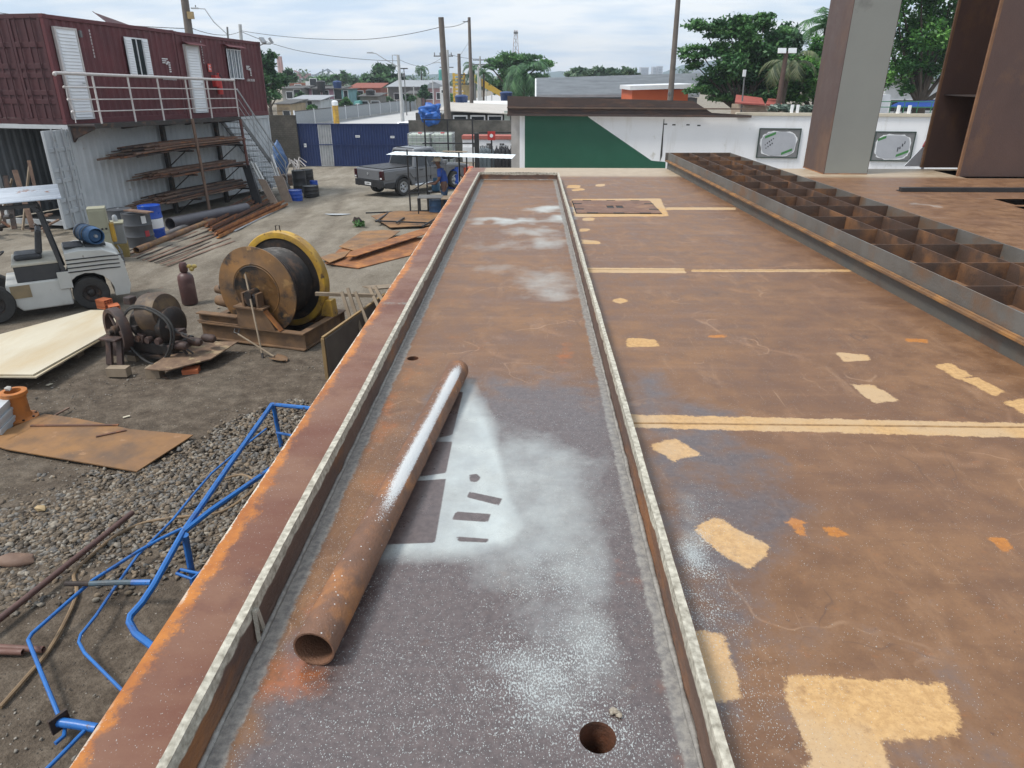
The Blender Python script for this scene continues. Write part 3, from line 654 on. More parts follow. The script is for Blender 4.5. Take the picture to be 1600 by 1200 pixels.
for k in range(2):
    y = hy0+.28+k*.42; mb.bx((hx0-.01, y-.03, .003), (hx0+.11, y+.03, .0115)); mb.bx((hx1-.11, y-.03, .003), (hx1+.01, y+.03, .0115))
for aa, bb in (((hx0-.012, hy0-.012), (hx1+.012, hy0)), ((hx0-.012, hy0), (hx0, hy1)), ((hx1, hy0), (hx1+.012, hy1))): mb.bx(aa+(.003,), bb+(.0035,))
mb.build('hatch_slots', DARK, DT, 0)

# ------------------------------------------------------------------ loose pipe on the deck, half sprayed white
def loose_pipe():
    p = G(490, 1015, DK+.063); q = G(716, 577, DK+.063); p.z = q.z = DK+.0635; d = (q-p); Lg = d.length; d.normalize()
    x = Vector((0, 0, 1)); y = d.cross(x); r = .0625; n = 64; m = 260; V = []; S = []
    for i in range(m+1):
        s = i/m
        rr = r+(.0022*math.exp(-((s-.52)*Lg/.006)**2))
        if s > .985: rr *= 1-.06*((s-.985)/.015)**2
        for j in range(n):
            a = 2*math.pi*j/n; V.append(p+d*(s*Lg)+(x*math.cos(a)+y*math.sin(a))*rr)
            # angle towards the right hand side (camera right) is -y: d x up = y points right
            dev = math.degrees(a) if a < math.pi else math.degrees(a)-360
            c = math.exp(-((dev-24)/28)**2)*1.2
            if dev > 48: c = 0.02        # shielded lower side
            al = min(1, max(0, (s-.24)/.14))*min(1, max(0, (1.0-s)/.10))
            br = .5+.5*math.cos((s-.5)*16)
            S.append(c*al*(.8+.2*br)+.12*max(0, 1-s*1.6)*max(0, math.cos(a)))
    F = [(i*n+j, (i+1)*n+j, (i+1)*n+(j+1) % n, i*n+(j+1) % n) for i in range(m) for j in range(n)]
    k = len(V)
    for s in (0, .14, 1.0, .9):                            # bore at each end
        for j in range(n):
            a = 2*math.pi*j/n; V.append(p+d*(s*Lg)+(x*math.cos(a)+y*math.sin(a))*(r-.0055)); S.append(0)
    for j in range(n):
        j2 = (j+1) % n
        F += [(j2, k+j2, k+j, j), (k+j2, k+n+j2, k+n+j, k+j), (m*n+j, k+2*n+j, k+2*n+j2, m*n+j2), (k+2*n+j, k+3*n+j, k+3*n+j2, k+2*n+j2)]
    c0 = Vector((p.x, p.y, DK)); V = [v-c0 for v in V]
    F += []
    me = npmesh('loose_pipe', [tuple(v) for v in V], F, {'spray': S})
    me2 = mat('pipe_rust', (.205, .100, .056), (.13, .070, .045), 9, .7, c3=(.33, .14, .05), s3=6, t3=.60, bump=.35, bscale=120, rnd=False)
    mm = me2.copy(); mm.name = 'sprayed_pipe_rust'; t = mm.node_tree; ns = t.nodes; L = t.links; b = ns['Principled BSDF']; old = b.inputs['Base Color'].links[0].from_socket
    at = ns.new('ShaderNodeAttribute'); at.attribute_name = 'spray'; tc = ns.new('ShaderNodeTexCoord')
    n1 = ns.new('ShaderNodeTexNoise'); n1.inputs['Scale'].default_value = 260; n1.inputs['Detail'].default_value = 3; L.new(tc.outputs['Object'], n1.inputs['Vector'])
    vo = ns.new('ShaderNodeTexVoronoi'); vo.inputs['Scale'].default_value = 110; L.new(tc.outputs['Object'], vo.inputs['Vector']); sc = ns.new('ShaderNodeSeparateColor'); L.new(vo.outputs['Color'], sc.inputs[0])
    def ma(op, a, c, e=None):
        q = ns.new('ShaderNodeMath'); q.operation = op
        for i, v in enumerate((a, c, e)):
            if v is None: continue
            if isinstance(v, (int, float)): q.inputs[i].default_value = v
            else: L.new(v, q.inputs[i])
        return q.outputs[0]
    def mr(v, a, c, e=0, g=1):
        q = ns.new('ShaderNodeMapRange'); q.interpolation_type = 'SMOOTHSTEP'
        for i, z in enumerate((a, c, e, g)): q.inputs[i+1].default_value = z
        L.new(v, q.inputs[0]); return q.outputs[0]
    f = mr(ma('ADD', at.outputs['Fac'], ma('MULTIPLY', ma('SUBTRACT', n1.outputs['Fac'], .5), 1.7)), .34, .80)
    sk = ma('MULTIPLY', ma('GREATER_THAN', ma('ADD', sc.outputs[0], ma('MULTIPLY', at.outputs['Fac'], .8)), 1.0), mr(vo.outputs['Distance'], .2, .34, 1, 0))
    f = ma('MULTIPLY', ma('MAXIMUM', f, sk), .82)
    mx = ns.new('ShaderNodeMix'); mx.data_type = 'RGBA'; L.new(f, mx.inputs[0]); L.new(old, mx.inputs[6]); mx.inputs[7].default_value = (.66, .69, .69, 1); L.new(mx.outputs[2], b.inputs['Base Color'])
    o = link('loose_pipe', me, mm, None, 50); o.location = c0
    tag(o, 'rusty steel pipe lying in the deck channel, its right side sprayed with white paint', 'pipe')
loose_pipe()
# little lump of weld scrap by the drain
mb = MB(); c = G(962, 1117, DK); mb.ico((c.x-.008, c.y+.006, DK+.008), .010, 2, .25, (1, 1.3, .8)); mb.ico((c.x+.008, c.y-.004, DK+.007), .009, 2, .3, (1.1, 1, .8)); mb.ico((c.x+.001, c.y+.001, DK+.010), .008, 2, .3)
solo(mb, 'metal_scrap', mat('scrap_metal', (.42, .38, .30), (.18, .13, .09), 60, .6, bump=.3), 'tiny pale lump of scrap metal on the deck beside the near drain hole', 'scrap')

# ------------------------------------------------------------------ egg-crate panel on the deck
gf = Fr((3.0, 3.93), (-.4, 9.9), DK)
x0, x1 = -2.4, 9.75; Wd = 1.15
T = thing('lattice_panel', 'long steel lattice panel of open square cells lying on the deck', 'lattice panel', (3.0, 3.93, DK), gf.rz)
PG = mat('panel_grey', (.155, .15, .138), (.10, .09, .078), 2.2, .5, c3=(.16, .095, .055), s3=2, t3=.60, c4=(.25, .11, .04), s4=7, t4=.70)
PB = mat('panel_brown', (.105, .058, .038), (.06, .04, .03), 4, .65, c3=(.22, .105, .045), s3=3, t3=.58)
PF = mat('panel_flange_rust', (.23, .12, .05), (.14, .08, .045), 5, .8, c3=(.33, .16, .05), s3=4, t3=.58)
for y, sg in ((0, 1), (-Wd, -1)):
    mb = MB().bx((x0, y-.006, .155), (x1, y+.006, .29)); mb.build('edge_plate', PG, T, 0, .001)
    mb = MB().bx((x0, y-.03, .135), (x1, y+.055 if sg > 0 else y+.03, .154)); mb.tube([(x, y+.02*sg, .157) for x in np.arange(x0, x1, .08)], [.009*(1+.3*mnoise.noise((x*9, 0, 0))) for x in np.arange(x0, x1, .08)], 6); mb.build('flange', PF, T, 40, .001)
    mb = MB().bx((x0, y-.006, 0), (x1, y+.006, .134)); mb.build('web', mat('panel_web', (.085, .09, .085), (.12, .105, .085), 2, .55, c3=(.10, .06, .04), t3=.6), T, 0)
for y in (-.385, -.77):
    MB().bx((x0, y-.004, .15), (x1, y+.004, .289)).build('inner_plate', PB, T, 0)
xx = x1-.05; 
while xx > x0:
    MB().bx((xx-.004, -Wd+.007, .15), (xx+.004, -.007, .287)).build('cross_plate', PB, T, 0); xx -= .64
MB().bx((x1, -Wd-.03, .135), (x1+.01, .055, .288)).build('end_plate', PG, T, 0)

# ------------------------------------------------------------------ column, H column, bar on the right of the deck
a = G(1258, 262, DK); b_ = G(1288, 272, DK); c = G(1352, 272, DK)
T = thing('box_column', 'tall box steel column with pale grey front and rusty brown side standing on deck', 'steel column', (5.27, 12.96, DK))
hh = 6.0
CG = mat('grey_primer', (.27, .275, .245), (.245, .25, .225), 1.2, .55, bump=.03, c4=(.2, .2, .18), s4=2, t4=.68)
CBW = mat('column_brown', (.115, .075, .064), (.08, .05, .043), 1.5, .55, stretch=(1, 1, .4), c3=(.15, .085, .055), s3=1.5, t3=.6)
MB().bx((0, -.012, 0), (.75, 0, hh)).build('front_plate', CG, T, 0)
MB().bx((-.012, -.012, .0), (-.0005, 1.0, hh)).build('side_plate', CBW, T, 0)
mb = MB().bx((.751, .0, 0), (.763, 1.0, hh)); mb.bx((0, 1.001, 0), (.75, 1.012, hh)); mb.build('rear_plates', CBW, T, 0)
mb = MB(); mb.tube([(-.02, -.012+i*.05, .004) for i in range(21)], .008, 6); mb.tube([(-.0+i*.05, -.02, .004) for i in range(16)], .008, 6); mb.build('weld_bead', RUSTO, T)
T = thing('flanged_column', 'wide rusty H column standing upright at the right end of the deck', 'steel column', (7.5, 12.7, DK))
HB = mat('h_column_web', (.060, .040, .034), (.038, .028, .025), .8, .6, stretch=(1, 1, .5), c3=(.085, .05, .035), s3=.8, t3=.62)
HF = mat('h_column_flange', (.120, .068, .052), (.088, .052, .044), 1.2, .5, c3=(.17, .09, .05), s3=1.5, t3=.66, c4=(.25, .11, .03), s4=2.2, t4=.74, stretch=(1, 1, .6))
mb = MB().bx((0, -.02, .0), (3.0, .02, 6.2)); mb.build('flange', HF, T, 0)
mb = MB().bx((-.06, 1.1, .02), (2.4, 1.14, 6.2)); mb.build('flange', HF, T, 0)
mb = MB().bx((1.0, .021, .05), (1.03, 1.099, 6.2)); mb.build('web', HB, T, 0)
mb = MB().bx((.02, .021, 1.28), (.999, 1.099, 1.30)); mb.build('stiffener', HB, T, 0)
mb = MB().bx((-.04, -.021, 0), (-.0005, .021, 6.2)).bx((-.10, 1.098, .02), (-.0605, 1.142, 6.2)); mb.build('flange_edge', mat('edge_rust', (.27, .14, .07), (.17, .085, .045), 3, .75), T, 0)
a = G(1408, 300, DK); mb = MB().bx((a.x, a.y, DK+.002), (11.5, a.y+.09, DK+.062)).bx((a.x, a.y+.09, DK+.002), (11.5, a.y+.16, DK+.012))
solo(mb, 'black_bar', BLACK, 'long black flat steel bar laid across the deck in front of the columns', 'steel bar', bevel=.002)
T = thing('site_board', 'small white board with red top standing behind the H column', 'board', (7.50, 14.6, 1.6))
mb = MB().prism([(.0, 0, 1.05), (.55, 0, 1.05), (.55, 0, 1.42), (.28, 0, 1.42)], (0, .03, 0)).bx((.35, 0, 0), (.40, .03, 1.05)); mb.build('panel', WHITEP, T, 0)
MB().prism([(.28, -.012, 1.42), (.60, -.012, 1.42), (.60, -.012, 1.56), (.33, -.012, 1.56)], (0, .05, 0)).build('red_top', REDP, T, 0)
# ================================================================== CONTAINERS on the left
TILT = .0228
cf = Fr((-13.6, 21.25), (2.1, 11.0))
def CP(px, py, off=0):
    p = cf.P(px, py, off); p.z += TILT*p.x; return p         # local x along the face, z from the yard at the near corner
CZ = 3.0                                                      # floor of the upper boxes
CA = (-13.6, 21.25, 0)
def cthing(name, label, cat, group=None): return thing(name, label, cat, CA, cf.rz, group, ry=TILT)
def marks(mb, x, z, w, h, rows, cols, seed):
    """unreadable small stencilled figures"""
    r = random.Random(seed); cw = w/cols; ch = h/rows
    for i in range(rows):
        for j in range(cols):
            ax, az = x+j*cw, z-i*ch
            for k in range(2): 
                if r.random() < .85: mb.bx((ax+k*cw*.42, -.004, az-ch*.78), (ax+k*cw*.42+cw*.2, .0, az))
            for k in range(3):
                if r.random() < .6: mb.bx((ax, -.0035, az-ch*.78+k*ch*.32), (ax+cw*.6, .0, az-ch*.78+k*ch*.32+ch*.13))
def louvre(mb, x0, x1, z0, z1, n, y0=-.05):
    for i in range(n):
        z = z0+(z1-z0)*i/n; h = (z1-z0)/n
        mb.add([(x0, y0, z), (x1, y0, z), (x1, y0-.022, z+.12*h), (x0, y0-.022, z+.12*h), (x1, y0, z+h), (x0, y0, z+h)], [(0, 1, 2, 3), (3, 2, 4, 5)])
def container(x0, x1, z0, z1, m, name, label, group, near_end=True, open_end=False, paint=None, W=2.44):
    T = cthing(name, label, 'shipping container', group)
    md = paint or m
    b = corr(x0+.12, x1-.12, z0+.16, z1-.12, .02); b.build('side_wall', m, T, 0)
    b = corr(-W+.1, -.1, z0+.16, z1-.12, 0); 
    for (nm, xx, sg) in (('end_wall', x1-.02, 1),):
        e = MB(); n = 9; p = (W-.2)/n; ys = []
        for i in range(n): a = .1+i*p; ys += [(a, 0), (a+.25*p, 0), (a+.42*p, .036), (a+.83*p, .036)]
        ys.append((W-.1, 0)); k = len(ys)
        e.add([(xx-d, y, z0+.16) for y, d in ys]+[(xx-d, y, z1-.12) for y, d in ys], [(i, i+1, k+i+1, k+i) for i in range(k-1)]); e.build(nm, m, T, 0)
    MB().bx((x0+.12, .0, z0), (x1-.12, .10, z0+.159)).build('rail', m, T, 0, .006); MB().bx((x0+.12, .0, z1-.119), (x1-.12, .09, z1-.01)).build('rail', m, T, 0, .006)
    for xx in (x0, x1-.12):
        for yy in (0, W-.12): MB().bx((xx, yy, z0+.119), (xx+.12, yy+.12, z1-.12)).build('corner_post', m, T, 0, .008)
    for xx in (x0-.008, x1-.13):
        for yy in (-.008, W-.13):
            for zz in (z0-.0, z1-.119): MB().bx((xx, yy, zz), (xx+.14, yy+.14, zz+.118)).build('corner_casting', m, T, 0, .01)
    MB().bx((x0+.14, .09, z1-.05), (x1-.14, W-.02, z1-.02)).build('roof', m, T, 0)
    b = corr(x0+.12, x1-.12, z0+.16, z1-.12, 0); b.v = [Vector((p.x, W-.02-p.y, p.z)) for p in b.v]; b.f = [q[::-1] for q in b.f]; b.build('side_wall', mat('inner_shade_grey', (.17, .18, .19), (.12, .13, .14), 1.2, .7, bump=.05) if open_end else m, T, 0)  # open box: far wall coloured darker, interior shade put into its colour
    MB().bx((x0+.14, .1, z0+.02), (x1-.14, W-.1, z0+.14)).build('floor', DARK, T, 0)
    if near_end and not open_end:
        # door end: two pressed leaves with recessed panels and locking bars
        for y0, y1 in ((.125, W/2-.005), (W/2+.005, W-.125)):
            MB().bx((x0+.02, y0, z0+.165), (x0+.05, y1, z1-.125)).build('end_door', md, T, 0)
            e = MB(); zs = [z0+.165, z0+.62, z0+.86, z0+1.32, z0+1.56, z0+2.12, z1-.125]
            for z in zs[1:-1]: e.bx((x0-.0, y0, z-.07), (x0+.019, y1, z+.07))
            for y in (y0+.0, y1-.09): e.bx((x0-.006, y, z0+.165), (x0+.0195, y+.09, z1-.125))
            e.bx((x0-.002, (y0+y1)/2-.03, z0+.165), (x0+.0192, (y0+y1)/2+.03, z1-.125)); e.build('door_ribs', md, T, 0, .01)
            for y in (y0+.28, y1-.28): MB().tube([(x0-.03, y, z0+.1), (x0-.03, y, z1-.08)], .017, 8).build('locking_bar', md, T)
        [MB().bx((x0+.0, .12, za), (x0+.10, W-.12, zb)).build('end_rail', md, T, 0, .006) for za, zb in ((z0, z0+.16), (z1-.12, z1))]
    else:
        [MB().bx((x0+.0, .12, za), (x0+.10, W-.12, zb)).build('end_rail', m, T, 0, .006) for za, zb in ((z0, z0+.16), (z1-.12, z1))]
    return T
GRPC = 'maroon containers stacked on the white one'
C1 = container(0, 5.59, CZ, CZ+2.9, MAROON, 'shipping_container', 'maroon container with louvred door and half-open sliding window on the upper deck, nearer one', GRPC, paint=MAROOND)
C2 = container(5.63, 11.2, CZ, CZ+2.88, MAROON, 'shipping_container', 'maroon container with hooded white door and barred window above the stairs', GRPC, near_end=False)
C0 = container(.0, 11.2, 0.02, CZ-.01, CWHITE, 'shipping_container', 'white corrugated container with open doors carrying the maroon ones', None, open_end=True, W=3.1)
# --- white louvred doors
def door(T, x0, x1, z0, z1, n, hood):
    D_ = MB().bx((x0, -.045, z0), (x1, -.002, z1)).build('door', ALU, T, 0)
    L = MB(); louvre(L, x0+.05, x1-.05, z0+.05, z1-.05, n, -.046); L.build('slats', ALU, D_, 0)
    fr = MB().bx((x0-.05, -.06, z0), (x0-.001, .03, z1+.05)).bx((x1+.001, -.06, z0), (x1+.05, .03, z1+.05)).bx((x0, -.06, z1+.001), (x1, .03, z1+.05)); fr.build('door_frame', PIPEW, D_, 0)
    MB().tube([(x1-.1, -.05, z0+1.0), (x1-.1, -.1, z0+1.0), (x1-.2, -.1, z0+1.0)], .012, 6).build('handle', SILVER, D_)
    if hood: MB().prism([(x0-.12, -.002, z1+.16), (x0-.12, -.30, z1+.04), (x0-.12, -.30, z1+.025), (x0-.12, -.002, z1+.14)], (x1-x0+.3, 0, 0)).build('door_hood', MAROON, D_, 0)
door(C1, .30, 1.03, 3.13, 5.55, 26, False)
door(C2, 6.06, 6.78, 3.19, 5.44, 24, True)
MB().bx((1.18, -.07, 5.38), (1.26, -.0, 5.56)).build('wall_light', GREYP, C1, 0, .01)
# --- window 1: white louvre leaves slid apart
Wn = MB().bx((2.98, -.05, 4.40), (4.06, -.035, 5.52)).build('window', GLASS, C1, 0)
for a, b in ((2.98, 3.30), (3.78, 4.06)):
    L = MB().bx((a, -.075, 4.40), (b, -.052, 5.52)); louvre(L, a+.02, b-.02, 4.44, 5.48, 14, -.076); L.build('shutter', ALU, Wn, 0)
MB().bx((3.50, -.075, 4.40), (3.53, -.05, 5.5)).bx((3.30, -.075, 5.48), (3.78, -.05, 5.52)).bx((3.30, -.075, 4.39), (3.78, -.05, 4.42)).build('window_frame', ALU, Wn, 0)
# --- window 2 with white bars and a small hood
Wn = MB().bx((8.58, -.05, 4.43), (9.52, -.035, 5.46)).build('window', mat('pale_glass', (.16, .19, .22), (.07, .08, .09), 6, .12, bump=0, stretch=(3, 1, 1)), C2, 0)
f = MB()
for x in (8.58, 8.86, 9.08, 9.30, 9.50): f.bx((x-.015, -.07, 4.43), (x+.015, -.0505, 5.46))
f.bx((8.57, -.075, 4.40), (9.54, -.05, 4.44)).bx((8.57, -.075, 5.45), (9.54, -.05, 5.48)); f.build('window_frame', ALU, Wn, 0)
for k in range(6): MB().tube([(8.64+k*.15, -.085, 4.43), (8.64+k*.15, -.085, 5.46)], .008, 5).build('window_bar', ALU, Wn)
MB().prism([(8.46, -.002, 5.66), (8.46, -.28, 5.55), (8.46, -.28, 5.535), (8.46, -.002, 5.64)], (1.2, 0, 0)).build('window_hood', MAROON, C2, 0)
# --- stencilled marks
WM = mat('stencil_white', (.66, .64, .63), (.58, .56, .55), 9, .6, bump=0)
def emblem(T, x, z, s, seed):
    b = MB()
    b.bx((x, -.006, z-.04*s), (x+.30*s, 0, z)).bx((x, -.006, z-.10*s), (x+.22*s, 0, z-.065*s)).bx((x, -.006, z-.16*s), (x+.16*s, 0, z-.125*s))
    b.prism([(x+.16*s, -.006, z-.17*s), (x+.30*s, -.006, z-.08*s), (x+.36*s, -.006, z-.11*s), (x+.22*s, -.006, z-.21*s)], (0, .005, 0))
    for k in range(5): b.bx((x+.30*s, -.006, z-.16*s-k*.07*s), (x+.40*s, 0, z-.115*s-k*.07*s))
    marks(b, x-.1*s, z-.58*s, .74*s, .14*s, 1, 7, seed); b.build('stencil_marks', WM, T, 0)
emblem(C1, 4.72, 4.98, 1.0, 1); emblem(C2, 9.90, 4.92, .85, 2)
b = MB()
for k in range(9): marks(b, 1.62, 5.62-k*.088, .06, .08, 1, 1, k+10)
b.build('stencil_marks', WM, C1, 0)
b = MB()
for k in range(9): marks(b, 7.06, 5.66-k*.088, .05, .075, 1, 1, k+30)
b.build('stencil_marks', WM, C2, 0)
# things fixed on or beside the upper wall
T = cthing('fire_sign', 'small red fire point sign on the maroon wall above the extinguisher', 'sign')
MB().bx((7.27, -.02, 4.62), (7.47, -.006, 4.90)).build('plate', mat('sign_red', (.70, .10, .07), (.6, .08, .06), 4, .5, bump=0), T, 0)
b = MB(); b.bx((7.32, -.025, 4.80), (7.42, -.0201, 4.85)).bx((7.31, -.025, 4.68), (7.36, -.0201, 4.77)).bx((7.39, -.025, 4.68), (7.43, -.0201, 4.74)); b.build('pictogram', WM, T, 0)
T = cthing('fire_extinguisher', 'red fire extinguisher and red box hung on the maroon wall by the stairs', 'fire extinguisher')
MB().lathe([(.0, 3.62), (.10, 3.63), (.105, 3.68), (.105, 4.12), (.09, 4.2), (.03, 4.26), (.03, 4.33), (.05, 4.34), (.05, 4.38), (0, 4.39)], 16, Matrix.Translation((7.62, -.16, .2))).build('cylinder', REDP, T)
MB().bx((7.38, -.20, 4.10), (7.56, -.02, 4.50)).build('case', REDP, T, 0, .01)
MB().tube([(7.62, -.2, 4.56), (7.72, -.24, 4.45), (7.72, -.24, 4.05)], .014, 6).build('hose', BLACK, T)
T = cthing('floodlight', 'pair of grey floodlights on the far roof corner of the maroon container', 'floodlight')
for k, (x, y) in enumerate(((11.1, -.2), (11.5, -.35))):
    M = Matrix.Translation((x, y, 5.93+.02*k)) @ Euler((R(-30), 0, R(35*k))).to_matrix().to_4x4()
    b = MB().box((0, 0, 0), (.32, .09, .24)); b.v = [M @ p for p in b.v]; b.build('lamp', SILVER, T, 0, .01)
b = MB().tube([(11.1, .1, 5.7), (11.15, -.18, 5.8), (11.5, -.33, 5.82)], .02, 6); b.build('bracket', GREYP, T)
p = CP(205, 38, .9); b = MB().prism([(2.95, .4, 5.905), (4.3, .5, 5.905), (4.2, 1.2, 6.0), (3.1, 1.0, 6.25)], (0, 0, .02))
T = cthing('roof_panel', 'loose dark panel tilted on the roof of the nearer maroon container', 'panel'); b.build('sheet', MAROOND, T, 0)
# --- balcony with railing
B = cthing('balcony', 'steel walkway with weathered white pipe railing along the maroon containers', 'balcony')
YB = -.95
MB().bx((-.02, YB, 2.96), (7.5, -.02, 3.01)).build('platform', mat('walkway_dark', (.06, .045, .04), (.04, .03, .028), 3, .7), B, 0)
MB().bx((-.02, YB-.02, 2.9), (7.5, YB-.001, 3.03)).build('edge_beam', GREASE, B, 0)
for x in (.05, 2.1, 3.9, 5.3, 6.4, 7.4): MB().prism([(x, -.04, 2.955), (x, YB+.05, 2.955), (x, YB+.05, 2.91), (x, -.16, 2.62), (x, -.04, 2.50)] if x < .1 else [(x, -.04, 2.955), (x, YB+.05, 2.955), (x, YB+.05, 2.90), (x, -.10, 2.80), (x, -.04, 2.80)], (.08, 0, 0)).build('bracket', RUSTD, B, 0)
posts = [CP(a, 186, YB).x for a in (156, 210, 255, 298, 331, 373)]
zt = 4.33
for x in posts: MB().tube([(x, YB+.02, 3.01), (x, YB+.02, zt)], .028, 8).build('post', PIPEW, B)
xl = CP(82, 118, YB).x
MB().tube([(xl, YB+.02, zt+.03), (posts[-1]+.02, YB+.02, zt)], .042, 10).build('top_rail', PIPEW, B)
for k, dz in enumerate((.32, .64, .96)): MB().tube([(xl+.2+.05*k, YB+.02, zt-dz), (posts[-1], YB+.02, zt-dz)], .016, 6).build('mid_rail', PIPEW, B)
for k in range(4): MB().ico((xl+(.0 if k == 0 else .18+.05*k), YB+.02, zt-.32*k), .065 if k == 0 else .045, 1, .1).build('end_fitting', PIPEW, B)
MB().tube([(xl+.3, YB+.02, zt-.32), (xl+.25, YB+.01, zt-.6), (xl+.38, YB, zt-.95), (xl+.34, YB, zt-1.25)], .012, 5).build('cord', PIPEW, B)
# --- stairs down at the far end
S = cthing('outside_staircase', 'steel stairs with pipe handrail and white mesh side running down from the walkway', 'staircase')
sx0, sz0 = 7.5, 2.97; sx1, sz1 = 10.6, -.05
for y in (YB, -.08): MB().bar((sx0, y, sz0-.08), (sx1, y, sz1), .04, .16).build('stringer', GREYP, S, 0)
ns_ = 13
for i in range(ns_):
    t = (i+.6)/ns_; x = sx0+(sx1-sx0)*t; z = sz0+(sz1-sz0)*t; MB().bx((x-.14, YB+.03, z-.015), (x+.12, -.11, z+.015)).build('step', SILVER, S, 0)
for dz, r_ in ((1.05, .03), (.7, .014), (.4, .014)): MB().tube([(sx0, YB, sz0+dz), (sx1-.1, YB, sz1+dz+.05)], r_, 8).build('handrail' if dz > 1 else 'mid_rail', SILVER, S)
for t in (.28, .58, .95): MB().tube([(sx0+(sx1-sx0)*t, YB, sz0+(sz1-sz0)*t), (sx0+(sx1-sx0)*t, YB, sz0+(sz1-sz0)*t+1.05)], .02, 6).build('post', SILVER, S)
# white mesh infill panels under the stair
Wm = MB()
for k in range(17): x = 7.62+k*.16; zc = sz0+(sz1-sz0)*(x-sx0)/(sx1-sx0)-.2; Wm.tube([(x, YB-.02, max(.1, zc-1.9)), (x, YB-.02, zc)], .006, 4)
for k in range(14):
    z = .15+k*.19; xe = sx0+(sx1-sx0)*(sz0-z-.2)/(sz0-sz1); xs_ = max(7.6, xe-2.0)
    if xe > xs_: Wm.tube([(xs_, YB-.02, z), (xe, YB-.02, z)], .006, 4)
Wm.build('mesh_panel', ALU, S)
Wp = MB()
for k in range(16):
    t = .10+k*.052; x = sx0+(sx1-sx0)*t+.25; z = sz0+(sz1-sz0)*t+.15
    for j in range(4): Wp.bx((x+.0, -.35-j*.11, z), (x+.03, -.28-j*.11, z+.05))
Wp.build('tread_grip', ALU, S, 0)
# --- storage rack with three tiers of bar stock
RK = cthing('bar_rack', 'dark steel rack of uprights and cantilever arms on the white container wall', 'rack')
for x in (3.95, 7.06): MB().bx((x-.07, -.18, -.3), (x+.07, -.05, 2.93)).build('upright', GREASE, RK, 0)
tiers = [(2.05, .38), (1.25, .38), (.42, .38)]
for x in (3.95, 7.06):
    for z, _ in tiers:
        MB().bar((x, -.18, z-.03), (x, -1.2, z-.03), .07, .07).build('arm', GREASE, RK, 0); MB().bar((x, -.19, z-.55), (x, -.85, z-.07), .03, .03).build('brace', GREASE, RK, 0)
for x, zt_, z0_, m_, lb in ((4.36, 3.05, -.25, RUSTB, 'front_post'), (7.28, 2.95, -.2, mat('red_brown_post', (.14, .05, .035), (.09, .035, .03), 3, .7), 'front_post')):
    MB().tube([(x, YB-.22, z0_), (x-.02, YB-.12, zt_)], .055, 10).build(lb, m_, RK)
rb = random.Random(4)
TN = ('top', 'middle', 'lowest')
for ti, ((z, _), xs_, nb) in enumerate(zip(tiers, ((.55, 7.5), (1.45, 7.55), (1.0, 7.55)), (28, 18, 26))):
    for k in range(nb):
        lay = k//7; y = -.25-(k % 7)*.135+rb.uniform(-.02, .02); xa = xs_[0]+rb.uniform(0, .5)+.22*(k % 7)*(1 if ti != 0 else .55)+.25*lay; xb = xs_[1]-rb.uniform(0, .35); zz = z+.04+lay*.072+rb.uniform(-.005, .01); bend = rb.uniform(-.02, .03)
        sag = lambda x: -.10*max(0, (3.9-x)/3)**1.4-.02*max(0, x-7)
        xs2 = np.linspace(xa, xb, 8); pts = [(x, y+bend*(x-4)*.3, zz+sag(x)) for x in xs2]
        b = MB()
        if rb.random() < .5: b.tube(pts, rb.uniform(.022, .038), 7)
        else:
            hw = rb.uniform(.03, .05); 
            for i in range(7): b.bar(pts[i], pts[i+1], hw*2, .025 if rb.random() < .7 else .05)
        M = MX[B.name]; b.v = [M @ p for p in b.v]
        solo(b, 'steel_bar', rb.choice([RUSTB, RUSTB, RUST, RUSTD]), f'long rusty bar in the bundle on the {TN[ti]} tier of the container rack', 'steel bar', f'bars on the {TN[ti]} rack tier', 0 if False else 40)
# --- open door of the white container and clutter inside
def dl(b): b.v = [Matrix.Translation((-.02, .06, 0)) @ Matrix.Rotation(R(191), 4, 'Z') @ p for p in b.v]; return b
od = dl(MB().bx((0, -.03, .15), (1.12, .02, 2.87))).build('open_door', CWHITE, C0, 0, .004)
b = MB()
for z in (.62, .95, 1.5, 1.8, 2.35): b.bx((.05, .021, z-.06), (1.08, .05, z+.06))
for x in (0, .53, 1.03): b.bx((x, .0205, .15), (x+.09, .052, 2.87))
dl(b).build('door_ribs', CWHITE, od, 0, .01)
for x in (.32, .80):
    dl(MB().tube([(x, .075, .1), (x, .075, 2.92)], .018, 8)).build('locking_bar', SILVER, od)
for z in (.3, 1.1, 1.9, 2.75): dl(MB().bx((-.07, -.035, z-.06), (.09, .058, z+.06))).build('hinge', CWHITE, od, 0, .005)
T = cthing('storage_box', 'beige box with a yellow tool on it inside the open white container', 'box')
MB().bx((.55, .55, .16), (1.3, 1.3, 1.62)).build('carton', mat('beige_carton', (.20, .19, .15), (.15, .14, .115), 2, .7, bump=.03), T, 0, .01)
MB().lathe([(0, 1.62), (.1, 1.63), (.06, 1.75), (.11, 1.85), (.09, 2.0), (0, 2.02)], 10, Matrix.Translation((.7, 1.5, 0))).build('yellow_tool', YELLOW, T)
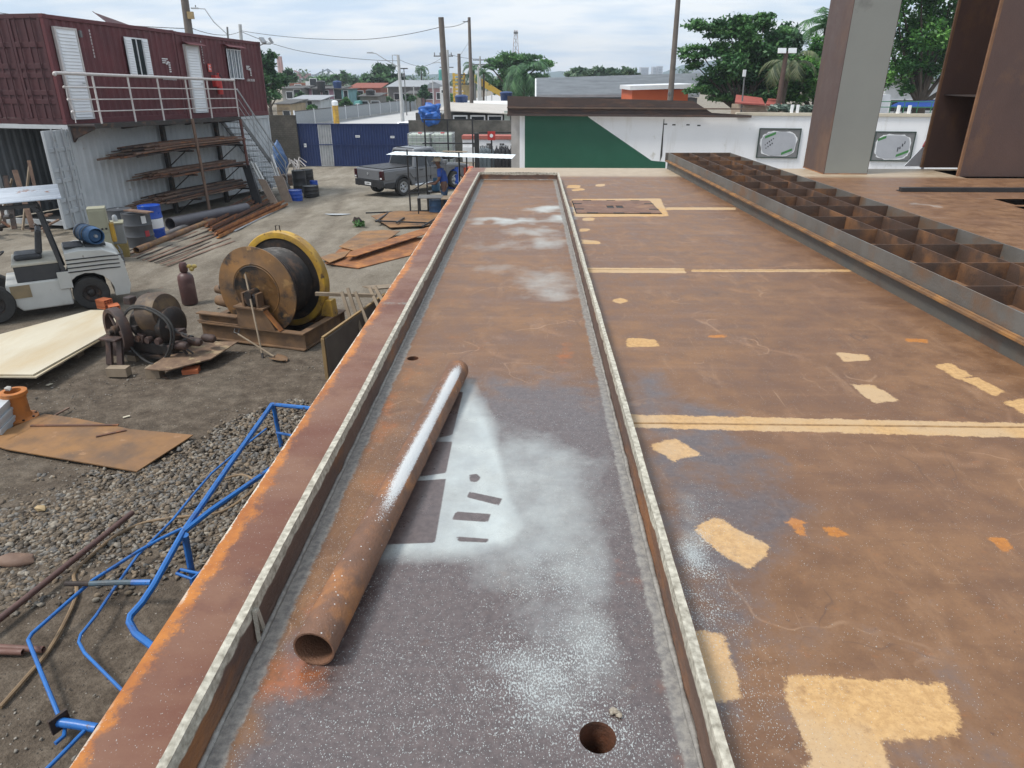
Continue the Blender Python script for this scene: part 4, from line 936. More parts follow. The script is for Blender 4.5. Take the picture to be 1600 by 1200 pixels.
# junk against and in the open container end
rj = random.Random(12)
for k, (y, L_, ln, m_) in enumerate(((.7, 2.0, .5, RUSTB), (1.2, 1.7, .7, RUSTB), (1.7, 1.9, -.3, WOOD), (2.1, 1.5, .4, RUSTD), (2.5, 1.7, .6, RUSTD), (2.9, 1.4, -.4, WOOD))):
    b = MB().bar((-1.0+.1*k, y, .0), (-.45+.1*k, y+ln, L_), .14 if k % 2 else .09, .05); M = MX[B.name]; b.v = [M @ p for p in b.v]
    solo(b, 'scrap_bar', m_, 'rusty or weathered bar leaning in the scrap pile before the open container', 'scrap bar', 'scrap leaning at the open container')
for k in range(14):
    b = MB(); p0 = Vector((rj.uniform(-2.2, -.6), rj.uniform(.4, 3.4), rj.uniform(.05, .5))); d = Vector((rj.uniform(-1, 1), rj.uniform(-1, 1), rj.uniform(-.1, .35)))
    if k % 3: b.tube([p0, p0+d*.5], rj.uniform(.03, .07), 8)
    else: b.bar(p0, p0+d*.7, .16, .04)
    M = MX[B.name]; b.v = [M @ p for p in b.v]
    solo(b, 'scrap_piece', rj.choice([RUSTD, RUST, GREASE, RUSTB]), 'dark scrap iron piece heaped behind the forklift', 'scrap', 'scrap heap behind the forklift')

# ================================================================== YARD: drums, pipes, bar piles by the containers
def drum(name, label, p, m, h=.88, r=.295, grp=None, band=None, lbl=False):
    T = thing(name, label, 'drum', p, rj.uniform(0, 6), grp)
    pr = [(0, .02), (r-.012, .02), (r-.012, 0), (r, 0), (r, .02)]
    for z in (.33*h, .66*h): pr += [(r, z-.03), (r+.014, z), (r, z+.03)]
    pr += [(r, h-.02), (r+.004, h), (r-.012, h), (r-.014, h-.02), (0, h-.02)]
    MB().lathe(pr, 32).build('body', m, T, 35)
    MB().lathe([(.03, h-.02), (.03, h-.005), (0, h-.005)], 10, Matrix.Translation((r*.6, 0, 0))).build('bung', SILVER, T)
    if band: MB().lathe([(r+.0005, .36*h), (r+.002, .37*h), (r+.002, .63*h), (r+.0005, .64*h)], 32).build('white_band', ALU, T, 35)
    return T
DG = mat('drum_grey', (.075, .08, .088), (.055, .058, .064), 2, .45, bump=.03, c4=(.12, .08, .05), s4=7, t4=.70)
GP_ = 'drums by the white container'
T = drum('steel_drum', 'dark grey steel drum with white paper label and red diamond, beside the blue banded drum', G(222, 384), DG, .92, .36, GP_)
wl = Vector((math.cos(-.8), math.sin(-.8))); T.rotation_euler.z = 0; MX[T.name] = Matrix.Translation(T.location)
def onside(a0, a1, z0, z1, r, nm, m):
    b = MB(); n = 6; vs = [(r*math.cos(a0+(a1-a0)*i/n), r*math.sin(a0+(a1-a0)*i/n), z) for z in (z0, z1) for i in range(n+1)]; b.add(vs, [(i, i+1, n+2+i, n+1+i) for i in range(n)]); return b.build(nm, m, T, 40)
onside(-.75, -.40, .66, .86, .378, 'paper_label', ALU); onside(-.66, -.34, .30, .46, .378, 'red_label', mat('label_red', (.42, .04, .05), None, 4, .6, bump=0))
drum('steel_drum', 'dark grey steel drum behind the labelled one, next to the cabinet', G(196, 377), DG, .92, .34, GP_)
drum('plastic_drum', 'blue drum with a broad white band around its middle', G(243, 374), BLUEP, .98, .30, GP_, band=True)
b = MB().bar(G(198, 328, .95)+Vector((0, 0, 0)), G(235, 332, .95), .22, .03); solo(b, 'wood_plank', RUSTB, 'brown plank lying across the tops of the grey drums', 'plank')
# electric cabinet and grey/yellow box behind the forklift
c = G(163, 400); T = thing('control_cabinet', 'beige control cabinet with round indicator lamps behind the forklift', 'cabinet', D(150, 323, 17.0)*1, cf.rz-.9); T.location.z = 0; MX[T.name] = Matrix.Translation(T.location) @ Matrix.Rotation(T.rotation_euler.z, 4, 'Z')
CB = mat('beige_enamel', (.36, .35, .25), (.29, .28, .2), 2, .5, bump=.03, c4=(.2, .16, .1), s4=6, t4=.7)
MB().bx((-.22, -.1, 0), (.18, .3, 1.35)).build('case', CB, T, 0, .01); MB().bx((-.19, -.115, .75), (.15, -.1005, 1.3)).build('front_panel', CB, T, 0, .004)
for k in range(4): MB().lathe([(.025, 0), (.025, .02), (0, .02)], 10, Matrix.Translation((-.14+.085*k, -.1155, .85)) @ Matrix.Rotation(R(90), 4, 'X')).build('indicator', BLACK, T)
MB().bx((.181, -.05, .5), (.28, .2, .95)).build('side_box', YELLOW, T, 0, .01)
c = G(181, 404); T = thing('pump_unit', 'grey and yellow pump box with hoses standing between forklift and drums', 'pump', (c.x, c.y+.25, 0), cf.rz-.9)
MB().bx((-.22, -.22, 0), (.22, .22, .35)).build('base', mat('dirty_yellow', (.30, .22, .06), (.2, .15, .06), 5, .6), T, 0, .01)
MB().bx((-.21, -.21, .351), (.21, .21, .85)).build('tank', mat('pump_grey', (.27, .28, .28), (.2, .21, .21), 3, .5), T, 0, .015)
MB().bx((-.23, -.23, .851), (.23, .23, .89)).build('lid', CB, T, 0, .005)
MB().tube([(-.1, 0, .89), (-.12, -.05, 1.05), (-.3, -.1, 1.0), (-.35, -.2, .7)], .03, 8).build('hose', RUBBER, T); MB().lathe([(.06, 0), (.06, .12), (.03, .16), (0, .16)], 12, Matrix.Translation((.05, .05, .89))).build('valve', SILVER, T)
# pipes
def pipe(name, label, p, q, r, m, t=.01, grp=None):
    b = MB().hollow(p, q, r, t, 24); return solo(b, name, m, label, 'pipe', grp, 35)
up = lambda v, z: Vector((v.x, v.y, gz(v.y)+z))
DGP = mat('dark_pipe', (.085, .08, .09), (.06, .055, .062), 2, .4, bump=.03)
a = G(268, 360); b_ = G(377, 334); pipe('large_pipe', 'large smooth dark grey pipe lying before the container rack', up(a, .2), up(b_, .2)+Vector((.2, .0, 0)), .19, DGP, .012)
a = G(214, 396); b_ = G(372, 332); pipe('long_pipe', 'long brown rusty pipe running beside the large dark pipe', up(a, .085), up(b_, .085), .085, mat('brown_pipe', (.20, .115, .055), (.12, .06, .04), 3, .7, c3=(.28, .15, .05), s3=4), .008)
a = G(221, 386); b_ = G(300, 352); pipe('long_pipe', 'bare steel grey pipe between the drums and the brown pipe', up(a, .07), up(b_, .07), .07, mat('steel_pipe', (.20, .19, .185), (.12, .10, .09), 3, .45), .007)
# orange angle irons in a heap
for k in range(11):
    t = k/10; a = G(318+22*t, 352+22*t); q = G(400+48*t, 308+14*t); zz = .03+.02*rj.random()+(.09 if k % 3 == 0 else 0)
    b = MB(); a = up(a, zz); q = up(q, zz); b.bar(a, q, .10, .012); b.bar(a+Vector((.05, 0, .045)), q+Vector((.05, 0, .045)), .012, .09)
    solo(b, 'angle_iron', rj.choice([RUSTO, RUSTO, RUST]), 'orange rusted angle iron in the heap between rack and leaning tubes', 'angle iron', 'angle irons heaped by the rack')
a = G(348, 366); q = G(438, 322); b = MB().bar(up(a, .05), up(q, .05), .03, .08).bar(up(a, .09), up(q, .09), .16, .012); solo(b, 'channel_bar', RUSTO, 'orange rusty channel bar, nearest of the heap beside the rack', 'channel bar')
a = G(358, 366); q = G(376, 355)
for k in range(9):
    a = G(188+9*k, 398+2.2*k); q = G(318+6*k, 345+4*k); b = MB().bar(up(a, .012+.012*(k % 2)), up(q, .012+.012*(k % 2)), .05+.02*(k % 3), .012)
    solo(b, 'flat_bar', RUSTB if k % 3 else RUSTD, 'thin brown flat bar lying on the ground before the long pipes', 'flat bar', 'flat bars fanned out on the ground')
a = G(366, 363); q = G(440, 326); pipe('thin_tube', 'thin pale steel tube on the ground at the edge of the angle iron heap', up(a, .03), up(q, .03), .025, SILVER, .004)
# leaning stand with trays of bars/tubes
sf = Fr((-10.6, 27.0), (.45, .9))
def tray(k, px0, py0, px1, py1, w, m, label, tubes):
    """a steel tray leaning against the rack, holding upright tubes"""
    a = G(px0, py0); q = D(px1, py1, a.y+.9); d = (q-a); T = thing('leaning_tray', label, 'tray', a, 0, 'trays leaning beside the stairs')
    d3 = d.normalized(); sx = Vector((1, -.25, 0)).normalized(); nn = sx.cross(d3).normalized(); L_ = d.length
    b = MB()
    def P(u, s, h): return sx*u+d3*s+nn*h
    for (u0, u1, h0, h1) in ((-w/2, w/2, -.01, 0), (-w/2, -w/2+.01, .0, -.14), (w/2-.01, w/2, .0, -.14)):
        b.add([P(u0, 0, h0), P(u1, 0, h0), P(u1, 0, h1), P(u0, 0, h1), P(u0, L_, h0), P(u1, L_, h0), P(u1, L_, h1), P(u0, L_, h1)], [(0, 1, 2, 3), (7, 6, 5, 4), (0, 4, 5, 1), (1, 5, 6, 2), (2, 6, 7, 3), (3, 7, 4, 0)])
    b.build('channel', m, T, 0)
    for s in (.42, .95):
        b = MB().bar(P(-w/2-.05, L_*s, -.15), P(w/2+.05, L_*s, -.15), .03, .03); b.build('cross_strap', RUSTD, T, 0)
    for i, (u, Lt, r, mm) in enumerate(tubes):
        b = MB().hollow(a+P(u, .05, -.06-.02*(i % 2)), a+P(u, Lt, -.06-.02*(i % 2)), r, .006, 12); solo(b, 'leaning_tube', mm, 'pale straight tube standing in the leaning trays beside the stairs', 'tube', 'tubes in the leaning trays')
TUBE = mat('galv_tube', (.62, .60, .56), (.5, .48, .45), 4, .35); TUBEB = mat('brown_tube', (.30, .22, .16), (.2, .14, .10), 3, .6)
tray(0, 403, 322, 384, 258, .34, BLACK, 'black tray leaning beside the stairs, orange patch near its foot', [])
b = MB(); a = G(404, 312); 
tray(1, 430, 322, 408, 280, .34, TUBEB, 'brown tray leaning in the middle, holding two long pale tubes', [(-.08, 2.5, .045, TUBE), (.06, 2.4, .045, TUBE)])
tray(2, 449, 316, 434, 275, .44, TUBEB, 'brown tray leaning nearest the blue bin, with tall pale tubes', [(-.1, 2.2, .04, TUBE), (.03, 2.6, .055, TUBE), (.13, 1.9, .035, TUBEB)])
# blue tarpaulin bundle
b = MB(); c = G(440, 283); b.ico((0, 0, .95), 1.0, 4, 0, (.42, .42, .95))
b.v = [p*(1+.13*mnoise.noise(p*2.3)+.05*mnoise.noise(p*7)) for p in b.v]; b.v = [Vector((p.x*(1-.35*max(0, p.z-1.0)), p.y*(1-.3*max(0, p.z-1.0)), max(0, p.z)))+c for p in b.v]
solo(b, 'tarpaulin_bundle', mat('blue_tarp', (.06, .13, .27), (.035, .08, .19), 4, .45, bump=.3, bscale=12), 'upright bundle wrapped in blue tarpaulin beside the stairs', 'tarpaulin bundle')
# rope ties of the bundle
# bins and black drums
GB = 'drums and bins by the stairs'
T = drum('plastic_bin', 'short blue plastic bin in front of the black drums', G(462, 313), BLUEP, .42, .29, GB)
drum('black_drum', 'tall black drum standing behind the blue bin', G(470, 300), BLACK, .95, .30, GB)
k0 = drum('black_drum', 'short black drum right of the blue bin, blue lid behind', G(487, 307), BLACK, .46, .33, GB)
drum('black_drum', 'lower black drum of the stack of two behind the short one', G(482, 295), BLACK, .45, .30, GB)
p = G(482, 295); drum('black_drum', 'upper black drum stacked on another behind the short one', Vector((p.x, p.y, p.z+.455)), BLACK, .42, .29, GB)
drum('blue_can', 'small blue can between the black drums', G(492, 300), BLUEP, .5, .17, GB)
rj = random.Random(3)
for k in range(9):
    c = G(452, 283)+Vector((rj.uniform(-.4, .7), rj.uniform(-.2, .6), 0)); d = Vector((rj.uniform(-1, 1), rj.uniform(-.5, .5), rj.uniform(.2, .9)))
    b = MB().tube([c+Vector((0, 0, .5)), c+d*.5+Vector((0, 0, .7)), c+d*.6+Vector((.3*rj.random(), 0, .35))], .03, 7); solo(b, 'scrap_tube', PIPEW, 'bent whitish scrap tube heaped behind the black drums', 'scrap tube', 'bent tubes behind the black drums')
b = MB(); c = G(452, 290); 
b.bx((c.x-.4, c.y-.1, gz(c.y)), (c.x+.8, c.y+.5, gz(c.y)+.5)); solo(b, 'scrap_bin', RUSTD, 'dark open scrap bin full of bent tubes behind the black drums', 'bin')
# ================================================================== FORKLIFT
FLP = mat('forklift_cream', (.56, .555, .515), (.46, .455, .42), 1.6, .45, bump=.04, c3=(.36, .33, .27), s3=1.5, t3=.62, c4=(.16, .12, .09), s4=9, t4=.73)
FB = mat('forklift_black', (.035, .037, .042), (.05, .05, .052), 3, .5, bump=.04)
ff = Fr((-8.73, 13.17), (-1.33, -.91))
T = thing('forklift', 'cream forklift truck with corrugated metal roof and blue gas tank at its rear', 'forklift', (-8.73, 13.17, 0), ff.rz)
def wheel(T, x, y, r, wd, rimm, nm='wheel', hub=.55, out=1):
    """wheel with its outer face towards +y*out"""
    M = Matrix.Translation((x, y, r)) @ Matrix.Rotation(R(-90*out), 4, 'X')
    h = wd/2
    b = MB().lathe([(r*hub, -h), (r*.93, -h), (r*.985, -h*.8), (r, -h*.5), (r, h*.5), (r*.985, h*.8), (r*.93, h), (r*.72, h*1.02), (r*hub, h*.9)], 36, M, caps=False)
    w_ = b.build(nm, RUBBER, T, 35)
    MB().lathe([(r*hub, -h*.9), (r*hub, h*.88), (r*hub*.92, h*.9), (r*hub*.86, h*.5), (r*hub*.45, h*.35), (r*.2, h*.6), (r*.12, h*.75), (0, h*.75)], 28, M).build('rim', rimm, w_, 35)
    b = MB()
    for k in range(5):
        a = 2*math.pi*k/5; b.lathe([(.03*r/.33, h*.35), (.03*r/.33, h*.52), (0, h*.52)], 8, M @ Matrix.Translation((r*.33*math.cos(a), r*.33*math.sin(a), 0)))
    b.build('wheel_nuts', GREASE, w_)
    return w_
for y, o in ((-.10, 1), (-1.0, -1)): wheel(T, 0, y, .325, .2, GREASE, out=o)
for y, o in ((-.06, 1), (-1.04, -1)): wheel(T, 1.62, y, .36, .24, GREASE, out=o)
mb = MB().prism([(.34, 0, .16), (1.18, 0, .16), (1.36, 0, .36), (1.36, 0, .70), (.34, 0, .70)], (0, -1.1, 0)); mb.build('chassis', FLP, T, 0, .03)
MB().prism([(1.361, -.06, .30), (1.95, -.06, .30), (1.95, -.06, .42), (1.361, -.06, .46)], (0, -.98, 0)).build('floor_plate', GREASE, T, 0, .01)
MB().bx((.98, .001, .42), (1.30, .012, .66)).build('step_recess', mat('step_tan', (.30, .22, .12), (.22, .17, .1), 4, .7), T, 0)
# counterweight with rounded tail and arches
prof = [(.30, .72), (.30, 1.17), (.05, 1.20), (-.35, 1.17), (-.60, 1.05), (-.68, .90), (-.70, .62), (-.72, .40), (-.66, .22), (-.55, .22)]
arch = [(.42*math.cos(a), .33+.42*math.sin(a)) for a in np.linspace(R(195), R(20), 9)]
poly = prof+[(x, z) for x, z in arch]
mb = MB().prism([(x, .02, z) for x, z in poly], (0, -1.14, 0)); cwt = mb.build('counterweight', FLP, T, 0, .07)
mb = MB()
for z in (.80, .88, .96, 1.04):
    pts = [(.30, .026, z), (-.35, .026, z), (-.60, .018, z-.01), (-.70, -.12, z-.02), (-.715+.0*z, -.4, z-.02), (-.70, -1.0, z-.02)]
    mb.tube([(x-(max(0, 1.0-z)*-.02), y, zz) for x, y, zz in pts], .012, 6)
mb.build('vent_slots', BLACK, cwt)
MB().bx((-.05, -.3, 1.2), (.28, -.85, 1.235)).build('engine_cover_mat', FB, T, 0, .01)
MB().bx((.42, -.04, .701), (1.16, -1.06, 1.0)).build('engine_box', FB, T, 0, .015)
MB().bx((.40, -.02, 1.001), (1.18, -1.08, 1.06)).build('engine_hood', mat('hood_cream', (.50, .47, .38), (.4, .37, .3), 3, .5, bump=.03), T, 0, .015)
st = MB().bx((.66, -.28, 1.061), (1.12, -.80, 1.17)).build('seat', FB, T, 0, .04)
mb = MB(); mb.prism([(.64, -.26, 1.16), (.56, -.26, 1.60), (.66, -.26, 1.62), (.76, -.26, 1.18)], (0, -.56, 0)); mb.build('backrest', FB, st, 0, .03)
MB().tube([(1.72, -.5, .7), (1.42, -.5, 1.12)], .03, 8).build('steering_column', FB, T)
MB().lathe([(.17, -.014), (.185, 0), (.17, .014), (.155, 0)], 24, Matrix.Translation((1.40, -.5, 1.15)) @ Matrix.Rotation(R(30), 4, 'Y'), closed=True).build('steering_wheel', FB, T)
for y in (-.03, -1.07):
    MB().bar((.36, y, .72), (.52, y, 1.98), .09, .07).bar((.52, y, 1.98), (.62, y, 2.10), .09, .07).build('guard_post', FB, T, 0, .008)
    MB().bar((1.72, y, .45), (1.55, y, 2.10), .08, .06).build('guard_post', FB, T, 0, .008)
    MB().bar((.5, y, 2.10), (1.6, y, 2.10), .07, .07).build('guard_rail', FB, T, 0, .008)
MB().bx((.28, .018, .50), (.50, .03, .83)).build('post_bracket', FLP, T, 0, .004)
mb = MB(); n = 26; vs = []
for i in range(n+1):
    for j in range(2): vs.append((.10+1.9*j, .10-1.35*i/n, 2.25+.028*math.sin(i*1.7)-.10*(i/n-.5)*-1-.03*j))
mb.add(vs, [(2*i, 2*i+1, 2*i+3, 2*i+2) for i in range(n)])
o = mb.build('roof_sheet', mat('patched_zinc', (.55, .58, .62), (.42, .45, .49), 2, .35, metal=.25, bump=.1, c3=(.30, .12, .05), s3=2.2, t3=.64, w3=.03), T, 60); sd = o.modifiers.new('s', 'SOLIDIFY'); sd.thickness = .012
for x in (.3, 1.6): MB().bar((x, .05, 2.18), (x, -1.15, 2.14), .05, .05).build('roof_batten', FB, T, 0)
M = Matrix.Translation((-.27, -.35, 1.40)) @ Matrix.Rotation(R(90), 4, 'X') @ Matrix.Rotation(R(18), 4, 'Y')
g = MB().lathe([(.0, -.10), (.11, -.10), (.15, -.06), (.175, 0), (.175, .18), (.18, .19), (.175, .20), (.175, .50), (.15, .56), (0, .58)], 28, M).build('gas_tank', mat('tank_blue', (.045, .12, .24), (.03, .08, .16), 5, .45, bump=.05, c4=(.3, .35, .38), s4=14, t4=.68), T, 40)
MB().lathe([(.155, -.17), (.165, -.10), (.175, -.02), (.16, -.02), (.15, -.10), (.145, -.17)], 28, M, closed=True).build('tank_collar', mat('tank_collar', (.06, .15, .30), None, 4, .45), g, 40)
MB().lathe([(.03, -.17), (.03, -.10), (0, -.1)], 10, M).build('valve', SILVER, g)
for z in (.08, .42): MB().lathe([(.178, z-.02), (.184, z-.02), (.184, z+.02), (.178, z+.02)], 28, M, closed=True).build('strap', FB, g, 40)
MB().bx((-.45, -.30, 1.18), (-.08, -.85, 1.23)).build('tank_cradle', FB, T, 0)
for y in (-.3, -.8):
    MB().bx((1.98, y-.04, .1), (2.10, y+.04, 2.2)).build('mast_rail', FB, T, 0); MB().bx((2.11, y-.05, .08), (3.1, y+.05, .12)).build('fork', FB, T, 0)

# ================================================================== WINCH
wf = Fr((-5.83, 11.5), (2.03, -.6))
T = thing('rope_winch', 'big rusty winch drum of wire rope with yellow rear flange on a steel base', 'winch', (-5.83, 11.5, 0), wf.rz)
WB = mat('winch_base_rust', (.20, .115, .058), (.105, .065, .04), 4, .75, c3=(.22, .125, .06), s3=3, t3=.58, bump=.35)
W_ = 2.12; DP = 1.35
def ibeam(x0, y0, x1, y1, nm):
    b = MB(); b.bar((x0, y0, .03), (x1, y1, .03), .13, .02).bar((x0, y0, .31), (x1, y1, .31), .13, .02).bar((x0, y0, .17), (x1, y1, .17), .014, .262); return b.build(nm, WB, T, 0)
ibeam(0, .06, W_, .06, 'base_beam'); ibeam(0, DP, W_, DP, 'base_beam'); ibeam(W_-.06, .13, W_-.06, DP-.07, 'base_beam'); ibeam(.06, .13, .06, DP-.07, 'base_beam')
MB().bx((.13, .13, .02), (W_-.13, DP-.07, .035)).build('base_plate', GREASE, T, 0)
# second tier at the left front and bearing pedestals
MB().bx((-.05, .02, .321), (.80, .16, .34)).bx((-.05, .085, .341), (.80, .10, .46)).bx((-.05, .02, .461), (.80, .16, .48)).build('riser_beam', WB, T, 0)
cx_, cz_ = 1.17, .93
ped = [(cx_-.34, .321), (cx_+.42, .321), (cx_+.22, .68), (cx_-.32, .68)]
for y in (.0, DP-.12):
    p = MB().prism([(x, y, z) for x, z in ped], (0, .12, 0)).build('pedestal', WB, T, 0, .006)
    MB().bx((cx_-.34, y-.05, .681), (cx_+.26, y+.16, .71)).build('pedestal_plate', WB, p, 0)
    MB().lathe([(.11, 0), (.13, .02), (.13, .16), (.11, .18), (0, .18)], 18, Matrix.Translation((cx_, y+.16, cz_-.09)) @ Matrix.Rotation(R(90), 4, 'X')).build('bearing', GREASE, p)
    for k in (-1, 1): MB().bx((cx_+k*.14-.02, y-.02, .711), (cx_+k*.14+.02, y+.14, .95)).build('bearing_lug', WB, p, 0)
MB().bar((cx_+.24, .03, .66), (cx_+.52, .03, .33), .10, .02).build('gusset', RUSTO, T, 0)
AX = Matrix.Translation((cx_, 0, cz_)) @ Matrix.Rotation(R(-90), 4, 'X')      # axis along +y
FLG = mat('flange_ochre', (.26, .125, .034), (.11, .065, .034), 2.2, .6, c3=(.028, .024, .022), s3=2.0, t3=.56, w3=.05, c4=(.30, .17, .06), s4=5, t4=.64, bump=.2)
Rf = .77
f_ = MB().lathe([(0, .20), (Rf*.60, .20), (Rf*.615, .193), (Rf*.63, .20), (Rf*.98, .20), (Rf, .205), (Rf, .225), (Rf*.98, .23), (.3, .23)], 64, AX).build('front_flange', FLG, T, 40)
mb = MB(); mb.lathe([(.43, .193), (.44, .186), (.45, .193)], 48, AX); mb.build('flange_ring', FLG, f_)
prof = []; z = .232
r_ = random.Random(5)
while z < .97:
    base = .53+.09*math.sin((z-.23)*3.4)-.10*max(0, .4-z)
    prof += [(base+.0, z), (base+.011, z+.009), (base+.0, z+.019)]; z += .021
b = MB().lathe([(.3, .231)]+prof+[(.3, .98)], 64, AX)
b.v = [p+Vector((0, .006*mnoise.noise(p*9), 0)) for p in b.v]; b.build('rope_drum', GREASE, T, 60)
for k in range(8):
    t = .30+.05*k; rr = .585+.02*r_.random(); tw = r_.uniform(-.10, .14)
    pts = [AX @ Vector((rr*math.cos(a), rr*math.sin(a), t+tw*math.sin(a*.5+k))) for a in np.linspace(-2.6+.1*k, .2, 30)]
    MB().tube(pts, .011, 6).build('rope_turn', mat('wire_rope', (.075, .045, .035), (.03, .024, .022), 30, .6, bump=.5, bscale=200), T)
Ry = .87
MB().lathe([(.3, .99), (Ry*.84, .985), (Ry*.86, .97), (Ry*.88, 1.0), (Ry*.88, 1.02), (.3, 1.02)], 72, AX).build('rear_flange_web', GREASE, T, 40)
rf_ = MB().lathe([(Ry*.87, .955), (Ry*.93, .95), (Ry*.985, .955), (Ry, .97), (Ry, 1.10), (Ry*.97, 1.11), (Ry*.88, 1.09), (Ry*.87, 1.02)], 72, AX, closed=True).build('rear_flange_rim', YELLOW, T, 40)
MB().tube([(cx_-.06, 1.03, cz_+Ry-.02), (cx_-.06, 1.03, cz_+Ry+.09), (cx_+.02, 1.03, cz_+Ry+.10), (cx_+.03, 1.03, cz_+Ry-.02)], .010, 6).build('lifting_eye', GREASE, rf_)
MB().tube([(cx_, -.05, cz_), (cx_, DP+.1, cz_)], .07, 16).build('shaft', GREASE, T)
MB().prism([(W_-.25, .98, .32), (W_+.0, .98, .32), (W_-.02, .98, .62), (W_-.18, .98, .62)], (0, .16, 0)).build('brake_bracket', YELLOW, T, 0)
# drive shaft housings and spring on the left, towards the engine
for (p, q, r, m) in (((-.15, .75, .70), (.50, .75, .72), .10, WB), ((.05, .50, .58), (.55, .50, .62), .12, WB)): MB().tube([p, ((p[0]+q[0])/2, p[1], p[2]), q], [r*.75, r, r], 14).build('gear_housing', m, T)
pts = []
for i in range(90):
    a = i*.6; t = i/89; pts.append((.05+.45*t+.0*a, .62+.055*math.cos(a), .78+.30*t+.055*math.sin(a)))
MB().tube(pts, .014, 5).build('spring', BLACK, T)
# wooden handled tools
a = G(411, 560); q = D(383, 428, 11.35)
T = thing('spade_pole', 'long pale pole leaning upright against the winch base', 'pole', a, 0); MB().tube([(0, 0, .0), q-a], .016, 8).build('shaft', WOOD, T); MB().tube([(0, 0, 0), (q-a)*.06], .021, 8).build('ferrule', GREASE, T)
a = G(372, 522, .32); e = G(428, 557, .05); d = (e-a)
T = thing('shovel', 'shovel with D handle lying against the winch base, blade on the ground', 'shovel', G(428, 557), 0); L0 = G(428, 557)
MB().tube([a-L0, e-L0], .015, 8).build('shaft', WOOD, T); h = (a-L0); MB().tube([h, h+Vector((-.07, .02, .02)), h+Vector((-.08, .08, .06)), h+Vector((0, .09, .06)), h], .012, 6).build('handle', GREASE, T)
b = MB(); n = 12; up_ = Vector((0, 0, 1)); dd = Vector((d.x, d.y, 0)).normalized(); sd_ = Vector((-dd.y, dd.x, 0)); vs = []
for i in range(n+1):
    s = i/n; wd = .11*math.sqrt(max(0, 1-((s-.35)/.66)**2)) if s > .35 else .11
    for u in (-1, -.5, 0, .5, 1): vs.append(e-L0+dd*(.30*s-.02)+sd_*(u*wd)+up_*(-.02+.03*u*u-.02*s))
b.add(vs, [(5*i+j, 5*i+j+1, 5*i+j+6, 5*i+j+5) for i in range(n) for j in range(4)]); o = b.build('blade', WB, T, 60); s_ = o.modifiers.new('s', 'SOLIDIFY'); s_.thickness = .004
# ================================================================== OLD ENGINE beside the winch
T = thing('old_engine', 'greasy old engine with spoked flywheel pulley and black hose loop, left of the winch', 'engine', (-6.62, 10.62, 0), wf.rz)
IR = mat('iron_brown', (.075, .042, .034), (.04, .028, .025), 5, .65, c3=(.12, .06, .035), s3=4, t3=.6, bump=.3)
AXP = Matrix.Translation((.0, -.10, .52)) @ Matrix.Rotation(R(-90), 4, 'X') 
AXP = Matrix.Translation((-.02, -.15, .52)) @ Matrix.Rotation(R(-22), 4, 'Z') @ Matrix.Rotation(R(-90), 4, 'X')
pl = MB().lathe([(.30, -.06), (.365, -.065), (.37, -.05), (.37, .07), (.365, .085), (.30, .08), (.295, .01)], 44, AXP, closed=True).build('flywheel', IR, T, 40)
for k in range(5):
    a = 2*math.pi*k/5+.3; b = MB().bar(AXP @ Vector((.05*math.cos(a), .05*math.sin(a), 0)), AXP @ Vector((.31*math.cos(a), .31*math.sin(a), 0)), .06, .035, AXP.to_3x3() @ Vector((0, 0, 1))); b.build('spoke', IR, pl, 0, .006)
MB().lathe([(0, -.14), (.05, -.14), (.055, -.08), (.085, -.07), (.085, .1), (.05, .12), (.04, .30), (0, .3)], 18, AXP).build('hub', GREASE, pl)
for x in (-.10, .12):
    MB().prism([(x-.06, -.40, .0), (x+.06, -.40, .0), (x+.05, -.30, .42), (x-.05, -.30, .42)], (0, .05, 0)).build('front_leg', IR, T, 0, .006)
MB().bx((-.16, -.42, .42), (.18, -.24, .46)).build('bearing_bracket', IR, T, 0, .01)
MB().prism([(-.45, -.05, 0), (-.18, -.05, 0), (-.16, -.05, .45), (-.30, -.05, .45)], (0, .06, 0)).build('side_leg', IR, T, 0)
MX_ = Matrix.Translation((.12, .16, .60)) @ Matrix.Rotation(R(90), 4, 'Y')
MB().lathe([(0, 0), (.16, .01), (.24, .06), (.28, .12), (.28, .50), (.25, .56), (.25, .60), (.30, .62), (.30, .72), (.22, .78), (.1, .80), (0, .80)], 28, MX_).build('crankcase', GREASE, T, 40)
MB().lathe([(0, .10), (.26, .12), (.335, .17), (.34, .42), (.30, .52), (0, .55)], 28, Matrix.Translation((.26, .16, .72)) @ Matrix.Rotation(R(80), 4, 'Y')).build('drum_cover', mat('cover_brown', (.115, .072, .042), (.06, .042, .03), 4, .6, c3=(.18, .12, .06), s3=3, bump=.2), T, 40)
MB().bx((.05, -.08, .14), (.95, .45, .34)).build('sump', GREASE, T, 0, .03)
MB().bx((-.1, -.12, .08), (1.25, .0, .14)).bx((-.1, .40, .08), (1.25, .52, .14)).build('skid_frame', GREASE, T, 0)
for x, y in ((.1, -.06), (1.1, -.06), (.1, .46), (1.1, .46)): MB().bx((x-.08, y-.06, -.02), (x+.08, y+.06, .079)).build('packing_block', WOOD, T, 0)
for k in range(4):
    x = .18+.2*k; MB().lathe([(.05, 0), (.06, .05), (.05, .1), (0, .1)], 12, Matrix.Translation((x, -.09, .42)) @ Matrix.Rotation(R(90), 4, 'X')).build('pump_cap', IR, T)
r_ = random.Random(8)
